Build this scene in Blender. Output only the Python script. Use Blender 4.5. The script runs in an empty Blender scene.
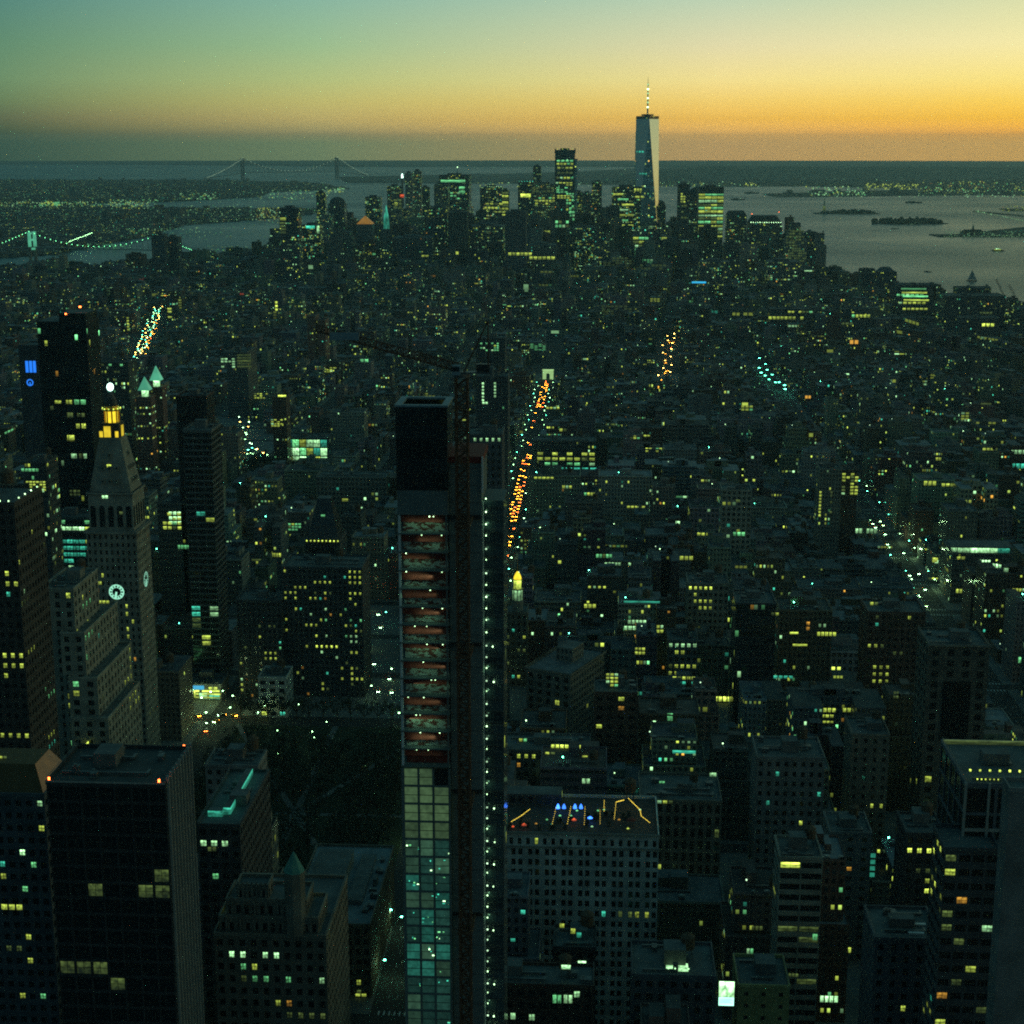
import bpy, bmesh, math, random
from math import radians as R, sin, cos, tan, atan2, pi, floor, hypot
from mathutils import Vector, Matrix
from mathutils.bvhtree import BVHTree
random.seed(7)
RN = random.Random(11)
sc = bpy.context.scene
COL = sc.collection

# ------------------------------------------------------------------ camera
EYE, PITCH, HEAD, F = 325.0, R(12.9), R(3.2), 1600.0
cam = bpy.data.cameras.new('camera'); camo = bpy.data.objects.new('camera', cam); COL.objects.link(camo)
camo.location = (0, 0, EYE); camo.rotation_euler = (pi/2 - PITCH, 0, HEAD)
cam.sensor_width = 36; cam.lens = 36*F/1024; cam.clip_start = 1; cam.clip_end = 90000
sc.camera = camo

# ------------------------------------------------------------------ world: dusk sky, after-glow in the west
w = bpy.data.worlds.new('World'); sc.world = w; w.use_nodes = True
nt = w.node_tree; nt.nodes.clear()
def N(t, typ, **k):
    n = t.nodes.new(typ)
    for a, b in k.items(): setattr(n, a, b)
    return n
def M_(t, op, a, b=None, c=None, clamp=False):
    n = t.nodes.new('ShaderNodeMath'); n.operation = op; n.use_clamp = clamp
    for i, v in enumerate((a, b, c)):
        if v is None: continue
        if isinstance(v, (int, float)): n.inputs[i].default_value = v
        else: t.links.new(v, n.inputs[i])
    return n.outputs[0]
def lin(c):
    return tuple((x/255/12.92 if x/255 <= .04045 else ((x/255+.055)/1.055)**2.4) for x in c)
def ramp(t, fac, stops):
    r = t.nodes.new('ShaderNodeValToRGB'); e = r.color_ramp.elements
    while len(e) < len(stops): e.new(.5)
    for i, (p, c) in enumerate(stops):
        e[i].position = p
    for i, (p, c) in enumerate(stops):
        e[i].position = p; e[i].color = (*c, 1)
    t.links.new(fac, r.inputs[0]); return r.outputs[0]
tc = N(nt, 'ShaderNodeTexCoord'); sx = N(nt, 'ShaderNodeSeparateXYZ'); nt.links.new(tc.outputs['Generated'], sx.inputs[0])
el = M_(nt, 'ARCSINE', sx.outputs[2])                     # elevation, radians
az = M_(nt, 'ARCTAN2', sx.outputs[0], sx.outputs[1])      # 0 = down the avenues, + = towards the sunset
# elevation parameter: piecewise through a power so the low band has resolution
ef = M_(nt, 'POWER', M_(nt, 'DIVIDE', M_(nt, 'ADD', el, R(1.0), clamp=True), R(91.0), clamp=True), .5)
def ep(deg): return ((deg+1.0)/91.0)**.5
HAZE = 4.0e-5
def skyr(cols, up):
    # what is seen through the haze at these elevations -> the clear sky behind it (the haze adds its own pale light)
    els = (.10, .42, .9, 1.5, 2.2, 3.3, 4.9); S = (.070, .108, .100); out = []
    for e, c in zip(els, cols):
        T = math.exp(-HAZE*min(37000, 238/tan(R(max(e, .01))))); out.append((ep(e), tuple(max(.01, (v-s*(1-T))/T) for v, s in zip(lin(c), S))))
    return ramp(nt, ef, out + [(ep(e), lin(c)) for e, c in zip((12, 30, 90), up)])
rl = skyr([(68,88,80),(76,92,78),(92,104,82),(100,126,92),(105,140,105),(94,137,110),(80,130,122)], [(58,110,112),(42,92,98),(40,84,97)])
rc = skyr([(108,124,98),(138,134,100),(180,165,106),(188,182,112),(178,190,126),(155,188,142),(135,180,160)], [(92,140,138),(50,104,106),(40,84,97)])
rr = skyr([(172,144,100),(200,160,98),(230,182,88),(240,205,112),(242,222,145),(226,218,170),(188,209,180)], [(124,164,154),(60,110,112),(40,84,97)])
rf = skyr([(186,150,94),(212,158,84),(240,186,72),(248,208,94),(249,226,132),(245,233,168),(214,220,172)], [(150,180,150),(70,118,112),(40,84,97)])
rn = skyr([(62,82,80),(62,82,80),(62,82,84),(60,82,86),(58,82,88),(56,84,90),(56,86,92)], [(50,88,100),(46,86,100),(40,84,97)])
def mixc(t, f, a, b):
    m = t.nodes.new('ShaderNodeMix'); m.data_type = 'RGBA'
    if isinstance(f, (int, float)): m.inputs[0].default_value = f
    else: t.links.new(f, m.inputs[0])
    for i, v in ((6, a), (7, b)):
        if isinstance(v, tuple): m.inputs[i].default_value = (*v[:3], 1)
        else: t.links.new(v, m.inputs[i])
    return m.outputs[2]
def stp(a, b):   # 0..1 over azimuth a..b degrees
    n = nt.nodes.new('ShaderNodeMapRange'); nt.links.new(az, n.inputs[0])
    n.inputs[1].default_value = R(a); n.inputs[2].default_value = R(b); return n.outputs[0]
c = mixc(nt, stp(-21, -9.9), rl, rc); c = mixc(nt, stp(-9.9, 4), c, rr); c = mixc(nt, stp(4, 14), c, rf)
c = mixc(nt, stp(105, 150), c, rn); c = mixc(nt, M_(nt, 'SUBTRACT', 1, stp(-100, -25)), c, rn)
# a share of the physical twilight sky in the upper dome
sky = N(nt, 'ShaderNodeTexSky'); sky.sky_type = 'NISHITA'; sky.sun_disc = False
sky.sun_elevation = R(-1.5); sky.sun_rotation = R(61)
bg = N(nt, 'ShaderNodeBackground'); bg.inputs[1].default_value = 1.0
bg2 = N(nt, 'ShaderNodeBackground'); bg2.inputs[1].default_value = .01
ad = N(nt, 'ShaderNodeAddShader'); ow = N(nt, 'ShaderNodeOutputWorld')
nt.links.new(c, bg.inputs[0]); nt.links.new(sky.outputs[0], bg2.inputs[0])
nt.links.new(bg.outputs[0], ad.inputs[0]); nt.links.new(bg2.outputs[0], ad.inputs[1]); nt.links.new(ad.outputs[0], ow.inputs[0])
w.cycles.sampling_method = 'MANUAL'; w.cycles.sample_map_resolution = 512

sc.view_settings.view_transform = 'Standard'; sc.view_settings.look = 'None'
sc.view_settings.exposure = 0; sc.view_settings.gamma = 1
cy = sc.cycles
cy.max_bounces = 4; cy.diffuse_bounces = 2; cy.glossy_bounces = 2; cy.transmission_bounces = 2; cy.volume_bounces = 0
cy.transparent_max_bounces = 4; cy.caustics_reflective = False; cy.caustics_refractive = False
cy.sample_clamp_indirect = 2.0; cy.use_denoising = False
cy.use_adaptive_sampling = True; cy.adaptive_threshold = .01
cy.pixel_filter_type = 'BLACKMAN_HARRIS'; cy.filter_width = 1.95      # the photograph is soft

# ------------------------------------------------------------------ projection helpers (photo pixel <-> world)
rt = Vector((cos(HEAD), sin(HEAD), 0)); fw = Vector((-sin(HEAD)*cos(PITCH), cos(HEAD)*cos(PITCH), -sin(PITCH)))
up = rt.cross(fw)
E0 = Vector((0, 0, EYE))
def ray(px, py): return (rt*((px-512)/F) + up*((512-py)/F) + fw).normalized()
def proj(x, y, z):
    d = Vector((x, y, z-EYE)); f = d.dot(fw)
    if f < 1: return (-9e3, -9e3)
    return (512+F*d.dot(rt)/f, 512-F*d.dot(up)/f)
def atY(px, py, Y):
    d = ray(px, py); p = E0 + d*(Y/d.y); return p
def atZ(px, py, z=2.0):
    d = ray(px, py); return E0 + d*((z-EYE)/d.z)
def ll(lat, lon):
    E, Nn = (lon+73.9857)*84350, (lat-40.7484)*111050
    return (-.8746*E+.4848*Nn, -.4848*E-.8746*Nn)

# ------------------------------------------------------------------ materials
MAT = {}
def newmat(name):
    m = bpy.data.materials.new(name); m.use_nodes = True; MAT[name] = m
    t = m.node_tree; t.nodes.clear(); o = N(t, 'ShaderNodeOutputMaterial'); b = N(t, 'ShaderNodeBsdfPrincipled')
    t.links.new(b.outputs[0], o.inputs[0]); m.cycles.emission_sampling = 'NONE'
    return m, t, b
def noise(t, scale, detail=3, coord='Object', rough=.6):
    c = N(t, 'ShaderNodeTexCoord'); n = N(t, 'ShaderNodeTexNoise'); n.inputs['Scale'].default_value = scale
    n.inputs['Detail'].default_value = detail; n.inputs['Roughness'].default_value = rough
    t.links.new(c.outputs[coord], n.inputs['Vector']); return n.outputs[0]
def plain(name, col, rough=.8, metal=0, var=.35, scale=.3, spec=.3):
    m, t, b = newmat(name)
    n = noise(t, scale)
    c = mixc(t, n, tuple(x*(1-var) for x in col), tuple(min(1, x*(1+var)) for x in col))
    t.links.new(c, b.inputs['Base Color']); b.inputs['Roughness'].default_value = rough
    b.inputs['Metallic'].default_value = metal; b.inputs['Specular IOR Level'].default_value = spec
    return m
def glow(name, col, s, var=.5, scale=.9, light=False, room=False):
    m, t, b = newmat(name); b.inputs['Base Color'].default_value = (.1, .1, .1, 1)
    if var:
        c = N(t, 'ShaderNodeTexCoord'); oi = N(t, 'ShaderNodeObjectInfo'); n = N(t, 'ShaderNodeTexNoise')
        n.noise_dimensions = '4D'; n.inputs['Scale'].default_value = scale; n.inputs['Detail'].default_value = 2
        t.links.new(c.outputs['Object'], n.inputs['Vector']); t.links.new(M_(t, 'MULTIPLY', oi.outputs['Random'], 50), n.inputs['W'])
        f = M_(t, 'MULTIPLY', M_(t, 'ADD', M_(t, 'MULTIPLY', n.outputs[0], 2*var), 1-var), M_(t, 'ADD', M_(t, 'MULTIPLY', oi.outputs['Random'], .9), .55))
        if room:      # a lit room behind the pane: brighter ceiling, dark furniture and drawn blinds
            sz = N(t, 'ShaderNodeSeparateXYZ'); t.links.new(c.outputs['Generated'], sz.inputs[0]); nr = N(t, 'ShaderNodeTexNoise'); nr.noise_dimensions = '4D'; nr.inputs['Scale'].default_value = 3.2; nr.inputs['Detail'].default_value = 3
            t.links.new(c.outputs['Generated'], nr.inputs['Vector']); t.links.new(M_(t, 'MULTIPLY', oi.outputs['Random'], 90), nr.inputs['W'])
            cr = N(t, 'ShaderNodeMapRange'); t.links.new(nr.outputs[0], cr.inputs[0]); cr.inputs[1].default_value = .36; cr.inputs[2].default_value = .62; cr.inputs[3].default_value = .25; cr.inputs[4].default_value = 1.25
            f = M_(t, 'MULTIPLY', f, M_(t, 'MULTIPLY', cr.outputs[0], M_(t, 'ADD', M_(t, 'MULTIPLY', M_(t, 'POWER', sz.outputs[2], 2.0), .95), .35)))
        t.links.new(M_(t, 'MULTIPLY', f, s), b.inputs['Emission Strength'])
    else: b.inputs['Emission Strength'].default_value = s
    b.inputs['Emission Color'].default_value = (*col, 1)
    if light: m.cycles.emission_sampling = 'AUTO'
    return m
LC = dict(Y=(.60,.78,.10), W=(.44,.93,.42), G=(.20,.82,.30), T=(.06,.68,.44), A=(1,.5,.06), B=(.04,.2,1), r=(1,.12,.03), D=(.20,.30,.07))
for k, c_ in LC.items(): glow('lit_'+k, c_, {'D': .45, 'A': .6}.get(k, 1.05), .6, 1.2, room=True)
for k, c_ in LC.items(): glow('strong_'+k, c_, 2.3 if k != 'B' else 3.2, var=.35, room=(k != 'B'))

STY = {}
def facade(name, bay, fl, ww, wh, litp, glass=(.015,.022,.026), grough=.12, wrough=.85, metal=0.0, tint=None, gmetal=0.0, es=1.0, bands=0.0):
    """wall with a grid of windows; face attributes col (wall colour) and rnd (seed) vary it per building"""
    m, t, b = newmat(name); STY[name] = (bay, fl)
    uv = N(t, 'ShaderNodeUVMap'); uv.uv_map = 'uv'; s = N(t, 'ShaderNodeSeparateXYZ'); t.links.new(uv.outputs[0], s.inputs[0])
    ar = N(t, 'ShaderNodeAttribute'); ar.attribute_name = 'rnd'; rnd = ar.outputs['Fac']
    ac = N(t, 'ShaderNodeAttribute'); ac.attribute_name = 'col'
    u = M_(t, 'DIVIDE', s.outputs[0], bay); v = M_(t, 'DIVIDE', s.outputs[1], fl)
    cu = M_(t, 'FLOOR', u); cv = M_(t, 'FLOOR', v)
    du = M_(t, 'ABSOLUTE', M_(t, 'SUBTRACT', M_(t, 'FRACT', u), .5)); dv = M_(t, 'ABSOLUTE', M_(t, 'SUBTRACT', M_(t, 'FRACT', v), .5))
    mk = M_(t, 'MULTIPLY', M_(t, 'LESS_THAN', du, ww/2), M_(t, 'LESS_THAN', dv, wh/2))
    def wn(x, y, z):
        cx = N(t, 'ShaderNodeCombineXYZ'); n = N(t, 'ShaderNodeTexWhiteNoise')
        for i, q in enumerate((x, y, z)):
            if isinstance(q, (int, float)): cx.inputs[i].default_value = q
            else: t.links.new(q, cx.inputs[i])
        t.links.new(cx.outputs[0], n.inputs[0]); return n
    rk = M_(t, 'MULTIPLY', rnd, 913.0)
    n1 = wn(cu, cv, rk); n2 = wn(M_(t, 'FLOOR', M_(t, 'DIVIDE', cu, 4)), cv, M_(t, 'ADD', rk, 31)); n3 = wn(rk, 3.0, 7.0)
    clus = M_(t, 'MULTIPLY', M_(t, 'GREATER_THAN', n2.outputs[0], .86), 5.0)
    pb = M_(t, 'MULTIPLY', M_(t, 'POWER', n3.outputs[0], 2.2), 3.0)
    p = M_(t, 'MULTIPLY', M_(t, 'MULTIPLY', M_(t, 'ADD', pb, .12), M_(t, 'ADD', clus, .35)), litp)
    lit = M_(t, 'LESS_THAN', n1.outputs[0], p)
    sp = N(t, 'ShaderNodeSeparateColor'); t.links.new(n1.outputs[1], sp.inputs[0])
    r = N(t, 'ShaderNodeValToRGB'); r.color_ramp.interpolation = 'CONSTANT'; e = r.color_ramp.elements
    stops = [(0, LC['Y']), (.36, (.42,.62,.10)), (.52, LC['W']), (.78, LC['G']), (.89, LC['T']), (.965, LC['A'])]
    while len(e) < len(stops): e.new(.5)
    for i, (pp, cc) in enumerate(stops): e[i].position = pp; e[i].color = (*cc, 1)
    t.links.new(sp.outputs[1], r.inputs[0])
    st = M_(t, 'MULTIPLY', M_(t, 'ADD', M_(t, 'MULTIPLY', M_(t, 'POWER', sp.outputs[2], 3), 1.9), .16), M_(t, 'MULTIPLY', M_(t, 'ADD', M_(t, 'MULTIPLY', M_(t, 'FRACT', v), 1.3), .25), es))
    t.links.new(r.outputs[0], b.inputs['Emission Color'])
    t.links.new(M_(t, 'MULTIPLY', M_(t, 'MULTIPLY', lit, mk), st), b.inputs['Emission Strength'])
    ns = noise(t, .08, 4); wc = N(t, 'ShaderNodeMix'); wc.data_type = 'RGBA'; wc.blend_type = 'MULTIPLY'; wc.inputs[0].default_value = 1
    t.links.new(ac.outputs['Color'], wc.inputs[6]); t.links.new(ramp(t, ns, [(.25, (.62,.62,.62)), (.75, (1.1,1.1,1.1))]), wc.inputs[7])
    wall = wc.outputs[2]
    if bands:
        wall = mixc(t, M_(t, 'LESS_THAN', M_(t, 'FRACT', v), .09), wall, (bands, bands, bands*.9))
    # each pane reflects a little differently (blinds, curtains)
    gl = mixc(t, n2.outputs[0], glass, tuple(x*2.6+.01 for x in glass))
    t.links.new(mixc(t, mk, wall, gl), b.inputs['Base Color'])
    t.links.new(M_(t, 'ADD', M_(t, 'MULTIPLY', mk, grough-wrough), wrough), b.inputs['Roughness'])
    if gmetal or metal:
        t.links.new(M_(t, 'ADD', M_(t, 'MULTIPLY', mk, gmetal-metal), metal), b.inputs['Metallic'])
    b.inputs['Specular IOR Level'].default_value = .5
    return m
facade('brick', 2.6, 3.5, .46, .52, .058)
facade('loft', 3.4, 4.1, .60, .56, .050)
facade('office', 1.9, 3.8, .66, .54, .085)
facade('ribbon', 6.0, 3.7, .92, .46, .05)
facade('curtain', 1.6, 3.7, .90, .86, .045, glass=(.03,.045,.05), grough=.08)
facade('brightoffice', 2.4, 4.0, .86, .62, .13, es=.7)
facade('apartment', 3.0, 3.0, .48, .46, .11)
facade('mirror', 3.0, 4.0, .94, .9, .05, glass=(.20,.32,.35), grough=.14, gmetal=.7, es=1.1)
plain('mirror_lit', (.62,.64,.56), .12, 1.0, var=.06, scale=.02)
facade('skyoffice', 2.6, 3.9, .74, .58, .15, es=.75)
facade('skyhome', 3.0, 3.1, .5, .5, .20, es=.75)
facade('darkglass', 2.0, 3.9, .92, .88, .012, glass=(.008,.011,.013), grough=.15)
facade('slatted', 2.2, 3.2, .95, .72, .012, glass=(.012,.02,.024), bands=.11)
def blank(name, rough=.85):
    m, t, b = newmat(name); STY[name] = (3, 3)
    ac = N(t, 'ShaderNodeAttribute'); ac.attribute_name = 'col'
    wc = N(t, 'ShaderNodeMix'); wc.data_type = 'RGBA'; wc.blend_type = 'MULTIPLY'; wc.inputs[0].default_value = 1
    ns = noise(t, .15, 5)
    t.links.new(ac.outputs['Color'], wc.inputs[6]); t.links.new(ramp(t, ns, [(.3, (.55,.55,.55)), (.72, (1.2,1.2,1.2))]), wc.inputs[7])
    t.links.new(wc.outputs[2], b.inputs['Base Color']); b.inputs['Roughness'].default_value = rough; return m
blank('wall'); blank('roof', .9)
plain('glass_dark', (.012,.017,.02), .12, spec=.6); plain('frame_dark', (.03,.03,.03), .5); plain('frame_pale', (.3,.3,.27), .6)
plain('bronze', (.10,.055,.015), .6); plain('concrete', (.13,.155,.15), .85, scale=.2); plain('primer_red', (.15,.025,.018), .8, var=.6, scale=.8)
plain('rust', (.10,.048,.026), .8, var=.5, scale=.6); plain('steel', (.12,.13,.13), .5, .4); plain('paleblue', (.17,.24,.27), .6)
plain('wood', (.10,.065,.04), .9, scale=2); plain('copper', (.10,.28,.22), .7); plain('gold', (.65,.38,.08), .35, .8)
plain('asphalt', (.045,.045,.045), .85, scale=.05); plain('pave', (.16,.16,.15), .9, scale=.1); plain('paint', (.7,.7,.66), .8)
plain('land', (.030,.038,.028), .95, scale=.002, var=.6); plain('hill', (.05,.07,.055), .95, scale=.0012, var=.5)
plain('grass', (.028,.038,.02), .95, scale=.2); plain('leaf', (.030,.043,.024), .8, scale=1.2, var=.5); plain('bark', (.07,.05,.035), .9, scale=3)
plain('carblack', (.02,.02,.022), .3, spec=.6); plain('caryellow', (.55,.32,.03), .4); plain('carwhite', (.5,.5,.48), .35); plain('tyre', (.02,.02,.02), .9)
plain('stone', (.30,.27,.20), .8, scale=.3); plain('boatwhite', (.6,.6,.58), .5); plain('cloth', (.4,.4,.38), .8)
glow('tail', (1,.38,.03), 30, 0); glow('tail2', (1,.16,.02), 22, 0); glow('tailred', (1,.06,.02), 30, 0); glow('head', (.45,1,.5), 30, 0); glow('lamp', (.42,1,.42), 15, .4); glow('lampamber', (1,.6,.12), 24, .3)
glow('lampteal', (.12,1,.6), 17, .4); glow('beacon', (1,.16,.03), 9, 0); glow('bulb', (.55,1,.5), 4, .5); glow('bulbdim', (.6,1,.6), 1.5, .5); glow('white', (.6,1,.85), 4.5, 0)
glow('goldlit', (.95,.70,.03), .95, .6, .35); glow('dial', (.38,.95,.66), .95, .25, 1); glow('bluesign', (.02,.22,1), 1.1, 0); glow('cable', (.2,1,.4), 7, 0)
glow('goldpyrlit', (.9,.42,.04), .42, .6, .1); glow('greenlit', (.14,.72,.42), .42, .5, .1); glow('cyanlit', (.03,.45,.8), 1.4, .2, .1); glow('stringlight', (1,.72,.08), 2.2, .6, 1)
glow('billboard', (.4,1,.75), 1.6, .3, .3); glow('paleglow', (.6,.9,.6), 1.2, 0); glow('wallwash', (.32,.36,.12), .35, .5, .2)

# water: dark, rippled, reflecting the dusk sky
m, t, b = newmat('water')
tcn = N(t, 'ShaderNodeTexCoord'); mp = N(t, 'ShaderNodeMapping'); mp.inputs['Scale'].default_value = (.02, .05, .02); t.links.new(tcn.outputs['Object'], mp.inputs[0])
n1 = N(t, 'ShaderNodeTexNoise'); n1.inputs['Scale'].default_value = 1.0; n1.inputs['Detail'].default_value = 6; t.links.new(mp.outputs[0], n1.inputs[0])
bp = N(t, 'ShaderNodeBump'); bp.inputs['Strength'].default_value = .35; bp.inputs['Distance'].default_value = 3.0; t.links.new(n1.outputs[0], bp.inputs['Height'])
t.links.new(bp.outputs[0], b.inputs['Normal']); b.inputs['Base Color'].default_value = (.03,.085,.10,1)
b.inputs['IOR'].default_value = 1.333; b.inputs['Specular IOR Level'].default_value = .5
n2 = N(t, 'ShaderNodeTexNoise'); n2.inputs['Scale'].default_value = .0011; n2.inputs['Detail'].default_value = 5; t.links.new(tcn.outputs['Object'], n2.inputs[0])
t.links.new(M_(t, 'ADD', M_(t, 'MULTIPLY', n2.outputs[0], .34), .18), b.inputs['Roughness'])

# ------------------------------------------------------------------ mesh builder
class MB:
    def __init__(s): s.v=[]; s.f=[]; s.mi=[]; s.uv=[]; s.rnd=[]; s.col=[]; s.mats=[]
    def m(s, name):
        if name not in s.mats: s.mats.append(name)
        return s.mats.index(name)
    def face(s, pts, mat, uv=None, rnd=0., col=(.2,.2,.2)):
        b0 = len(s.v); s.v += [tuple(p) for p in pts]; n = len(pts)
        s.f.append(tuple(range(b0, b0+n))); s.mi.append(s.m(mat)); s.uv += (uv or [(0,0)]*n); s.rnd.append(rnd); s.col.append(col)
    def prism(s, poly, z0, z1, wall, roof=None, rnd=0., col=(.2,.2,.2), rcol=(.1,.12,.12), top=None, bottom=False):
        """poly CCW; top = other polygon for tapered shapes"""
        tp = top or poly; n = len(poly); bay, fl = STY.get(wall, (3,3)); ub = 0
        for i in range(n):
            a, b2 = poly[i], poly[(i+1)%n]; c2, d2 = tp[(i+1)%n], tp[i]
            L = hypot(b2[0]-a[0], b2[1]-a[1])
            if L < .01 and hypot(c2[0]-d2[0], c2[1]-d2[1]) < .01: continue
            U = max(1, round(L/bay))*bay; V = max(1, round((z1-z0)/fl))*fl
            s.face([(a[0],a[1],z0),(b2[0],b2[1],z0),(c2[0],c2[1],z1),(d2[0],d2[1],z1)], wall, [(ub,0),(ub+U,0),(ub+U,V),(ub,V)], rnd, col)
            ub += U + bay*7
        if roof: s.face([(p[0],p[1],z1) for p in tp], roof, None, rnd, rcol)
        if bottom: s.face([(p[0],p[1],z0) for p in reversed(poly)], roof or wall, None, rnd, rcol)
    def box(s, x0, x1, y0, y1, z0, z1, wall, roof=None, **k):
        s.prism([(x0,y0),(x1,y0),(x1,y1),(x0,y1)], z0, z1, wall, roof or wall, **k)
    def cyl(s, x, y, r, z0, z1, mat, n=12, r1=None, roof=None, **k):
        r1 = r if r1 is None else r1
        P = lambda q: [(x+q*cos(2*pi*i/n), y+q*sin(2*pi*i/n)) for i in range(n)]
        s.prism(P(r), z0, z1, mat, roof or mat, top=P(r1), **k)
    def bar(s, a, b, r, mat):
        a, b = Vector(a), Vector(b); d = (b-a)
        if d.length < 1e-4: return
        d.normalize(); q = Vector((0,0,1)) if abs(d.z) < .9 else Vector((1,0,0))
        u = d.cross(q).normalized()*r; v = d.cross(u).normalized()*r
        A = [a+u+v, a-u+v, a-u-v, a+u-v]; B = [b+u+v, b-u+v, b-u-v, b+u-v]
        for i in range(4): s.face([A[i], B[i], B[(i+1)%4], A[(i+1)%4]], mat)
        s.face(A, mat); s.face(B[::-1], mat)
    def build(s, name, parent=None, loc=(0,0,0), fixed=False):
        me = bpy.data.meshes.new(name); ox, oy, oz = (0,0,0) if fixed else loc
        me.from_pydata([(x-ox, y-oy, z-oz) for x, y, z in s.v], [], s.f)
        for q in s.mats: me.materials.append(MAT[q])
        me.polygons.foreach_set('material_index', s.mi)
        ul = me.uv_layers.new(name='uv'); ul.data.foreach_set('uv', [q for p in s.uv for q in p])
        a = me.attributes.new('rnd', 'FLOAT', 'FACE'); a.data.foreach_set('value', s.rnd)
        a = me.attributes.new('col', 'FLOAT_COLOR', 'FACE'); a.data.foreach_set('color', [q for p in s.col for q in (*p, 1)])
        me.update(); o = bpy.data.objects.new(name, me); COL.objects.link(o)
        if parent: o.parent = parent
        elif not fixed: o.location = loc
        return o
def tag(o, label=None, cat=None, group=None, kind=None):
    if label: o['label'] = label
    if cat: o['category'] = cat
    if group: o['group'] = group
    if kind: o['kind'] = kind
    return o
def thing(name, label, cat, loc=(0,0,0), group=None):
    o = bpy.data.objects.new(name, None); COL.objects.link(o); o.location = loc; o.empty_display_size = 1
    return tag(o, label, cat, group)
LOC = {}
def part(root, name, mb, **k):
    o = mb.build(name, root, root.location); 
    return o
def sub(par, root, name, mb):
    """sub-part: par sits at its thing's origin, so the same local frame holds"""
    return mb.build(name, par, root.location)
def instance(me, name, loc, rz=0, parent=None, root=None, scale=1):
    o = bpy.data.objects.new(name, me); COL.objects.link(o)
    if parent is not None:
        o.parent = parent; l = root.location if root else parent.location
        o.location = (loc[0]-l[0], loc[1]-l[1], loc[2]-l[2])
    else: o.location = loc
    o.rotation_euler = (0,0,rz); o.scale = (scale,)*3
    return o
# ------------------------------------------------------------------ setting: water, land, far shores
ZG = 2.0
def slab(name, pts, mat, z0=-1.5, z1=ZG, kind='structure', label=None):
    a = sum(pts[i][0]*pts[(i+1)%len(pts)][1]-pts[(i+1)%len(pts)][0]*pts[i][1] for i in range(len(pts)))
    if a < 0: pts = pts[::-1]
    mb = MB(); mb.prism(pts, z0, z1, mat, mat); o = mb.build(name, fixed=True); tag(o, kind=kind); return o
mb = MB(); RW = 35500
mb.face([(RW*cos(2*pi*i/96), RW*sin(2*pi*i/96), 0) for i in range(96)], 'water'); tag(mb.build('water', fixed=True), kind='structure')
MANH = [ll(*p) for p in [(40.7600,-74.0040),(40.7530,-74.0085),(40.7465,-74.0090),(40.7420,-74.0098),(40.7330,-74.0108),(40.7285,-74.0120),
  (40.7220,-74.0125),(40.7185,-74.0135),(40.7170,-74.0165),(40.7100,-74.0180),(40.7050,-74.0185),(40.7010,-74.0160),(40.7005,-74.0125),(40.7035,-74.0055),
  (40.7075,-74.0000),(40.7088,-73.9955),(40.7095,-73.9880),(40.7100,-73.9790),(40.7150,-73.9750),(40.7200,-73.9730),(40.7280,-73.9715),(40.7345,-73.9745),(40.7430,-73.9710),(40.7600,-73.960)]]
slab('ground', MANH, 'asphalt')
LI = [ll(*p) for p in [(40.7300,-73.9580),(40.7145,-73.9680),(40.7060,-73.9700),(40.7010,-73.9760),(40.7045,-73.9850),(40.7045,-73.9905),(40.7030,-73.9960),(40.6950,-74.0020),
  (40.6880,-74.0060),(40.6830,-74.0140),(40.6760,-74.0195),(40.6730,-74.0140),(40.6700,-74.0090),(40.6640,-74.0050),(40.6620,-74.0150),(40.6560,-74.0230),(40.6480,-74.0270),(40.6420,-74.0370),
  (40.6250,-74.0420),(40.6100,-74.0370),(40.6020,-74.0180),(40.5920,-74.0030),(40.5800,-74.0120),(40.5740,-74.0080),(40.5725,-73.9600),(40.58,-73.85),(40.64,-73.80),(40.73,-73.86)]]
slab('land', LI, 'land')
SI = [tuple(atZ(*q, 0)[:2]) for q in [(338,177),(346,183),(430,183.5),(560,184),(700,187),(800,186.5),(900,185),(1150,183),(1150,163.5),(960,164.5),(760,165.5),(640,168),(600,170.5),(540,173),(430,175)]]
slab('land', SI, 'land')
NJ = [ll(*p) for p in [(40.7600,-74.0200),(40.7350,-74.0275),(40.7180,-74.0325),(40.7120,-74.0335),(40.7080,-74.0400),(40.7060,-74.0340),(40.7000,-74.0500),(40.6900,-74.0600),(40.6830,-74.0700),(40.6750,-74.0780),(40.6720,-74.0760),(40.6700,-74.0580),(40.6640,-74.0620),(40.6600,-74.0850),(40.6500,-74.0800),(40.6470,-74.1000),(40.6480,-74.2000),(40.70,-74.35),(40.78,-74.30)]]
slab('land', NJ, 'land')
slab('land', [ll(*p) for p in [(40.6920,-74.0130),(40.6935,-74.0165),(40.6900,-74.0210),(40.6850,-74.0255),(40.6840,-74.0225),(40.6880,-74.0140)]], 'land')
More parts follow.
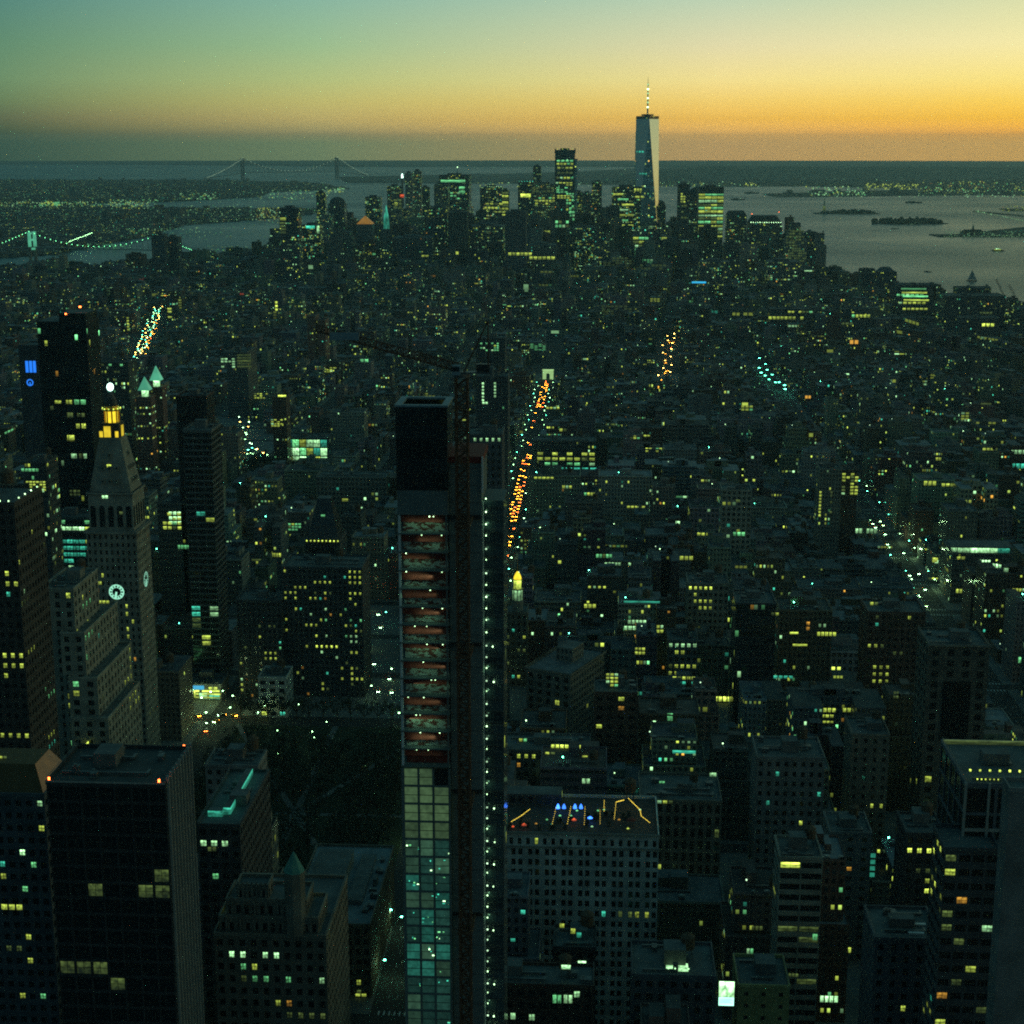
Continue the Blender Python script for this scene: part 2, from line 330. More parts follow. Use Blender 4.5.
# the low far coast along the horizon
far = [(-26000,26500),(-9000,28500),(-5500,26800),(-3800,25500),(-500,25800),(4000,25200),(9000,24000),(16000,20000),(22000,16000),(30000,16500),(33000,12500)]
far2 = [(35300*sin(R(a)), 35300*cos(R(a))) for a in range(69, -48, -6)]
slab('land', far+far2, 'hill', z1=14)
def island_dome(name, cx, cy, L, W, rz, h):
    mb = MB(); n = 28
    pts = []
    for i in range(n):
        a = 2*pi*i/n; q = .9+.1*sin(3*a+cx)
        x, y = L*q*cos(a), W*q*sin(a); pts.append((cx+x*cos(rz)-y*sin(rz), cy+x*sin(rz)+y*cos(rz)))
    mb.prism(pts, -1, h, 'land', 'land'); tag(mb.build(name, fixed=True), kind='structure')
def hills(name, poly, peaks, step, mat):
    """heightfield over the box of the peaks"""
    xs = [p[0] for p in peaks]; ys = [p[1] for p in peaks]; g = {}
    mb = MB(); x0, x1, y0, y1 = min(xs)-6500, max(xs)+6500, min(ys)-4500, max(ys)+4500
    nx, ny = int((x1-x0)/step), int((y1-y0)/step); rr = random.Random(5)
    def H(i, j):
        x, y = x0+i*step, y0+j*step
        if (i, j) not in g:
            h = max(p[4]*math.exp(-((x-p[0])/p[2])**2-((y-p[1])/p[3])**2) for p in peaks)
            g[i, j] = (x, y, (h*(.88+.18*rr.random()) if h > 4 else -3)-1.5)
        return g[i, j]
    for i in range(nx):
        for j in range(ny):
            q = [H(i,j), H(i+1,j), H(i+1,j+1), H(i,j+1)]
            if max(p[2] for p in q) > 0: mb.face(q, mat)
    o = mb.build(name, fixed=True); tag(o, kind='structure')
    for f in o.data.polygons: f.use_smooth = True
PK = []
for (px, D, yy, sx_, sy_) in ((662,16500,168,420,900),(715,17300,165,620,1000),(790,17800,164.6,900,1100),(880,18200,165.2,1000,1100),(970,18800,165,1100,1200),(1070,19500,165,1300,1300),(1180,20000,165,1500,1300)):
    q = atY(px, 170, D); PK.append((q.x, D, sx_, sy_, 325-(yy-145)*D/1641))
hills('hills', SI, PK, 200, 'hill')
# Liberty and Ellis islands with their tree masses
def treemass(name, cx, cy, L, W, rz, h, n, seed):
    rr = random.Random(seed); mb = MB()
    for i in range(n):
        a = rr.random()*2*pi; q = rr.random()**.5
        x, y = L*q*cos(a), W*q*sin(a); X, Y = cx+x*cos(rz)-y*sin(rz), cy+x*sin(rz)+y*cos(rz); r = rr.uniform(5, 11); hh = h*rr.uniform(.6,1.1)*(1.05-.35*q)
        mb.cyl(X, Y, r*.75, ZG, ZG+hh*.55, 'leaf', 6, r1=r); mb.cyl(X, Y, r, ZG+hh*.55, ZG+hh, 'leaf', 6, r1=r*.35)
    tag(mb.build(name, fixed=True), kind='stuff')
LIB = atZ(846, 213.5, 0); ELL = atZ(908, 223.5, 0)
island_dome('ground', LIB.x, LIB.y, 175, 100, .1, ZG); island_dome('ground', ELL.x, ELL.y, 175, 85, .05, ZG)
island_dome('ground', LIB.x+95, LIB.y+10, 70, 40, .1, ZG)
treemass('island_trees', LIB.x+25, LIB.y, 120, 70, .1, 20, 90, 1); treemass('island_trees', ELL.x, ELL.y, 150, 65, .05, 26, 130, 2)
# pier and park land on the right edge across the river, low and lit
def strip(p0, p1, z1=ZG+1, wd=40, name='land'):
    a, b_ = atZ(*p0, 0), atZ(*p1, 0); d = (b_-a).normalized(); n = Vector((-d.y, d.x, 0))*wd/2
    slab(name, [tuple((a-n)[:2]), tuple((b_-n)[:2]), tuple((b_+n)[:2]), tuple((a+n)[:2])], 'land', z1=z1)
strip((975, 211.5), (1080, 222), wd=30); strip((1002, 210), (1090, 210.5), wd=240); strip((934, 236), (1090, 236), wd=150)

# ------------------------------------------------------------------ city: streets, blocks, generic buildings
AVS = [-2400,-2100,-1800,-1500,-1250,-1010,-800,-610,-475,-345,-215,-76,240,480,735,1000,1260,1500,1760]
S23 = 865.0; DS = 80.5
def inside(p, poly):
    x, y = p; c = False; n = len(poly)
    for i in range(n):
        (x1,y1),(x2,y2) = poly[i], poly[i-1]
        if (y1 > y) != (y2 > y) and x < (x2-x1)*(y-y1)/(y2-y1)+x1: c = not c
    return c
HR = []          # footprints kept free for the named buildings (x0,x1,y0,y1)
PATHS = []       # lit streets kept free: (points, half width)
def pathpx(*pts, wd=13, extra=0):
    P = [atZ(x, y, ZG) for x, y in pts]; P = [(p.x, p.y) for p in P]; PATHS.append((P, wd)); return P
def dseg(p, a, b_):
    ax, ay = a; bx, by = b_; dx, dy = bx-ax, by-ay; t = max(0, min(1, ((p[0]-ax)*dx+(p[1]-ay)*dy)/(dx*dx+dy*dy+1e-9)))
    return hypot(p[0]-ax-t*dx, p[1]-ay-t*dy)
BOWERY = pathpx((135,370),(143,350),(152,330),(158,312),wd=15)
UNION = pathpx((238,425),(246,441),(256,457),(266,466),wd=20)
ORANGE = pathpx((658,391),(668,372),(667,352),(673,340),wd=17)
SMALLST = pathpx((581,288),(586,276),(590,268),wd=17)
BWAY = pathpx((372,612),(378,650),(386,700),(392,742),wd=15)
PARK = (-205, -92, S23-40-215, S23-10)
BANDS = [(k, s) for k, s in ()]
WALLC = [(.16,.085,.06),(.20,.12,.085),(.11,.10,.09),(.30,.27,.21),(.36,.34,.27),(.24,.24,.22),(.14,.15,.15),(.09,.07,.06),(.28,.24,.18),(.19,.17,.15)]
CNAME = ['red brick','brown brick','dark grey','beige stone','pale stone','grey','slate grey','dark brown','tan','grey brown']
gens = []
def zone_h(x, y, rr):
    if y < 1000: base, sd, tall = (48, 13, .06) if x > -60 else (46, 14, .10)
    elif y < 1650: base, sd, tall = (36, 12, .07)
    elif y < 2750: base, sd, tall = (19, 7, .045)
    elif y < 3500: base, sd, tall = (25, 9, .05)
    elif y < 4000: base, sd, tall = (33, 14, .12)
    else: base, sd, tall = (55, 26, .2)
    if x < -420 and y < 3900: base, sd = base*.8, sd*.8
    if x < -640 and y > 3300: base, sd, tall = 17, 6, .03
    if x > 900: base *= .8
    if -900 < x < 420 and y > 3850: base, sd = (80, 26) if -560 < x < 20 and y > 4050 else (30, 12) if x > 330 else (50, 20)
    h = max(9, rr.gauss(base, sd*1.35))
    if rr.random() < tall*1.5: h *= rr.uniform(1.4, 2.0)
    return min(h, 70 if y < 1000 else 56 if y < 3900 else 135)
# what must stay in view: (x0, x1, lowest seen pixel row, distance)
PROT = [(283,329,471,1640),(316,386,508,1350),(533,597,476,1500),(155,186,545,985),(330,364,442,1700),(304,327,362,2300),(180,214,672,900),(236,364,700,880),(256,288,706,868),(505,528,640,930),
 (688,730,645,955),(667,699,694,880),(818,860,522,1250),(952,1013,574,1130),(866,927,700,850),(929,990,748,690),(640,722,872,640),(278,376,250,3600),(376,604,220,4100),(604,812,248,3600),(812,860,262,3400),(898,936,318,3050),(946,1008,334,2820),(860,898,290,3350),
 (537,600,720,800),(594,640,760,742),(500,592,770,700),(734,778,700,840),(166,177,336,2950),(225,257,372,1900),(476,508,420,1280),(466,502,470,860),(87,129,372,1500),(136,164,480,1480),(770,815,326,2600),(758,800,398,2300)]
def protect(x, y, wd, h):
    a = proj(x-wd/2, y, h)[0]; b_ = proj(x+wd/2, y, h)[0]; t_ = proj(x, y, h)[1]
    for x0, x1, yb, Y in PROT:
        if y < Y-8 and b_ > x0-1 and a < x1+1 and t_ < yb:
            d = Vector(ray((a+b_)/2, yb)); h = min(h, max(8, EYE+d.z*(y-16)/d.y)); t_ = proj(x, y, h)[1]
    return h
def clear(x, y, w_, d_):
    r = .5*max(w_, d_)
    for a, b_, c_, e in HR:
        if a-w_/2 < x < b_+w_/2 and c_-d_/2 < y < e+d_/2: return False
    if PARK[0]-w_/2-8 < x < PARK[1]+w_/2+14 and PARK[2]-d_/2-9 < y < PARK[3]+d_/2+22: return False
    if -88-w_/2 < x < -64+w_/2 and y < 2262: return False
    if -110 < x < -50 and 2240 < y < 2420: return False
    if 229-w_/2 < x < 253+w_/2 and y < 2750: return False
    for P, wd in PATHS:
        if abs(P[0][1]-y) < 1500 and any(dseg((x, y), P[i], P[i+1]) < wd+r*.8 for i in range(len(P)-1)): return False
    return True
def visible_win(x, y, h, m=60):
    a, b_ = proj(x, y, h+4); c_, e = proj(x, y, 0)
    return -m < a < 1024+m and b_ < 1030+m*.2
def gen_city():
    rr = random.Random(23)
    def fill(bx0, bx1, by0, by1, rot, ox, oy):
        """one block in local frame, rotated by rot about (ox,oy)"""
        D = by1-by0; rows = ((by0, by0+D/2-2), (by0+D/2+2, by1))
        for (r0, r1) in rows:
            x = bx0
            while x < bx1-6:
                y_ref = oy + r0
                wd = rr.choice((8, 12, 15, 18, 23, 30, 30, 45)) if y_ref < 1650 else rr.choice((7, 9, 12, 15, 23, 30))
                if y_ref > 3400: wd = rr.choice((18, 24, 30, 45))
                if bx1-x-wd < 7: wd = bx1-x
                cx, cy = x+wd/2, (r0+r1)/2; x += wd
                dd = (r1-r0)*rr.uniform(.8, 1.0)
                cy = r0+dd/2 if r0 == rows[0][0] else r1-dd/2
                X, Y = ox+cx*cos(rot)-cy*sin(rot), oy+cx*sin(rot)+cy*cos(rot)
                h = zone_h(X, Y, rr)
                if 120 < X < 229 and 820 < Y < 1480: h = min(h, 12+rr.random()*10)
                if 165 < X < 229 and 1850 < Y < 2560: h = min(h, 9+rr.random()*4)
                if wd < 10: h = min(h, 22)
                h = protect(X, Y, wd, h)
                h = min(h, wd*4.5)
                q = rr.random(); sty_, cc, sd, f1, f2 = rr.random(), rr.randrange(10), rr.random(), rr.random(), rr.random()
                if not visible_win(X, Y, h): continue
                if not inside((X, Y), MANH) or not clear(X, Y, wd, dd): continue
                sty = 'brick' if sty_ < .42 else 'loft' if sty_ < .66 else 'apartment' if sty_ < .80 else 'office' if sty_ < .9 else 'ribbon' if sty_ < .95 else 'curtain' if sty_ < .975 else 'brightoffice'
                if sty in ('curtain', 'brightoffice', 'ribbon'): cc = rr.choice((2,5,6,6))
                if y_ref > 3650 or Y > 3850: sty = ('wall', 'darkglass', sty, 'brick')[int(sd*3.99)]
                cl = tuple(v*rr.uniform(.75, 1.15) for v in WALLC[cc])
                gens.append(dict(x=X, y=Y, w=wd-.25, d=dd, rot=rot, h=h, sty=sty, c=cl, cn=CNAME[cc], rnd=sd, f1=f1, f2=f2))
    # Manhattan grid
    for k in range(-22, 9+16):
        y0 = S23+(k)*DS+9; y1 = y0+DS-18
        if y1 < 330 or y0 > 2720: continue
        for i in range(len(AVS)-1):
            a, b_ = AVS[i]+15, AVS[i+1]-15
            if i in (5,6): pass
            if AVS[i] >= 480 and y0 > 1560: continue
            if abs(AVS[i+1]-AVS[i]) < 1: continue
            fill(a, b_, y0, y1, 0, 0, 0)
    # West Village, turned
    for i in range(-14, 22):
        for j in range(-8, 18):
            ox, oy = 480, 1560; rot = R(26)
            x0, y0 = i*120.0, j*75.0
            cx, cy = x0+60, y0+37
            X, Y = ox+cx*cos(rot)-cy*sin(rot), oy+cx*sin(rot)+cy*cos(rot)
            if X < 488 or Y < 1590 or Y > 2720: continue
            fill(x0+8, x0+112, y0+7, y0+68, rot, ox, oy)
    # below Houston: three slightly turned grids
    for (xa, xb, rot) in ((-3200,-560,R(-7)),(-560,330,R(-4)),(330,1400,R(9))):
        for i in range(-40, 40):
            for j in range(0, 42):
                ox, oy = (xa+xb)/2, 2740; x0, y0 = i*105.0, j*72.0-60
                cx, cy = x0+52, y0+36
                X, Y = ox+cx*cos(rot)-cy*sin(rot), oy+cx*sin(rot)+cy*cos(rot)
                if not (xa+14 < X < xb-8) or Y < 2742 or Y > 5200: continue
                fill(x0+7, x0+98, y0+7, y0+65, rot, ox, oy)
# ------------------------------------------------------------------ windows as real parts
WIN = {}
def win_mesh(w_, h_, kind):
    """sash window: pane + frame with one mullion and a meeting rail; y=0 is the pane, it looks to -y"""
    key = (round(w_, 1), round(h_, 1), kind)
    if key in WIN: return WIN[key]
    mb = MB(); a, b_ = w_/2, h_; f = min(.12, w_*.08); g = 'glass_dark' if kind is None else kind
    mb.box(-a+f, a-f, -.02, .06, f, b_-f, g)
    fr = 'frame_dark'
    mb.box(-a, -a+f, -.08, .06, 0, b_, fr); mb.box(a-f, a, -.08, .06, 0, b_, fr); mb.box(-a+f, a-f, -.08, .06, 0, f, fr); mb.box(-a+f, a-f, -.08, .06, b_-f, b_, fr)
    if w_ > 1.6: mb.box(-f/2, f/2, -.06, -.02, f, b_-f, fr)
    mb.box(-a+f, a-f, -.07, -.021, b_*.5-f/2, b_*.5+f/2, fr)
    o = mb.build('window'); me = o.data; bpy.data.objects.remove(o)
    WIN[key] = me; return me
GEO = []       # every geometric window: [root, px, py, w, h, loc, rz, lit]
def geo_face(mb, root, O, U, W_, z0, z1, wall, bay, fl, ww, wh, lit=.03, depth=.35, rnd=0, col=(.2,.2,.2), skip=None, ez=.0, sill=True, litk='YYYYYYDDDGGWWYYTYA'):
    """a wall with real recessed window openings. O=(x,y) left end seen from outside, U=unit along wall to the right"""
    Nn = (U[1], -U[0])       # outward normal
    n = max(1, int(W_/bay)); m = max(1, int((z1-z0-ez)/fl)); bw = W_/n; fh = (z1-z0-ez)/m
    P = lambda u, z, dd=0: (O[0]+U[0]*u-Nn[0]*dd, O[1]+U[1]*u-Nn[1]*dd, z)
    def q(u0, u1, a, b_): mb.face([P(u0,a), P(u1,a), P(u1,b_), P(u0,b_)], wall, None, rnd, col)
    wd, hh = bw*ww, fh*wh; rz = atan2(U[1], U[0])
    if ez: q(0, W_, z1-ez, z1)
    for j in range(m):
        a = z0+j*fh; s0 = a+(fh-hh)*.5; s1 = s0+hh
        q(0, W_, a, s0); q(0, W_, s1, a+fh)
        for i in range(n+1):
            l = 0 if i == 0 else (i-1)*bw+(bw+wd)/2; r_ = W_ if i == n else i*bw+(bw-wd)/2
            q(l, r_, s0, s1)
        for i in range(n):
            l = i*bw+(bw-wd)/2; r_ = l+wd
            for A in ([P(l,s0),P(l,s0,depth),P(l,s1,depth),P(l,s1)], [P(r_,s0,depth),P(r_,s0),P(r_,s1),P(r_,s1,depth)],
                      [P(l,s0),P(r_,s0),P(r_,s0,depth),P(l,s0,depth)], [P(l,s1,depth),P(r_,s1,depth),P(r_,s1),P(l,s1)]):
                mb.face(A, wall, None, rnd, col)
            c_ = P((l+r_)/2, s0, depth-.02); px, py = proj(c_[0], c_[1], s0+hh/2)
            k = 'lit_'+RN.choice(litk) if RN.random() < lit else None
            if skip and skip(i, j, n, m): k = None
            GEO.append([root, px, py, wd, hh, c_, rz, k, bool(RN.random() < .5)])
def finish_geo():
    by = {}
    for g in GEO: by.setdefault(g[0].name, []).append(g)
    for nm, L in by.items():
        root = L[0][0]
        L.sort(key=lambda g: (g[7] is None, g[2] > 1040, g[2]))
        main, rest = L[:98], L[98:]
        for g in main: instance(win_mesh(g[3], g[4], g[7]), 'window', g[5], g[6], root, root)
        if rest:
            mb = MB()
            for g in rest:
                c_, rz, wd, hh = g[5], g[6], g[3], g[4]; ux, uy = cos(rz)*wd/2, sin(rz)*wd/2
                mt = g[7] or 'glass_dark'
                mb.face([(c_[0]-ux,c_[1]-uy,c_[2]),(c_[0]+ux,c_[1]+uy,c_[2]),(c_[0]+ux,c_[1]+uy,c_[2]+hh),(c_[0]-ux,c_[1]-uy,c_[2]+hh)], mt)
            o = mb.build('window', root, root.location); tag(o, kind='stuff')
HERO = []      # (root, short phrase)
def box_hero(mb, rb, root, x0, x1, y0, y1, z0, z1, sty, geo=None, col=(.2,.2,.2), rnd=None, rcol=(.1,.12,.12), side='W', parapet=1.0, trim=None):
    """walls into mb, roof into rb. geo=(bay,fl,ww,wh,lit) gives real windows on the north face and the visible side"""
    rnd = RN.random() if rnd is None else rnd
    W_, D = x1-x0, y1-y0; bay, fl = STY[sty]
    def sh(a, b_):
        L = hypot(b_[0]-a[0], b_[1]-a[1]); U = max(1, round(L/bay))*bay; V = max(1, round((z1-z0)/fl))*fl
        mb.face([(*a,z0),(*b_,z0),(*b_,z1),(*a,z1)], sty, [(0,0),(U,0),(U,V),(0,V)], rnd, col)
    if geo:
        geo_face(mb, root, (x0,y0), (1,0), W_, z0, z1, 'wall', *geo, rnd=rnd, col=col, ez=1.2)
        if side == 'W': geo_face(mb, root, (x1,y0), (0,1), D, z0, z1, 'wall', *geo, rnd=rnd, col=col, ez=1.2); sh((x0,y1),(x0,y0))
        else: geo_face(mb, root, (x0,y1), (0,-1), D, z0, z1, 'wall', *geo, rnd=rnd, col=col, ez=1.2); sh((x1,y0),(x1,y1))
        sh((x1,y1),(x0,y1))
    else:
        sh((x0,y0),(x1,y0)); sh((x1,y0),(x1,y1)); sh((x1,y1),(x0,y1)); sh((x0,y1),(x0,y0))
    p = parapet; zr = z1-p
    rb.face([(x0+.3,y0+.3,zr),(x1-.3,y0+.3,zr),(x1-.3,y1-.3,zr),(x0+.3,y1-.3,zr)], 'roof', None, rnd, rcol)
    # coping ring: outer lip plus inner faces
    for (a, b_, c_, e) in ((x0-.15,x1+.15,y0-.15,y0+.3),(x0-.15,x1+.15,y1-.3,y1+.15),(x0-.15,x0+.3,y0+.3,y1-.3),(x1-.3,x1+.15,y0+.3,y1-.3)):
        rb.box(a, b_, c_, e, zr-.05, z1+.12, trim or 'wall', rnd=rnd, col=tuple(v*1.15 for v in col), rcol=tuple(v*1.15 for v in col))
def tank(root, x, y, z, s=1.0, par=None):
    mb = MB()
    for dx in (-1.2, 1.2):
        for dy in (-1.2, 1.2): mb.bar((x+dx*s,y+dy*s,z), (x+dx*s,y+dy*s,z+3*s), .12, 'steel')
    mb.cyl(x, y, 2*s, z+3*s, z+6.6*s, 'wood', 10); mb.cyl(x, y, 2.15*s, z+6.6*s, z+8*s, 'wood', 10, r1=.1)
    return mb.build('water_tank', root, root.location)
def rooftop(root, x0, x1, y0, y1, z, seed, n=3, col=(.14,.14,.13), tk=True):
    rr = random.Random(seed); W_, D = x1-x0, y1-y0
    mb = MB(); bw, bd = min(W_*.4, rr.uniform(5,9)), min(D*.4, rr.uniform(4,8)); bx, by = x0+W_*rr.uniform(.25,.5), y0+D*rr.uniform(.3,.5)
    mb.box(bx, bx+bw, by, by+bd, z, z+rr.uniform(3,5.5), 'wall', 'roof', rnd=rr.random(), col=col); mb.build('bulkhead', root, root.location)
    for k in range(n):
        ux, uy = rr.uniform(x0+2, x1-4), rr.uniform(y0+2, y1-4)
        if bx-3 < ux < bx+bw+1 and by-3 < uy < by+bd+1: continue
        mb = MB(); mb.box(ux, ux+rr.uniform(1.5,3.5), uy, uy+rr.uniform(1.5,3), z+.25, z+rr.uniform(1.3,2.2), 'steel')
        mb.box(ux+.2, ux+1, uy+.2, uy+1, z, z+.25, 'steel'); mb.cyl(ux+.8, uy+.8, .5, z+2.2, z+2.5, 'steel', 8); mb.build('roof_unit', root, root.location)
    if W_ > 12 and D > 10:
        for k in range(2):
            mb = MB(); yy = y0+D*rr.uniform(.12,.9); xa, xb = x0+W_*rr.uniform(.05,.3), x0+W_*rr.uniform(.55,.95); mb.box(xa, xb, yy, yy+.7, z+.35, z+1.0, 'steel'); mb.box(xb-.7, xb, yy+.7, yy+D*.08+.7, z+.35, z+1.0, 'steel')
            for q in range(5): mb.box(xa+(xb-xa)*(q+.5)/5-.1, xa+(xb-xa)*(q+.5)/5+.1, yy+.2, yy+.4, z, z+.35, 'steel')
            mb.build('duct', root, root.location)
        mb = MB(); zz = z+2.0
        for (pa, pb) in (((x0+.2,y0+.2),(x1-.2,y0+.2)),((x1-.2,y0+.2),(x1-.2,y1-.2)),((x0+.2,y0+.2),(x0+.2,y1-.2))): mb.bar((*pa,zz), (*pb,zz), .05, 'steel'); mb.bar((*pa,zz-.5), (*pb,zz-.5), .03, 'steel')
        mb.build('railing', root, root.location)
    if tk and W_ > 9: tank(root, x0+W_*rr.uniform(.65,.8), y0+D*rr.uniform(.5,.75), z, rr.uniform(.9,1.2))
def hb(name, label, phrase, x0, x1, yt, Y, depth, sty='brick', geo=None, col=(.2,.17,.14), cat='building', z0=ZG, roof=True, side=None, x2=None, seed=None, rcol=(.1,.12,.12), tk=True, n=3, res=None):
    """a named building from its outline: x0..x1,yt = top edge of the north face standing at distance Y"""
    a, b_ = atY(x0, yt, Y), atY(x1, yt, Y); X0, X1, Z = a.x, b_.x, (a.z+b_.z)/2
    if x2 is not None:      # depth from where the visible side ends
        for k in range(4, 140):
            if (proj(X1, Y+k, Z)[0] >= x2) if x2 > x1 else (proj(X0, Y+k, Z)[0] <= x2): depth = k; break
    root = thing(name, label, cat, ((X0+X1)/2, Y+depth/2, z0))
    side = side or ('W' if (X0+X1)/2 < 0 else 'E')
    seed = seed if seed is not None else int(x0*7+yt)
    mb, rb = MB(), MB(); box_hero(mb, rb, root, X0, X1, Y, Y+depth, z0, Z, sty, geo, col, side=side, rcol=rcol, rnd=random.Random(seed).random())
    mb.build('wall', root, root.location); rb.build('roof', root, root.location)
    if roof: rooftop(root, X0, X1, Y, Y+depth, Z-1.0, seed, n, tk=tk)
    HR.append((X0-1, X1+1, Y-1, Y+depth+1)); HERO.append((root, phrase, (x0+x1)/2, yt))
    return root, X0, X1, Y, Y+depth, Z
# ------------------------------------------------------------------ tower under construction (foreground) and its crane
BR, BEI, PAL, GRY, DRK, SLA = (.15,.085,.06), (.30,.27,.21), (.36,.34,.27), (.20,.20,.19), (.045,.045,.048), (.10,.11,.12)
def pt(k, s=1): return tuple(v*s for v in k)
YC = 385.0
root = thing('skyscraper', 'slender concrete tower under construction with open lit floors, white panels and red bands', 'tower', (0,0,ZG))
root.location = ((atY(450,500,YC)).x, YC+11, ZG)
def ax(px, py=600): return atY(px, py, YC).x
# plan positions along the front
XA, XB, XC, XD, XE = ax(396,450), ax(447.5,450), ax(481,460), ax(482,520), ax(503,600)
zt, zs, zc = atY(400,407,YC).z, atY(400,490,YC).z, atY(420,515,YC).z
zg = atY(420,766,YC).z; zcore = atY(465,458,YC).z
mb = MB()     # core wall
mb.box(XB+.05, XC, YC+2.2, YC+20, ZG, zcore-1.6, 'concrete'); 
for k in range(40):
    z = zcore-3-k*4.3
    if z > 20: mb.box(XB+.3, XC-.2, YC+2.1, YC+2.2, z, z+.12, 'steel')
mb.build('core_wall', root, root.location)
mb = MB(); mb.box(XB, XC+.3, YC+1.9, YC+20.3, zcore-1.6, zcore, 'primer_red'); mb.bar((XC+.2,YC+1.8,zcore), (XC+.2,YC+1.8,zcore-9), .22, 'boatwhite'); mb.build('formwork', root, root.location)
# dark screen round the top floors, open box with a pale rim
mb = MB()
for (a, b_, c_, e) in ((XA,XB,YC,YC+.4),(XA,XB,YC+13.6,YC+14),(XA,XA+.4,YC+.4,YC+13.6),(XB-.4,XB,YC+.4,YC+13.6)): mb.box(a, b_, c_, e, zs, zt, 'darkglass', 'frame_dark', rnd=.11, col=(.012,.012,.013))
for k in range(9): mb.box(XA-.04, XB+.04, YC-.06, YC, zs+2+k*2.2, zs+2.12+k*2.2, 'frame_dark')
for k in range(8): mb.box(XA+.8+k*1.6, XA+.9+k*1.6, YC-.1, YC-.061, zs, zt-1.2, 'frame_dark')
mb.build('safety_screen', root, root.location)
mb = MB()
for (a, b_, c_, e) in ((XA-.2,XB+.2,YC-.2,YC+1.4),(XA-.2,XB+.2,YC+12.6,YC+14.2),(XA-.2,XA+1.4,YC+1.4,YC+12.6),(XB-1.4,XB+.2,YC+1.4,YC+12.6)): mb.box(a, b_, c_, e, zt, zt+.5, 'paleblue')
mb.build('parapet', root, root.location)
mb = MB(); mb.box(XA+.4, XB-.4, YC+.4, YC+13.6, zt-6.2, zt-6, 'concrete'); mb.build('deck', root, root.location)
mb = MB(); mb.box(XA+.1, XB-.05, YC+.1, YC+13.9, zc, zs-.02, 'concrete'); mb.build('concrete_band', root, root.location)
# open floors
nfl = 14; fh = (zc-zg)/nfl; rr = random.Random(3)
m_, t_, b__ = newmat('panel')     # pale sheathing with patches and smears
tc_ = N(t_, 'ShaderNodeTexCoord'); mp_ = N(t_, 'ShaderNodeMapping'); mp_.inputs['Scale'].default_value = (.6, 1, 1.2); t_.links.new(tc_.outputs['Object'], mp_.inputs[0]); nn_ = N(t_, 'ShaderNodeTexNoise'); nn_.inputs['Scale'].default_value = .8; nn_.inputs['Detail'].default_value = 5; nn_.inputs['Roughness'].default_value = .7; t_.links.new(mp_.outputs[0], nn_.inputs['Vector']); n_ = nn_.outputs[0]; t_.links.new(ramp(t_, n_, [(.40,(.13,.03,.02)),(.47,(.17,.06,.04)),(.50,(.30,.34,.27)),(.56,(.52,.57,.48)),(.62,(.34,.38,.31)),(.70,(.12,.14,.12))]), b__.inputs['Base Color']); b__.inputs['Roughness'].default_value = .8
for k in range(nfl):
    z = zg+k*fh; red = k in (0,); ph_ = rr.choice((.38,.46,.52,.58)); rh_ = rr.choice((.0,.06,.14)); 
    mb = MB(); mb.box(XA, XB-.05, YC, YC+13, z-.28, z, 'concrete'); mb.build('floor_slab', root, root.location)
    mb = MB(); mb.box(XA+1.2, XB-.3, YC+2.4, YC+2.7, z+.02, z+fh*ph_, 'panel' if not red else 'primer_red'); mb.build('sheathing_panel', root, root.location)
    mb = MB(); mb.box(XA+.9, XB-.3, YC+1.1, YC+1.3, z+fh*(ph_+.04), z+fh*(ph_+.04)+(fh*(.96-ph_)-.3)*(1-rh_), 'primer_red'); mb.build('red_band', root, root.location)
    mb = MB(); mb.box(XA+.15, XA+.75, YC+.4, YC+1.0, z+.02, z+fh-.3, 'boatwhite'); mb.build('column', root, root.location); mb = MB(); mb.box(XB-.75, XB-.35, YC+.4, YC+.8, z+.02, z+fh-.3, 'concrete'); mb.build('column', root, root.location)
    for bx in sorted(rr.sample(range(2, 12), rr.choice((1,2,2)))):
        mb = MB(); mb.cyl(XA+bx, YC+.55, .13, z+fh-.62, z+fh-.36, 'bulb', 6); mb.cyl(XA+bx, YC+.55, .05, z+fh-.36, z+fh-.28, 'steel', 5); o = mb.build('work_light', root, root.location)
    l = bpy.data.lights.new('work_light', 'AREA'); l.shape = 'RECTANGLE'; l.size = rr.uniform(5, 9); l.size_y = .5; l.energy = rr.choice((20, 32, 46)) if not red else 5; l.color = (.45,1,.55)
    lo = bpy.data.objects.new('work_light_source', l); COL.objects.link(lo); lo.parent = root; lo.location = (XA+rr.uniform(4,8)-root.location.x, YC+.25-root.location.y, z+fh*.62-root.location.z); lo.rotation_euler = (R(62), 0, R(rr.uniform(-14, 14)))
mb = MB(); mb.box(XA+.1, XB-.1, YC+3, YC+13.5, ZG, zc, 'concrete'); mb.build('inner_wall', root, root.location)
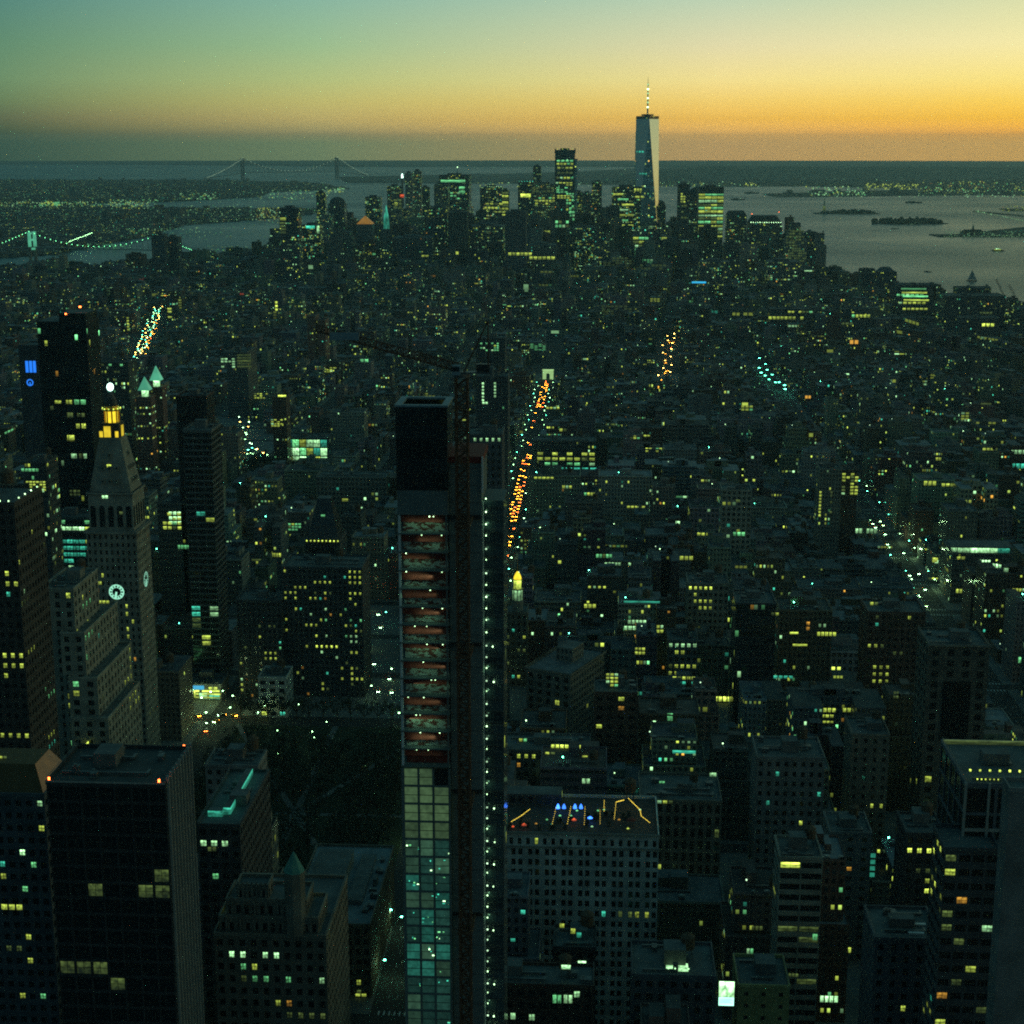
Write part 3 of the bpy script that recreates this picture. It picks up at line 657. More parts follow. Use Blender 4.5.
# glazed floors below
ngl = 20; z1 = zg-.4; gfh = fh*1.04; cols_ = [(.06,.32),(.37,.62),(.67,.95)]
WW = XB-XA
for k in range(ngl):
    zb = z1-(k+1)*gfh
    mb = MB(); mb.box(XA, XB, YC+.05, YC+.6, zb-.5, zb, 'concrete'); 
    for (a, b_) in ((0,.055),(.325,.365),(.625,.665),(.955,1)): mb.box(XA+a*WW, XA+b_*WW, YC+.1, YC+.6, zb, zb+gfh-.5, 'concrete')
    mb.build('spandrel', root, root.location)
    for ci, (a, b_) in enumerate(cols_):
        if k < 4: kd = 'pane_pale' if not (k == 0 and ci == 2) else 'glass_dark'
        elif k < 15: kd = rr.choice(('pane_teal','pane_dim','pane_dim','pane_dim','pane_pale2'))
        elif k == 15: kd = 'glass_dark'
        else: kd = rr.choice(('pane_dim','pane_dim','pane_teal','pane_dim','glass_dark'))
        if 'pane_pale' not in MAT:
            glow('pane_pale', (.20,.38,.16), .20, .9, .7); glow('pane_teal', (.04,.34,.24), .22, 1.0, 1.0); glow('pane_dim', (.04,.18,.13), .17, 1.0, .9); glow('pane_pale2', (.12,.32,.18), .19, .95, .8)
        mb = MB(); mb.box(XA+a*WW, XA+b_*WW, YC+.35, YC+.42, zb+.05, zb+gfh-.55, kd); mb.box(XA+a*WW, XA+b_*WW, YC+.25, YC+.349, zb+gfh*.42, zb+gfh*.45, 'frame_dark'); mb.build('window', root, root.location)
        if k > 3 and rr.random() < .55:
            for q in range(rr.choice((1,2,4))):
                u = XA+(a+rr.random()*(b_-a))*WW; zz = zb+rr.uniform(.6, gfh-1.1); w_ = rr.uniform(.12,.7)
                mb = MB(); mb.box(u, u+w_, YC+.2, YC+.24, zz, zz+rr.uniform(.12,.4), rr.choice(('strong_T','strong_T','bulb','strong_G') if k < 14 else ('lit_T','lit_G','strong_T'))); mb.build('work_light', root, root.location)
# hoist bay on the right with a lamp on every landing
zh = atY(490,504,YC).z
mb = MB(); mb.box(XC+.05, XE, YC+4, YC+18, ZG, zh, 'curtain', 'concrete', rnd=.3, col=(.10,.12,.12)); mb.build('glazed_bay', root, root.location)
mb = MB()
for x in (XC+.25, XE-.1, XC+2.6): mb.bar((x,YC+3.4,ZG), (x,YC+3.4,zh), .09 if x != XC+.25 else .14, 'steel' if x != XC+.25 else 'boatwhite')
mb.build('hoist_mast', root, root.location)
k = 0; z = zh-1.5
while z > 60:
    mb = MB(); mb.box(XC+.1, XE, YC+3.3, YC+3.98, z-.16, z, 'steel'); mb.build('landing', root, root.location)
    s_ = rr.random(); mb = MB(); xx = XC+.95
    mb.cyl(xx, YC+3.1, (.21,.17,.12)[int(s_*2.99)], z+1.5+s_*.6, z+1.8+s_*.6, 'bulb' if s_ > .35 else 'bulbdim', 6)
    mb.box(xx-.05, xx+.05, YC+3.15, YC+3.3, z-.1, z+1.5, 'steel'); mb.build('landing_lamp', root, root.location)
    if s_ < .16: mb = MB(); mb.cyl(xx+1.5+s_*3, YC+3.1, .17, z+1.3, z+1.6, 'bulb', 6); mb.build('landing_lamp', root, root.location)
    if k % 2 == 0 and k < 60:
        l = bpy.data.lights.new('landing_lamp', 'POINT'); l.energy = 14 if s_ > .4 else 5; l.color = (.4,1,.55); l.shadow_soft_size = .2
        lo = bpy.data.objects.new('landing_lamp_source', l); COL.objects.link(lo); lo.parent = root; lo.location = (xx+.3-root.location.x, YC+2.6-root.location.y, z+1.7-root.location.z)
    z -= 3.15; k += 1
HR.append((XA-2, XE+2, YC-2, YC+24)); HERO.append((root, 'the unfinished tower', 450, 620))

# tower crane standing in front of the core
CY = 378.0; cx = atY(462.5, 500, CY).x; ztop = atY(462, 377, CY).z; cr = thing('tower_crane', 'rust coloured tower crane climbing the unfinished tower with its long jib swung left', 'crane', (cx, CY, ZG))
mb = MB(); h_ = 1.35
for dx in (-h_, h_):
    for dy in (-h_, h_): mb.bar((cx+dx,CY+dy,ZG), (cx+dx,CY+dy,ztop), .26, 'rust')
z = 40.0; s_ = 1
while z < ztop-1.5:
    for (a, b_) in (((-h_,-h_),(h_,-h_)),((h_,-h_),(h_,h_)),((-h_,h_),(h_,h_)),((-h_,-h_),(-h_,h_))):
        p, q = (a, b_) if s_ > 0 else (b_, a)
        mb.bar((cx+p[0],CY+p[1],z), (cx+q[0],CY+q[1],z+2.2), .17, 'rust'); mb.bar((cx+a[0],CY+a[1],z), (cx+b_[0],CY+b_[1],z), .13, 'rust')
    z += 2.2; s_ = -s_
mb.build('mast', cr, cr.location)
for py in (525, 655, 805, 930):
    zz = atY(462, py, CY).z; mb = MB()
    for (a, b_, c_, e) in ((-1.9,1.9,-1.9,-1.35),(-1.9,1.9,1.35,1.9),(-1.9,-1.35,-1.35,1.35),(1.35,1.9,-1.35,1.35)): mb.box(cx+a, cx+b_, CY+c_, CY+e, zz-.4, zz+.4, 'rust')
    for dx in (-1.7, 1.7): mb.box(cx+dx-.25, cx+dx+.25, CY+1.9, YC+2.1, zz-.3, zz+.3, 'rust')
    mb.box(XB+.2, XC-.2, YC+1.7, YC+2.09, zz-.45, zz+.45, 'frame_dark'); mb.build('wall_tie', cr, cr.location)
mb = MB(); mb.cyl(cx, CY, 2.0, ztop, ztop+.9, 'steel', 14); mb.build('slewing_ring', cr, cr.location)
mb = MB(); mb.box(cx-1.2, cx+7.2, CY-1.3, CY+1.3, ztop+.9, ztop+1.3, 'steel'); mb.box(cx+3.6, cx+6.8, CY-1.1, CY+1.1, ztop+1.3, ztop+3.2, 'frame_dark'); mb.box(cx+6.8, cx+7.6, CY-1.2, CY+1.2, ztop-.2, ztop+2.6, 'concrete')
for k in range(8): mb.bar((cx-1+k*1.1,CY-1.3,ztop+1.3), (cx-1+k*1.1,CY-1.3,ztop+2.3), .04, 'steel')
mb.bar((cx-1.2,CY-1.3,ztop+2.3), (cx+3.4,CY-1.3,ztop+2.3), .05, 'steel'); mb.build('machinery_deck', cr, cr.location)
mb = MB(); mb.box(cx-2.0, cx-.1, CY-2.9, CY-1.35, ztop+.8, ztop+3.1, 'paleblue'); mb.box(cx-2.06, cx-.3, CY-2.95, CY-2.901, ztop+1.7, ztop+2.8, 'glass_dark'); mb.build('operator_cab', cr, cr.location)
apex = atY(488, 321, CY); A = (apex.x, CY, apex.z)
mb = MB()
for dy in (-1, 1):
    mb.bar((cx+.6,CY+dy,ztop+1.3), (A[0],CY+dy*.3,A[2]), .16, 'rust'); mb.bar((cx+6.4,CY+dy,ztop+1.3), (A[0],CY+dy*.3,A[2]), .12, 'rust')
for k in range(1, 8):
    f = k/8; mb.bar((cx+.6+(A[0]-cx-.6)*f,CY-(1-.7*f),ztop+1.3+(A[2]-ztop-1.3)*f), (cx+.6+(A[0]-cx-.6)*f,CY+(1-.7*f),ztop+1.3+(A[2]-ztop-1.3)*f), .07, 'rust')
mb.build('a_frame', cr, cr.location)
tip = atY(316, 330, CY); T = Vector((tip.x, CY, tip.z)); B0 = Vector((cx-1, CY, ztop+1.6)); n = 26; mb = MB(); prev = None
for k in range(n+1):
    f = k/n; p = B0.lerp(T, f); wv = 1.0*(1-.35*f) if k else .5; q = [p+Vector((0,-wv,-.2)), p+Vector((0,wv,-.2)), p+Vector((.2,0,1.7*(1-.3*f)))]
    if prev:
        for i in range(3):
            mb.bar(prev[i], q[i], .12, 'rust'); mb.bar(prev[i], q[(i+1)%3], .07, 'rust')
    for i in range(3): mb.bar(q[i], q[(i+1)%3], .06, 'rust')
    prev = q
mb.build('jib', cr, cr.location)
mb = MB(); mid = B0.lerp(T, .78)
mb.box(mid.x-4, mid.x+3, CY-1.05, CY-.8, mid.z-.2, mid.z+1.6, 'paleblue'); mb.build('walkway_panel', cr, cr.location)
mb = MB()
for f in (.45, .97): p = B0.lerp(T, f); mb.bar((A[0],CY,A[2]), (p.x,CY,p.z+1.2), .05, 'steel')
mb.build('pendant_line', cr, cr.location)

# ------------------------------------------------------------------ clock tower
Yk = 780.0; zsh = atY(115,531,Yk).z; x0, x1 = atY(90,600,Yk).x, atY(140,600,Yk).x; D = 24.0
ck = thing('clock_tower', 'tall stone clock tower with a gold lit cupola, round white light and two glowing dials', 'clock tower', ((x0+x1)/2, Yk+D/2, ZG))
mb, rb = MB(), MB(); G = (2.7, 4.0, .42, .55, .035)
box_hero(mb, rb, ck, x0, x1, Yk, Yk+D, ZG, zsh, 'brick', G, pt(PAL,.8), side='W', rcol=(.2,.2,.18))
def frust(mbx, cx_, cy_, a, b_, c_, e, z0, z1, mat, rf=None, **k):
    mbx.prism([(cx_-a,cy_-b_),(cx_+a,cy_-b_),(cx_+a,cy_+b_),(cx_-a,cy_+b_)], z0, z1, mat, rf or mat, top=[(cx_-c_,cy_-e),(cx_+c_,cy_-e),(cx_+c_,cy_+e),(cx_-c_,cy_+e)], **k)
kx, ky, a = (x0+x1)/2, Yk+D/2, (x1-x0)/2
za, zp, zb = atY(115,492,Yk+3).z, atY(115,438,Yk+6).z, atY(115,424,Yk+6).z
mb.build('shaft', ck, ck.location); rb.build('terrace', ck, ck.location)
mb = MB()      # loggia stage with deep arches
frust(mb, kx, ky, a+.9, D/2+.9, a+.9, D/2+.9, zsh-1.4, zsh-.2, 'wall', col=pt(PAL,.95)); frust(mb, kx, ky, a-1.6, D/2-1.6, a-1.6, D/2-1.6, zsh-.2, za, 'wall', col=pt(PAL,.8)); frust(mb, kx, ky, a-.9, D/2-.9, a-.9, D/2-.9, za-1, za, 'wall', col=pt(PAL,.95)); mb.build('loggia', ck, ck.location)
for i in range(5):
    for (ux, uy, ox, oy) in ((1,0,kx-a+1.6,ky-D/2+1.6),(0,1,kx+a-1.6,ky-D/2+1.6)):
        L = 2*(a-1.6) if ux else D-3.2; s0 = L*(i+.5)/5; c_ = (ox+ux*s0-uy*-.03, oy+uy*s0-ux*.03)
        mb = MB(); w2 = L/5*.3; pts = [(-w2,0),(w2,0)]+[(w2*cos(pi*q/6), (za-zsh)*.5+w2*sin(pi*q/6)) for q in range(0,7)]
        nn = (uy, -ux); mb.face([(c_[0]+ux*p[0]+nn[0]*.03, c_[1]+uy*p[0]+nn[1]*.03, zsh+1.6+p[1]) for p in pts], 'glass_dark'); mb.build('arched_opening', ck, ck.location)
mb = MB(); frust(mb, kx, ky, a-2.4, D/2-2.4, 5.4, 5.4, za, zp, 'wall', col=pt(PAL,.75)); mb.build('spire_roof', ck, ck.location)
for k, f in enumerate((.18,.42,.66)):
    for s_ in ((-1,0,1) if k < 2 else (0,)):
        for face in (0, 1):
            z = za+(zp-za)*f; hw = (a-2.4)*(1-f)+5.4*f; hd = (D/2-2.4)*(1-f)+5.4*f
            px_, py_ = (kx+s_*3.6, ky-hd) if face == 0 else (kx+hw, ky+s_*3.6)
            mb = MB(); mb.box(px_-.8, px_+.8, py_-.8, py_+.8, z-.5, z+1.6, 'wall', col=pt(PAL,.8))
            if face == 0: mb.box(px_-.5, px_+.5, py_-.86, py_-.801, z, z+1.2, 'glass_dark')
            else: mb.box(px_+.801, px_+.86, py_-.5, py_+.5, z, z+1.2, 'glass_dark')
            mb.build('dormer', ck, ck.location)
mb = MB(); frust(mb, kx, ky, 5.0, 5.0, 4.6, 4.6, zp, zb, 'wall', col=(.05,.05,.04))
mb.build('cupola_base', ck, ck.location)
for (dx, dy, w_) in ((-1.2,-5.1,1.7),(5.1,0,1.7),(3.6,-5.1,.8),(-4.4,-5.1,.9)):
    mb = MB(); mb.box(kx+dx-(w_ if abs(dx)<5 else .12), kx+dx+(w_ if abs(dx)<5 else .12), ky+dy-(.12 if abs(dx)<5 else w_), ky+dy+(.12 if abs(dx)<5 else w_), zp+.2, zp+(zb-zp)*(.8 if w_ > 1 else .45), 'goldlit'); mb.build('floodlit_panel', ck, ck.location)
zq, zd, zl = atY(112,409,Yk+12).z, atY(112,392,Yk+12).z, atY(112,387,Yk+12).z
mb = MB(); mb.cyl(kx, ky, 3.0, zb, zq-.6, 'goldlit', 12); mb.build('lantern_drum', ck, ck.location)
for i in range(10):
    q = 2*pi*i/10; mb = MB(); mb.cyl(kx+3.9*cos(q), ky+3.9*sin(q), .38, zb, zq-.6, 'gold', 7); mb.build('column', ck, ck.location)
mb = MB(); mb.cyl(kx, ky, 4.7, zq-.6, zq+.1, 'gold', 18); mb.build('balcony', ck, ck.location)
for i in range(12):
    q = 2*pi*i/12; mb = MB(); mb.cyl(kx+4.6*cos(q), ky+4.6*sin(q), .33, zq+.1, zq+.75, 'strong_Y', 6); mb.build('balcony_lamp', ck, ck.location)
mb = MB(); P0 = 3.5
for i in range(5): mb.cyl(kx, ky, P0*cos(i*pi/11), zq+.1+(zd-zq)*i/5, zq+.1+(zd-zq)*(i+1)/5, 'gold' if i < 1 else 'frame_dark', 12, r1=P0*cos((i+1)*pi/11)); 
mb.build('dome', ck, ck.location)
mb = MB()
for i in range(6): 
    q0, q1 = pi*i/6, pi*(i+1)/6; mb.cyl(kx, ky, 1.75*sin(q0)+.01, zl-2.1*cos(q0), zl-2.1*cos(q1), 'white', 12, r1=1.75*sin(q1)+.01)
mb.build('lantern_light', ck, ck.location)
# dials: white ring, dark centre, twelve dark marks, hands
def dial(px, py, face, r=4.0):
    p = atY(px, py, Yk-.2); c_ = Vector((p.x, Yk-.06, p.z)) if face == 0 else Vector((x1+.06, Yk+D/2, p.z))
    U = Vector((1,0,0)) if face == 0 else Vector((0,1,0)); V = Vector((0,0,1)); Nn = Vector((0,-1,0)) if face == 0 else Vector((1,0,0))
    P = lambda rr_, t, d: c_+U*(rr_*sin(t))+V*(rr_*cos(t))+Nn*d
    mb = MB(); n = 36
    for i in range(n):
        a0, a1 = 2*pi*i/n, 2*pi*(i+1)/n; mb.face([P(r*.56,a0,.1),P(r*.56,a1,.1),P(r,a1,.1),P(r,a0,.1)], 'dial'); mb.face([P(r,a0,0),P(r,a1,0),P(r,a1,.1),P(r,a0,.1)], 'stone')
    mb.face([P(r*.56,2*pi*i/n,.05) for i in range(n)], 'frame_dark'); o = mb.build('clock_dial', ck, ck.location)
    mb = MB()
    for i in range(12):
        t0 = 2*pi*i/12; d = .14 if i % 3 else .2
        mb.face([P(r*.62,t0-d*.9,.13),P(r*.62,t0+d*.9,.13),P(r*.86,t0+d*.6,.13),P(r*.86,t0-d*.6,.13)], 'frame_dark')
    mb.build('hour_mark', o, ck.location)
    for t0, L, wv in ((R(183), .92, .09), (R(200), .58, .13)):
        mb = MB(); uu = U*sin(t0)+V*cos(t0); vv = U*cos(t0)-V*sin(t0)
        b0 = c_+Nn*.16; mb.face([b0-vv*r*wv, b0+vv*r*wv, b0+uu*r*L+vv*r*wv*.5, b0+uu*r*L-vv*r*wv*.5], 'dial'); 
        mb.build('clock_hand', o, ck.location)
    return o
for args in ((116.5,592,0),(148,585.5,1)):
    dial(*args)
HR.append((x0-3, x1+3, Yk-3, Yk+D+3)); HERO.append((ck, 'the clock tower', 115, 560))

# ------------------------------------------------------------------ stepped limestone block in front of it
x0 = atY(40,588,690).x; X1 = atY(73,588,690).x
nb = thing('office_building', 'stepped limestone block with many terraces just in front of the clock tower', 'building', ((x0+X1)/2, 720, ZG))
mb, rb = MB(), MB(); steps = [(40,73,588,690,97),(60,84,632,687,117),(68,97,677,684,131),(70,108,717,680,139)]
for k, (a, b_, yt, Yq, xr) in enumerate(steps):
    pa, pb = atY(a, yt, Yq), atY(b_, yt, Yq); z = pa.z; dd = 30
    for q in range(6, 90):
        if proj(pb.x, Yq+q, z)[0] >= xr: dd = q; break
    dd = min(dd, 776-Yq)
    box_hero(mb, rb, nb, pa.x, pb.x, Yq, Yq+dd, ZG, z, 'brick', (4.6,4.4,.42,.60,.04) if k < 3 else (4.6,4.4,.42,.60,.02), pt(PAL,.85 if k else .8), side='W', rcol=(.12,.12,.11))
    if k == 0: rooftop(nb, pa.x, pb.x, Yq, Yq+dd, z-1, 5, 4, col=(.2,.19,.16)); HR.append((pa.x-8, pb.x+25, 675, 776))
mb.build('wall', nb, nb.location); rb.build('roof', nb, nb.location); HERO.append((nb, 'the stepped limestone block', 70, 650))
# ------------------------------------------------------------------ other named buildings, near to far
def beacon(root, px, py, Y, r=.45):
    p = atY(px, py, Y); mb = MB(); mb.cyl(p.x, p.y, r*.3, p.z-1.6, p.z-.3, 'steel', 6); mb.cyl(p.x, p.y, r, p.z-.3, p.z+.5, 'beacon', 8); mb.build('beacon', root, root.location)
def lamprow(root, x0, x1, y, z, n, mat='bulb', r=.35, axis=0, name='roof_lamp'):
    for i in range(n):
        f = (i+.5)/n; q = x0+(x1-x0)*f; xx, yy = (q, y) if axis == 0 else (y, q)
        mb = MB(); mb.cyl(xx, yy, r*.4, z-.5, z, 'steel', 5); mb.cyl(xx, yy, r, z, z+r*1.6, mat, 6); mb.build(name, root, root.location)
# tall dark glass tower, left
r_, a, b_, c_, e, z = hb('skyscraper', 'tall dark glass tower on the left with three red roof beacons and scattered lit floors', 'the tall dark left tower', 37, 86, 322, 1000, 26, 'darkglass', None, (.015,.017,.018), 'tower', roof=False)
for i in range(1, 26):
    pass
mb = MB()
for i in range(9): x = a+(b_-a)*i/8; mb.box(x-.15, x+.15, c_-.35, c_-.02, 30, z, 'frame_dark')
for k in range(14): mb.box(a-.05, b_+.05, c_-.2, c_-.021, 40+k*(z-42)/14, 40.5+k*(z-42)/14, 'frame_dark')
mb.build('mullion_grid', r_, r_.location)
mb = MB(); mb.prism([(a,c_),(b_,c_),(b_,e),(a,e)], z+.2, z+.3, 'darkglass', 'roof', col=(.02,.02,.02)); mb.box(a+(b_-a)*.45, b_-.5, c_+.5, e-2, z+.3, z+5.5, 'darkglass', 'roof', col=(.02,.02,.02)); mb.build('crown', r_, r_.location)
for q in ((40,326),(66,314),(80,307)): beacon(r_, *q, 1001, .8)
hb('office_building', 'glass office with greenish lit bands at the foot of the tall dark tower', 'the green banded office', 46, 90, 517, 955, 24, 'curtain', (3.6,4.1,.94,.6,.4), (.06,.09,.09), n=2, tk=False)
r_, a, b_, c_, e, z = hb('office_building', 'dark brown high rise at the left edge with yellow lit floors and roof lamps', 'the brown left edge high rise', -70, 14, 502, 560, 30, 'office', (3.0,3.9,.5,.5,.02), (.058,.048,.042), x2=42, n=3)
lamprow(r_, a+8, b_-.6, c_+.5, z+.2, 7, 'bulb', .28); lamprow(r_, c_+3, e-1, b_-.5, z+.2, 4, 'bulb', .28, 1)
# dark tower bottom left with pale fins
r_, a, b_, c_, e, z = hb('skyscraper', 'black glass tower at bottom left with pale vertical fins and two red corner beacons', 'the black finned tower', 46, 165, 782, 380, 30, 'darkglass', (4.2,4.4,.88,.82,.0), (.028,.032,.034), 'tower', x2=190, tk=False, n=5, rcol=(.05,.06,.06))
for i in range(9):
    y = c_+(e-c_)*(i+.5)/9
    mb = MB(); mb.box(b_+.02, b_+.7, y-.22, y+.22, 60, z+1.5, 'frame_pale'); mb.build('fin', r_, r_.location)
mb = MB(); mb.box(a, b_, c_-.25, c_-.16, z-.3, z+.1, 'frame_pale'); mb.build('roof_edge', r_, r_.location)
beacon(r_, 49, 779, 380.5, .3); beacon(r_, 159, 781, 380.5, .3); beacon(r_, 184, 747, 380+28, .3)
# gold pyramid building far left bottom
r_, a, b_, c_, e, z = hb('office_building', 'left edge office block with an amber lit pyramid roof above lit floors', 'the amber roofed block', -40, 44, 793, 420, 22, 'office', (3.0,3.8,.55,.5,.02), pt(SLA,.8), roof=False)
mb = MB(); kx, ky = (a+b_)/2, (c_+e)/2; glow('amberlit', (.75,.34,.03), .04, .7, .3)
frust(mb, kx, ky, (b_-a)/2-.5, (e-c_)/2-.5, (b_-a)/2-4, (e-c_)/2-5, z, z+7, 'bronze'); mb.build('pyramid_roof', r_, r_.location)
mb = MB(); mb.face([(b_-.45,c_+.6,z+.05),(b_-.45,e-.6,z+.05),(b_-3.9,e-5,z+6.95),(b_-3.9,c_+5,z+6.95)], 'amberlit'); mb.build('lit_roof_slope', r_, r_.location)  # glowing sheet stands in for the light falling on this slope
r_, a, b_, c_, e, z = hb('loft_building', 'dark loft block with a teal lit rooftop stair, right of the black tower', 'the teal roofed loft', 197, 240, 824, 500, 24, 'loft', (3.4,3.9,.6,.55,.02), pt(DRK,1.2), x2=269, tk=False, n=2)
mb = MB(); mb.box(b_-8, b_-5.5, c_+10, e-3, z-.9, z+1.6, 'lit_T', 'roof'); mb.box(b_-13, b_-8, c_+8, c_+11, z-.9, z+1.2, 'lit_T', 'roof'); mb.build('rooftop_enclosure', r_, r_.location)
hb('office_building', 'low pale roofed block between the black tower and the park', 'the low roof by the park', 205, 258, 765, 590, 17, 'loft', (3.4,4,.5,.5,.03), GRY, n=6)
# gothic stepped building with turret
r_, a, b_, c_, e, z = hb('gothic_tower', 'stepped gothic block with a small copper turret and lit office rows below', 'the turreted gothic block', 214, 326, 934, 430, 20, 'office', (3.2,3.9,.5,.55,.03), pt(BEI,.55), x2=347, tk=False, n=8)
for k_, (xa, xb, yt, dy, dd_) in enumerate(((219,318,915,1.2,16),(226,306,898,2.6,12),(236,268,884,3.8,7))):
    p, q = atY(xa, yt, 430+dy), atY(xb, yt, 430+dy); mb, rb = MB(), MB(); box_hero(mb, rb, r_, p.x, q.x, 430+dy, 430+dy+dd_, z-1-k_*.01, p.z, 'office', (2.4,3.8,.5,.6,0), pt(BEI,.6)); mb.build('setback', r_, r_.location); rb.build('terrace', r_, r_.location)
    for u in range(7):
        x = p.x+(q.x-p.x)*(u+.5)/7; m2 = MB(); m2.box(x-.3, x+.3, 430+dy-.35, 430+dy-.16, p.z-5, p.z+.9, 'wall', col=pt(BEI,.7)); m2.build('pinnacle', r_, r_.location)
tp = atY(294, 868, 431.8); mb = MB(); zz = atY(294,872,431.8).z; mb.cyl(tp.x, 431.8, 3.1, p.z-14, zz, 'wall', 8, col=pt(BEI,.75)); mb.cyl(tp.x, 431.8, 3.3, zz, zz+.5, 'wall', 8, col=pt(BEI,.75)); mb.build('turret', r_, r_.location)
mb = MB(); mb.cyl(tp.x, 431.8, 3.2, zz+.5, zz+6.5, 'copper', 8, r1=.15); mb.bar((tp.x,431.8,zz+6), (tp.x,431.8,zz+8), .08, 'steel'); mb.build('turret_roof', r_, r_.location)
# courtyard building: U-shaped flat roof
p0, p1 = atY(285, 922, 560), atY(370, 922, 560); Z = p0.z; X0, X1 = p0.x, p1.x; YB = 560
for q in range(10, 150):
    if proj(X1, YB+q, Z)[1] < 846: break
DB = q; r_ = thing('courtyard_building', 'large low block with a pale rimmed flat roof around a light court', 'building', ((X0+X1)/2, YB+DB/2, ZG)); mb, rb = MB(), MB()
box_hero(mb, rb, r_, X0, X1, YB, YB+DB, ZG, Z, 'loft', (3.2,4.0,.55,.55,.02), pt(BEI,.5), side='W', rcol=(.15,.2,.22), trim=None); mb.build('wall', r_, r_.location); rb.build('roof', r_, r_.location)
mb = MB(); cxa, cxb, cya, cyb = X0+(X1-X0)*.12, X0+(X1-X0)*.55, YB+DB*.42, YB+DB*.8
mb.box(cxa, cxb, cya, cyb, Z-.9, Z+4.5, 'brick', 'roof', rnd=.2, col=pt(PAL,.9)); mb.build('penthouse', r_, r_.location)
mb = MB(); mb.box(cxb+3, cxb+9, YB+DB*.25, YB+DB*.85, Z-.9, Z+.9, 'wall', 'roof', col=(.2,.22,.22)); mb.build('skylight', r_, r_.location); rooftop(r_, cxb+10, X1-1, YB+6, YB+DB-6, Z-.95, 9, 8, tk=False)
HR.append((X0, X1, YB, YB+DB)); HERO.append((r_, 'the courtyard block', 330, 860))

# hotel-like block with the rooftop bar
r_, a, b_, c_, e, z = hb('office_building', 'broad pale block of paired windows carrying a rooftop bar, right of the unfinished tower', 'the rooftop bar block', 440, 659, 833, 544, 36, 'brick', None, (.60,.61,.55), roof=False, rcol=(.05,.045,.04))
for ch in [o for o in COL.objects if o.parent is r_]: bpy.data.objects.remove(ch)
mb, rb = MB(), MB(); box_hero(mb, rb, r_, a, b_, c_+.02, e, ZG, z, 'brick', None, (.55,.56,.50), side='E', rcol=(.06,.05,.045))
mb.f = mb.f[1:]; mb.mi = mb.mi[1:]; mb.uv = mb.uv[4:]; mb.rnd = mb.rnd[1:]; mb.col = mb.col[1:]     # north wall is rebuilt below with openings
PW = (b_-a)/13; x = a; zt_ = z-5.6
for k in range(13):
    geo_face(mb, r_, (a+k*PW, c_), (1,0), PW*.18, ZG, zt_, 'wall', 50, 4.0, .0, .5, 0, rnd=0, col=(.55,.56,.50))
    GEO.pop() if GEO and GEO[-1][3] < .01 else None
    geo_face(mb, r_, (a+(k+.18)*PW, c_), (1,0), PW*.82, ZG, zt_, 'wall', PW*.4, 4.0, .62, .62, .008, rnd=0, col=(.55,.56,.50))
geo_face(mb, r_, (a, c_), (1,0), b_-a, zt_, z-1.2, 'wall', PW/2.0, 4.4, .42, .58, .05, rnd=0, col=(.55,.56,.50), litk='YWrT')
GEO[:] = [g for g in GEO if g[3] > .3]
mb.face([(a,c_,z-1.2),(b_,c_,z-1.2),(b_,c_,z),(a,c_,z)], 'wall', None, 0, (.60,.61,.55))
mb.build('wall', r_, r_.location); rb.build('roof', r_, r_.location)
mb = MB(); mb.box(a-.5, b_+.5, c_-.8, c_-.16, z-.3, z+.5, 'wall', col=pt(PAL,.85)); mb.box(a-.3, b_+.3, c_-.5, c_-.01, zt_-.2, zt_+.3, 'wall', col=pt(PAL,.85)); mb.build('cornice', r_, r_.location)
HOTEL = (a, b_, c_, e, z); hotel = r_
mb = MB(); mb.box(a+20, a+44, e-9, e-1, z-.95, z+3.6, 'loft', 'roof', rnd=.4, col=(.1,.09,.08)); mb.build('bulkhead', r_, r_.location)
tank(r_, b_-10, e-4, z+.5, 1.1)
def rp(px, py): return atZ(px, py, z-.9)
def festoon(lbl, pts, per=9):
    o = thing('string_light', lbl, 'string lights', tuple(rp(*pts[0]))); P = [rp(*p)+Vector((0,0,2.6)) for p in pts]; mb = MB()
    for i in range(len(P)-1): mb.bar(P[i], P[i+1], .04, 'steel')
    for p in P: mb.bar(p-Vector((0,0,2.6)), p, .05, 'steel')
    mb.build('cable', o, o.location); mb = MB()
    for i in range(len(P)-1):
        for k in range(per): p = P[i].lerp(P[i+1], (k+.5)/per); mb.cyl(p.x, p.y, .12, p.z-.22, p.z, 'stringlight', 5)
    mb.build('bulbs', o, o.location)
festoon('yellow string of bulbs at the left end of the rooftop bar', [(511,828),(521,822),(530,815)])
festoon('vertical looking string of amber bulbs, left of the blue lit umbrellas', [(552,831),(556,813)])
festoon('second amber bulb string across the bar deck, under the left blue lamps', [(567,831),(571,812)])
festoon('third amber bulb string across the bar deck, under the right blue lamps', [(584,832),(585,812)])
festoon('fourth amber bulb string across the deck beside the blue umbrella', [(600,831),(600,815)])
festoon('tall yellow bulb string hanging over the middle right of the bar', [(614,826),(616,808),(624,806)], 11)
festoon('short thick yellow bulb string right of the blue umbrella', [(604,818),(604,806)], 10)
festoon('long yellow bulb string curving round the right corner of the bar', [(628,804),(634,810),(640,816),(641,822),(650,829)], 9)
def umbrella(lbl, px, py, mat, r=1.3):
    p = rp(px, py); o = thing('umbrella', lbl, 'umbrella', tuple(p)); mb = MB(); mb.cyl(p.x, p.y, .05, p.z, p.z+2.3, 'steel', 6); mb.build('pole', o, o.location)
    mb = MB(); mb.cyl(p.x, p.y, r, p.z+2.0, p.z+2.7, mat, 8, r1=.1); mb.build('canopy', o, o.location)
umbrella('umbrella lit deep blue standing mid deck of the rooftop bar', 590, 823, 'strong_B', 1.0)
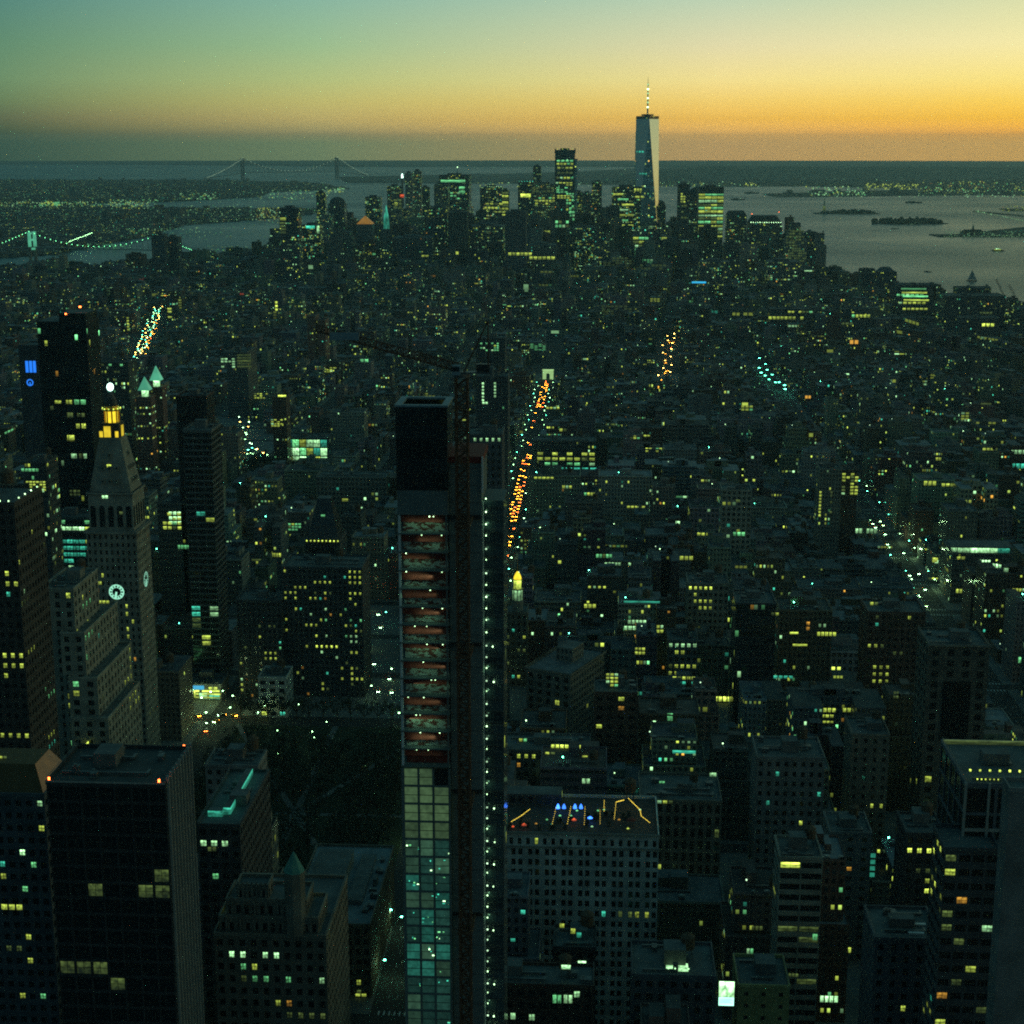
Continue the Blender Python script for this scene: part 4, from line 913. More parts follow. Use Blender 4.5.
for (px, py, l_) in ((524,830,'red lit umbrella near the left end of the rooftop bar'),(574,825,'long red lit umbrella behind the middle bulb strings'),(631,825,'large orange red umbrella on the right part of the bar deck')): umbrella(l_, px, py, 'lit_r' if px < 600 else 'primer_red', 1.0 if px < 600 else 1.9)
for i, (px, py) in enumerate(((558,806),(564,806),(575,806),(581,806))):
    q_ = rp(px, 813); p = atY(px, py, q_.y); o = thing('flood_lamp', ('leftmost','second','third','rightmost')[i]+' of the four blue flood lamps above the rooftop bar', 'lamp', (p.x,p.y,z-1)); mb = MB(); mb.bar((p.x,p.y,z-1), (p.x,p.y,p.z-.6), .08, 'steel'); mb.build('post', o, o.location)
    mb = MB(); mb.cyl(p.x, p.y, .75, p.z-.9, p.z+.2, 'strong_B', 10, r1=.5); mb.cyl(p.x, p.y, .5, p.z+.2, p.z+.9, 'strong_B', 10, r1=.1); mb.build('lamp_head', o, o.location)
planters = []
rr = random.Random(8)
pl = None
for i in range(26):
    px, py = rr.uniform(508, 645), rr.uniform(812, 830); p = rp(px, py)
    if pl is None:
        pl = thing('planter_shrub', 'small green shrub in a planter on the rooftop bar deck', 'shrub', tuple(p), 'shrubs on the rooftop bar'); mb = MB(); mb.box(-.5,.5,-.5,.5,0,.6,'steel'); m1 = mb.build('planter', pl, (0,0,0))
        mb = MB()
        for q in range(40):
            c0 = Vector((rr.gauss(0,.45), rr.gauss(0,.45), 1.1+rr.gauss(0,.35))); u = Vector((rr.gauss(0,1),rr.gauss(0,1),rr.gauss(0,1))).normalized()*.25; v = Vector((rr.gauss(0,1),rr.gauss(0,1),rr.gauss(0,1))).normalized()*.25; mb.face([c0-u-v,c0+u-v,c0+u+v,c0-u+v], 'leaf')
        m2 = mb.build('foliage', pl, (0,0,0))
    else:
        o = pl.copy(); COL.objects.link(o); o.location = p
        for m0 in (m1, m2): q = m0.copy(); COL.objects.link(q); q.parent = o
for i, (px, py, cc) in enumerate(((513,829,'r'),(547,822,'G'),(552,826,'T'),(571,818,'G'),(598,813,'G'),(592,829,'W'),(604,812,'G'),(640,812,'W'),(560,818,'G'),(628,831,'Y'),(619,822,'A'),(536,826,'A'),(577,813,'G'))):
    p = rp(px, py); o = thing('bar_table', ('%s glowing bar table on the rooftop deck' % {'r':'red','G':'green','T':'teal','W':'white','Y':'yellow','A':'amber'}[cc]), 'table', tuple(p), 'glowing bar tables, '+{'r':'red','G':'green','T':'teal','W':'white','Y':'yellow','A':'amber'}[cc])
    mb = MB(); mb.cyl(p.x, p.y, .08, p.z, p.z+.9, 'steel', 6); mb.cyl(p.x, p.y, .5, p.z+.9, p.z+1.0, 'lit_'+cc, 10); mb.cyl(p.x, p.y, .14, p.z+1.0, p.z+1.3, 'lit_'+cc, 6); mb.build('tabletop', o, o.location)
H = [
# name, label, phrase, x0,x1,ytop,Y,depth,style,geo,col,kw
('office_building','small dark flat roofed annex with two lit windows before the rooftop bar block','the small dark annex',553,596,947,500,16,'brick',(3.4,4.2,.5,.5,0),pt(DRK),{}),
('office_building','dark low block along the bottom with three pale lit windows','the dark bottom block',470,594,984,465,14,'brick',(3.4,4.2,.55,.55,0),pt(BR,.5),dict(n=6)),
('office_building','dark roofed block at bottom centre with a white lit terrace','the white lit terrace roof',632,716,975,462,22,'loft',(3.4,4.2,.5,.5,0),pt(SLA,.8),{}),
('office_building','arcaded stone block with tall arched windows behind the rooftop bar block','the arcaded block',640,722,800,640,30,'loft',(3.4,5.5,.55,.7,.02),pt(BEI,.55),{}),
('office_building','yellow washed side wall beside a glowing white billboard at the bottom','the billboard block',738,790,985,470,20,'brick',(4.4,4.0,.25,.35,.02),(.34,.31,.12),dict(tk=False)),
('office_building','slim pale stone block with ribbon windows standing at the lower right','the slim pale ribbon block',780,823,857,520,18,'ribbon',(7.0,4.0,.93,.55,.05),pt(PAL,.85),dict(n=5)),
('office_building','classical block with teal lit windows on its upper left','the classical teal lit block',757,825,757,640,24,'loft',(3.4,4.2,.45,.5,.02),pt(GRY,.9),{}),
('office_building','square grid fronted pale block just right of the slim pale one','the square grid block',830,872,832,600,20,'brick',(4.4,4.2,.38,.42,0),pt(GRY,1.0),{}),
('office_building','pale narrow block with tall central windows and yellow base','the narrow yellow based block',852,890,734,690,22,'brick',(3.6,4.2,.35,.5,.02),pt(BEI,.55),{}),
('office_building','broad stone hall with a dark recessed centre bay at right','the hall with the dark centre',929,990,645,690,26,'loft',(5.4,4.8,.45,.6,0),pt(BEI,.38),dict(n=6)),
('apartment_building','dark setback tower with yellow crown lamps at the right edge','the lamp crowned right tower',966,1060,784,430,34,'darkglass',(6.8,8.0,.9,.9,0),pt(SLA,1.2),dict(tk=False,side='E',n=2)),
('apartment_building','plain pale slab filling the lower right corner','the plain corner slab',1010,1100,789,372,7,'wall',None,pt(GRY,.9),dict(roof=False)),
('office_building','dark glass wing with slanting yellow lit floors below the lamp crowned tower','the slanting lit wing',945,1000,848,420,16,'darkglass',(3.4,4.2,.8,.5,.10),pt(SLA,.7),dict(roof=False)),
('loft_building','flat dark roof with two pale skylights at lower right','the skylight roof',875,940,938,470,22,'loft',(3.4,4.2,.4,.5,.02),pt(SLA,1),dict(tk=False)),
('office_building','dark block showing one row of five amber windows at right','the amber row block',906,945,833,575,20,'brick',(3.0,4.0,.5,.5,.0),pt(DRK,.9),dict(n=2)),
('office_building','wide dark brown block speckled with yellow windows below the green avenue','the speckled brown block',868,926,612,850,26,'brick',(3.2,3.9,.5,.5,.10),pt(BR,.7),{}),
('office_building','pale grid fronted block with a bright top row of yellow windows','the bright topped pale block',688,729,583,955,24,'loft',(3.0,4.0,.55,.5,.03),pt(PAL,.65),dict(n=5)),
('office_building','small block almost fully lit yellow and teal, left of centre right','the fully lit small block',668,698,640,880,22,'loft',(3.0,3.9,.6,.55,.12),pt(GRY,.7),{}),
('office_building','blank dark slab with hardly any lights right of the pale block','the blank dark slab',736,776,603,840,26,'darkglass',None,pt(SLA,.6),dict(tk=False)),
('office_building','brown block with big amber windows in front of the cornice building','the amber windowed block',594,638,692,742,22,'loft',(4.4,4.6,.55,.45,.04),pt(BR,.7),{}),
('office_building','long low block with one bright yellow attic row in the centre','the yellow attic block',500,590,750,700,22,'loft',(3.4,4.2,.5,.5,.02),pt(GRY,.6),dict(tk=False)),
('office_building','long block with four full rows of yellow and white windows near the orange avenue','the four lit rows',533,596,441,1500,30,'office',None,pt(GRY,.5),{}),
('apartment_building','pale slab with blank ends and a lit wing beside the green avenue','the pale slab by the green avenue',820,842,469,1250,24,'brick',None,pt(PAL,.6),{}),
('apartment_building','lit wing of yellow windows attached right of the pale slab','the yellow lit wing',842,858,470,1262,20,'apartment',None,pt(BR,.8),dict(tk=False)),
('office_building','bright block of square pale windows alone in the dark middle right','the pale square windowed block',722,752,490,1150,22,'loft',None,pt(PAL,.9),{}),
('office_building','low block with a curved white lit attic at far right','the curved white attic block',953,1012,553,1130,40,'office',None,pt(GRY,.6),dict(tk=False)),
('office_building','glass fronted hall glowing green and white across the square','the glowing glass hall',285,327,438,1640,30,'curtain',None,pt(GRY,.5),dict(tk=False)),
('office_building','long classical block with a colonnade of windows left of the unfinished tower','the colonnaded block',316,386,477,1350,26,'loft',None,pt(PAL,.6),dict(n=5)),
('apartment_building','pale cube with deep windows above the colonnaded block','the pale cube',330,364,412,1700,26,'brick',None,pt(PAL,.9),{}),
('apartment_building','left brown slab of the pair seen over the crane jib','the left slab of the brown pair',307,315,316,2300,34,'apartment',None,(.26,.13,.09),dict(n=1)),
('apartment_building','right brown slab of the pair seen over the crane jib','the right slab of the brown pair',317,325,320,2300,34,'apartment',None,(.26,.13,.09),dict(n=1)),
('apartment_building','dark block with two upright rows of white lamps right of the crane top','the two lamp row block',476,508,376,1280,26,'brick',None,pt(SLA,.8),{}),
('office_building','dark block topped by a row of white lights beside the crane mast','the white lamp row block',466,502,434,860,24,'loft',(3.2,4,.5,.5,.0),pt(SLA,.9),{}),
('apartment_building','dark slim tower with thin pale balcony lines at left','the balcony lined tower',183,211,430,920,24,'slatted',(4.2,3.6,.95,.72,.0),(.12,.13,.13),dict(x2=None,tk=False)),
('apartment_building','dark brown crown block rising behind the balcony lined tower','the dark brown crown',176,206,396,985,24,'darkglass',None,(.05,.02,.015),dict(x2=214,tk=False)),
('office_building','block with a bright grid of square yellow windows behind the clock tower','the bright square grid',157,184,503,985,24,'office',None,pt(GRY,.6),{}),
('apartment_building','broad dark apartment block dotted with yellow windows beyond the park','the dotted apartment block',282,362,567,905,30,'apartment',(2.8,3.2,.45,.5,.16),pt(SLA,.6),dict(n=5)),
('office_building','dark stepped crown with a row of yellow lamps above the apartment block','the lamp row crown',305,340,541,960,26,'darkglass',None,pt(SLA,.7),dict(tk=False)),
('apartment_building','slim dark apartment slab left of the dotted block beyond the park','the slim dark slab',236,281,600,900,26,'apartment',(2.8,3.2,.45,.5,.10),pt(SLA,.55),{}),
('office_building','small white fronted block of square openings beyond the park trees','the small white front',258,286,677,868,20,'loft',(4.4,4.6,.6,.5,.0),(.60,.61,.55),{}),
('office_building','flagpole block with a glowing white roof edge beside the clock tower','the flagpole block',159,181,680,890,24,'office',(3,4,.6,.5,.1),pt(GRY,.6),dict(tk=False)),
('shop_building','low shop with a teal sign and yellow lit letters on the square','the lit corner shop',183,221,684,895,20,'wall',None,pt(GRY,.9),dict(tk=False,n=2)),
('office_building','dark office with pale strips behind the tall dark tower','the rows of white windows far left',24,46,462,900,20,'office',None,pt(GRY,.4),{}),
('apartment_building','slim block with a stack of lit yellow floors far beyond the busy left avenue','the lit stacked strip',166,175,303,2950,24,'brightoffice',None,pt(GRY,.6),dict(n=1)),
('office_building','pale dim sided block with rows of lit windows left of the glass hall','the dim sided block',226,247,352,1900,40,'office',None,pt(GRY,.8),dict(x2=256)),
('apartment_building','slab with an ochre lit top floor left of the glass hall','the ochre topped slab',272,286,397,1600,20,'apartment',None,pt(BR,.9),{}),
('office_building','wide brown office with rows of dim white lights above the gold cupola tower','the dim rows above the cupola',88,128,362,1500,30,'office',None,pt(GRY,.45),{}),
('office_building','dark domed hall with a green lit window grid right behind the crane','the green window grid hall',476,505,338,1750,30,'loft',None,pt(SLA,.7),dict(tk=False)),
('office_building','dark low block with rows of yellow dotted windows in the centre','the yellow dotted centre block',628,662,428,1560,28,'brick',None,pt(BR,.7),{}),
('office_building','tall slate slab with pale flat roof in the middle distance','the slate slab',690,712,398,1700,30,'wall',None,pt(SLA,1.3),dict(tk=False)),
]
HB = {}
for (nm, lb, ph, x0, x1, yt, Y, dp, st_, geo, cl, kw) in H:
    HB[ph] = hb(nm, lb, ph, x0, x1, yt, Y, dp, st_, geo, cl, **kw)
# extras on them
r_, a, b_, c_, e, z = HB['the lamp crowned right tower']; lamprow(r_, a+1, b_, c_+6, z+1.2, 9, 'strong_Y', .32); lamprow(r_, a+3, a+10, c_+2, z+.2, 6, 'strong_Y', .2); mb = MB(); mb.box(a+.5, b_-.5, e-1.2, e-.5, z-.95, z+.2, 'lit_D', 'lit_D'); mb.build('lit_cornice', r_, r_.location); beacon(r_, 1016, 792, c_-.3, .25)  # glowing strip stands in for the lamps' wash on the back parapet
mb = MB()
for i in range(5): x = a+(b_-a)*i/4; mb.box(x-.35, x+.35, c_-.5, c_-.02, z-30, z+.2, 'frame_pale')
mb.box(a, b_, c_-.4, c_-.02, z-14.5, z-13.6, 'frame_pale'); mb.build('pier', r_, r_.location)
r_, a, b_, c_, e, z = HB['the skylight roof']
for i in range(2): mb = MB(); mb.box(b_-9+i*2, b_-4+i*1.6, c_+4+i*6, c_+5.2+i*6, z-.9, z-.3, 'boatwhite'); mb.build('skylight', r_, r_.location)
r_, a, b_, c_, e, z = HB['the white lit terrace roof']; mb = MB(); mb.box(a+11, a+18, c_+4, c_+9, z-.92, z-.8, 'lit_W'); mb.build('lit_terrace_floor', r_, r_.location); lamprow(r_, a+10.5, a+19, c_+3, z+.4, 4, 'strong_W', .22)  # floor glows: the pool of lamp light is put into its material
r_, a, b_, c_, e, z = HB['the hall with the dark centre']; mb = MB(); mb.box(a+(b_-a)*.27, a+(b_-a)*.73, c_-.3, c_-.05, z-45, z-17, 'glass_dark'); mb.build('bay_shade', r_, r_.location)  # dark sheet stands in for the shade of a deep centre recess
mb = MB(); mb.box(a-.6, b_+.6, c_-.9, c_-.16, z-.6, z+.4, 'wall', col=pt(BEI,.8)); mb.build('cornice', r_, r_.location)
r_, a, b_, c_, e, z = HB['the curved white attic block']
for k in range(9):
    f = k/9; x = a+(b_-a)*f; dy = 5*(2*f-1)**2; mb = MB(); mb.box(x+.3, x+(b_-a)/9-.5, c_+2+dy, c_+8, z-.9, z+3.2, 'strong_W' if k < 7 else 'lit_T', 'roof'); mb.build('attic_window', r_, r_.location)
mb = MB(); mb.box(a-1, b_+1, c_+1, c_+20, z+3.3, z+4.4, 'wall', 'roof', col=(.2,.2,.2)); mb.build('attic_roof', r_, r_.location)
r_, a, b_, c_, e, z = HB['the glowing glass hall']
for k in range(6):
    for j in range(3):
        w_ = (b_-a)/6; mb = MB(); x = a+k*w_; zz = z-9.5-j*9; mb.box(x+.5, x+w_-.5, c_-.3, c_-.05, zz, zz+7.6, ('strong_W','lit_W','lit_Y','strong_G')[(k*3+j*5)%4] if (k+j) % 5 else 'lit_T'); o = mb.build('window', r_, r_.location)
        mb = MB()
        for q in (.25,.5,.75): mb.box(x+w_*q-.12, x+w_*q+.12, c_-.42, c_-.301, zz, zz+7.6, 'frame_dark')
        mb.box(x+.5, x+w_-.5, c_-.42, c_-.301, zz+3.6, zz+4, 'frame_dark'); mb.build('window_frame', o, r_.location)
r_, a, b_, c_, e, z = HB['the lamp row crown']; p, q = atY(301, 541, 955), atY(341, 541, 955); lamprow(r_, a, b_, c_-.6, z-.2, 9, 'strong_Y', .45)
mb = MB(); kx, ky = (a+b_)/2, (c_+e)/2; frust(mb, kx, ky, (b_-a)/2-1, (e-c_)/2-1, 4, 4, z, atY(320,497,ky).z, 'darkglass', col=(.05,.05,.05)); mb.build('crown', r_, r_.location)
r_, a, b_, c_, e, z = HB['the flagpole block']; mb = MB(); mb.box(a+1, b_-1, c_+2, e-4, z-.9, z+.4, 'strong_G', 'strong_G'); mb.build('rooftop_enclosure', r_, r_.location); mb = MB(); mb.bar((b_-3,c_-1,z-24), (b_-3,c_-1,z+6), .2, 'frame_pale'); mb.build('flagpole', r_, r_.location)  # glowing slab stands in for the light lying on this roof
r_, a, b_, c_, e, z = HB['the lit corner shop']; L = b_-a
mb = MB(); mb.box(a+.3, a+L*.55, c_-.4, c_-.05, z-3.4, z-1, 'cyanlit'); mb.build('sign', r_, r_.location)
mb = MB()          # slanted yellow letter-like strokes, as blurred in the photo
for (u0, v0, u1, v1) in ((.05,-4.3,.2,-4.3),(.2,-4.3,.07,-8.2),(.07,-8.2,.22,-8.2),(.3,-4.3,.3,-8.2),(.3,-4.3,.42,-4.3),(.3,-6.2,.40,-6.2),(.3,-8.2,.42,-8.2),(.5,-4.3,.95,-4.3),(.5,-6.2,.97,-6.2),(.5,-8.2,.97,-8.2)):
    mb.bar((a+u0*L,c_-.3,z+v0), (a+u1*L,c_-.3,z+v1), .38, 'strong_Y')
mb.build('sign_lettering', r_, r_.location); mb = MB(); mb.box(a+L*.42, a+L*.62, c_-.3, c_-.05, 3, 6.5, 'strong_W'); mb.box(a+L*.68, a+L*.95, c_-.3, c_-.05, 3, 5.5, 'strong_T'); mb.build('shop_window', r_, r_.location)
r_, a, b_, c_, e, z = HB['the billboard block']; mb = MB(); p, q = atY(719, 981, 466), atY(734, 1006, 466)
bb = thing('billboard', 'glowing white and teal billboard at the bottom, right of centre', 'billboard', ((p.x+q.x)/2, 466.5, q.z)); zb0, zb1 = q.z, p.z
mb.box(p.x, q.x, 466, 466.4, zb0, zb1, 'frame_dark'); mb.build('frame', bb, bb.location); mb = MB(); mb.box(p.x+.1, q.x-.1, 465.9, 465.99, zb0+(zb1-zb0)*.35, zb1-.1, 'strong_W'); mb.box(p.x+.1, q.x-.1, 465.9, 465.99, zb0+.1, zb0+(zb1-zb0)*.34, 'billboard'); mb.build('screen', bb, bb.location)
mb = MB()
for k in range(5): mb.box(p.x+.4, q.x-.6-(k%3)*.4, 465.82, 465.89, zb0+(zb1-zb0)*(.12+.04*k), zb0+(zb1-zb0)*(.13+.04*k), 'lit_T'); 
for x in (p.x+.5, q.x-.6): mb.bar((x,466.7,zb0-8), (x,466.7,zb1), .12, 'steel')
mb.build('lettering', bb, bb.location)
# blue signs on a dark wall far left
r_, a, b_, c_, e, z = hb('office_building', 'tower wall at far left carrying a blue striped sign over a blue ring sign', 'the blue signed wall', 18, 40, 345, 1150, 24, 'wall', None, pt(SLA,.7), tk=False, roof=False)
mb = MB()
for px in (26.5, 30.3, 34): p, q = atY(px, 361, c_-.3), atY(px, 372.5, c_-.3); mb.box(p.x-1.05, p.x+1.05, c_-.3, c_-.05, q.z, p.z, 'bluesign')
mb.build('striped_sign', r_, r_.location)
p = atY(30, 382.5, c_-.3); mb = MB()
for i in range(16):
    t0, t1 = 2*pi*i/16, 2*pi*(i+1)/16; P = lambda q, t: (p.x+q*sin(t), c_-.3, p.z+q*cos(t)); mb.face([P(1.7,t0),P(1.7,t1),P(2.6,t1),P(2.6,t0)][::-1], 'bluesign')
mb.box(p.x-.35, p.x+.35, c_-.3, c_-.1, p.z-2.2, p.z+.3, 'bluesign'); mb.build('ring_sign', r_, r_.location)
# brown towers with glowing green pyramid tops
for k, (px, yt, ya, Yq, wd, lb) in enumerate(((143,391,384,1490,7.5,'left'),(154.5,381,373,1560,7.5,'right'))):
    p, q = atY(px-wd, yt+6, Yq), atY(px+wd, yt+6, Yq); r_ = thing('apartment_tower', '%s of the two brown towers with glowing green pyramid tops' % lb, 'tower', ((p.x+q.x)/2, Yq+8, ZG)); mb, rb = MB(), MB()
    box_hero(mb, rb, r_, p.x, q.x, Yq, Yq+16, ZG, p.z, 'apartment', None, (.22,.11,.08)); mb.build('wall', r_, r_.location); rb.build('roof', r_, r_.location)
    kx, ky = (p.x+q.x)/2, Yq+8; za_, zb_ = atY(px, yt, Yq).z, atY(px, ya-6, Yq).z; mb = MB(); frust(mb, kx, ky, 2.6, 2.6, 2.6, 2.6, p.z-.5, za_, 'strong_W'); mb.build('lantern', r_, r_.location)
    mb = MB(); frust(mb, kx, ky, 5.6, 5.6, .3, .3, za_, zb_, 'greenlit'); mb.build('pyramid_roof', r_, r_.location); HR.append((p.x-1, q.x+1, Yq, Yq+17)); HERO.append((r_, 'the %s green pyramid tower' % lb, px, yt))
# small lit gold cupola above the avenue
r_, a, b_, c_, e, z = hb('corner_building', 'corner block with a glowing yellow cupola and spire beside the orange avenue', 'the glowing cupola', 505, 527, 612, 930, 18, 'office', (3.0,3.9,.5,.5,.3), pt(BEI,.5), roof=False)
kx, ky = atY(517.5, 600, 936).x, 936; z0_, z1_, z2_, z3_ = atY(517,598,936).z, atY(517,588,936).z, atY(517,571,936).z, atY(517,557,936).z
mb = MB(); mb.cyl(kx, ky, 3.4, z-.5, z0_-1, 'wall', 12, col=pt(BEI)); mb.build('cupola_drum', r_, r_.location)
mb = MB(); mb.cyl(kx, ky, 2.9, z0_-1, z1_-.8, 'lit_W', 12); mb.build('cupola_windows', r_, r_.location)
zd_ = z1_+(z2_-z1_)*.5; mb = MB(); mb.cyl(kx, ky, 2.3, z1_-.2, zd_, 'strong_Y', 12); mb.build('lantern_stage', r_, r_.location); mb = MB(); mb.cyl(kx, ky, 2.8, zd_, zd_+.35, 'stone', 12); mb.build('upper_cornice', r_, r_.location)
for i in range(8): mb = MB(); mb.cyl(kx+3.1*cos(i*pi/4), ky+3.1*sin(i*pi/4), .3, z0_-1, z1_-.8, 'stone', 6); mb.build('column', r_, r_.location)
mb = MB(); mb.cyl(kx, ky, 3.5, z1_-.8, z1_-.2, 'stone', 14); mb.build('cornice', r_, r_.location); mb = MB()
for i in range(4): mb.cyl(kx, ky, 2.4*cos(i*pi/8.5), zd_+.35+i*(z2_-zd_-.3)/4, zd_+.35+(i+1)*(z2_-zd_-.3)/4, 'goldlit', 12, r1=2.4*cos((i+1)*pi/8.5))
mb.build('dome', r_, r_.location); mb = MB(); mb.cyl(kx, ky, .4, z2_-.5, z3_, 'gold', 6, r1=.1); mb.build('spire', r_, r_.location)
# turned cornice building right of the avenue
def rotbox(cx_, cy_, w_, d_, rot): return [(cx_+x*cos(rot)-y*sin(rot), cy_+x*sin(rot)+y*cos(rot)) for x, y in ((-w_/2,-d_/2),(w_/2,-d_/2),(w_/2,d_/2),(-w_/2,d_/2))]
p = atY(566, 660, 830); r_ = thing('corner_building', 'turned stone building with a deep cornice and dark recessed bays beside the cupola', 'building', (p.x, 830, ZG)); pl_ = rotbox(p.x, 832, 26, 44, R(-24)); zc_ = p.z
mb = MB()
for i in range(4):
    A, B = pl_[i], pl_[(i+1)%4]; L = hypot(B[0]-A[0], B[1]-A[1]); U = ((B[0]-A[0])/L, (B[1]-A[1])/L)
    if i in (0, 3): geo_face(mb, r_, A, U, L, ZG, zc_, 'wall', 4.4, 4.3, .5, .62, .03, rnd=0, col=pt(BEI,.75), ez=2)
    else: mb.face([(*A,ZG),(*B,ZG),(*B,zc_),(*A,zc_)], 'loft', [(0,0),(L,0),(L,zc_),(0,zc_)], .3, pt(BEI,.7))
mb.build('wall', r_, r_.location); mb = MB(); mb.face([(*q, zc_-.8) for q in pl_], 'roof', None, 0, (.12,.14,.15)); mb.build('roof', r_, r_.location)
mb = MB(); mb.prism(rotbox(p.x, 832, 28, 46, R(-24)), zc_-.6, zc_+.3, 'wall', None, col=pt(BEI,.9)); mb.build('cornice', r_, r_.location)
mb = MB(); mb.prism(rotbox(p.x+2, 836, 10, 14, R(-24)), zc_-.8, zc_+7, 'brick', 'roof', col=pt(BEI,.8)); mb.build('penthouse', r_, r_.location); HR.append((p.x-24, p.x+24, 806, 858)); HERO.append((r_, 'the turned cornice building', 566, 650))
# triumphal arch at the end of the avenue
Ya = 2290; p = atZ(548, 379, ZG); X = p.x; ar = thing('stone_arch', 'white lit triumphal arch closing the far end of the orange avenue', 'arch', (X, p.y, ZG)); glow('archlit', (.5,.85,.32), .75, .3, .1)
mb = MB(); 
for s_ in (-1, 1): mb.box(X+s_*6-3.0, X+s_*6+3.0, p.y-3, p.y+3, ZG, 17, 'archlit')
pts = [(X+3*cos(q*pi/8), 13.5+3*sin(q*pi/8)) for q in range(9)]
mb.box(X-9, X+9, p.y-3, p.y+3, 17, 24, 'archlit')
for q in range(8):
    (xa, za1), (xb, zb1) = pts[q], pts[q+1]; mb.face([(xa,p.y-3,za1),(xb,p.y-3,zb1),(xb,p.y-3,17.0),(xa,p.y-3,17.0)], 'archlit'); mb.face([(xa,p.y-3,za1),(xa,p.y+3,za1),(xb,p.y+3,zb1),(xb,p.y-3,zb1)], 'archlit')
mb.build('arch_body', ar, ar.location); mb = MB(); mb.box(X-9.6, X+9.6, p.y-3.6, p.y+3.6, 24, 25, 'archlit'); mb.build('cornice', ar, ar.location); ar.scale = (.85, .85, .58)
# ------------------------------------------------------------------ downtown skyline
def tower(lb, x0, x1, yt, Y, sty='office', col=SLA, depth=None, top=None, ph=None, **k):
    sty = {'office':'skyoffice','apartment':'skyhome'}.get(sty, sty)
    a, b_ = atY(x0, yt, Y), atY(x1, yt, Y); X0, X1, Z = a.x, b_.x, (a.z+b_.z)/2; depth = depth or (X1-X0)
    r_ = thing('skyscraper', lb, 'tower', ((X0+X1)/2, Y+depth/2, ZG)); mb, rb = MB(), MB(); sd = random.Random(int(x0*13+yt)).random() if 'rnd' not in k else k['rnd']
    if top == 'round':
        cxx, cyy, rr_ = (X0+X1)/2, Y+depth/2, (X1-X0)/2; mb.cyl(cxx, cyy, rr_, ZG, Z, sty, 16, roof='roof', rnd=sd, col=col)
    elif top == 'step':
        mb.box(X0, X1, Y, Y+depth, ZG, Z*.72, sty, 'roof', rnd=sd, col=col); w_ = (X1-X0); mb.box(X0+w_*.12, X1-w_*.2, Y+2, Y+depth-2, Z*.72, Z*.88, sty, 'roof', rnd=sd, col=col); mb.box(X0+w_*.25, X1-w_*.32, Y+4, Y+depth-4, Z*.88, Z, sty, 'roof', rnd=sd, col=col)
    elif top in ('mansard', 'pyramid', 'dome'):
        hh = (X1-X0)*({'mansard':.22,'pyramid':.5,'dome':.4}[top]); zb_ = Z-hh; mb.box(X0, X1, Y, Y+depth, ZG, zb_, sty, 'roof', rnd=sd, col=col)
    else: mb.box(X0, X1, Y, Y+depth, ZG, Z, sty, 'roof', rnd=sd, col=col)
    mb.build('wall', r_, r_.location)
    kx, ky, hw, hd = (X0+X1)/2, Y+depth/2, (X1-X0)/2, depth/2
    if top == 'mansard': mb = MB(); frust(mb, kx, ky, hw, hd, hw*.72, hd*.72, zb_, Z, 'wall', col=(.06,.07,.07)); mb.build('mansard_roof', r_, r_.location)
    elif top == 'pyramid': mb = MB(); frust(mb, kx, ky, hw, hd, .4, .4, zb_, Z, k.get('tm', 'copper')); mb.build('pyramid_roof', r_, r_.location)
    elif top == 'dome':
        mb = MB()
        for i in range(4): mb.cyl(kx, ky, hw*cos(i*pi/8.2), zb_+hh*sin(i*pi/8), zb_+hh*sin((i+1)*pi/8), 'wall', 14, r1=hw*cos((i+1)*pi/8.2), col=(.06,.07,.07))
        mb.build('dome', r_, r_.location)
    else: mb = MB(); mb.box(kx-hw*.5, kx+hw*.4, ky-hd*.5, ky+hd*.5, Z, Z+5, 'wall', 'roof', col=pt(SLA)); mb.build('bulkhead', r_, r_.location)
    HR.append((X0-1, X1+1, Y-1, Y+depth+1)); HERO.append((r_, ph or '', (x0+x1)/2, yt)); return r_, X0, X1, Y, Y+depth, Z
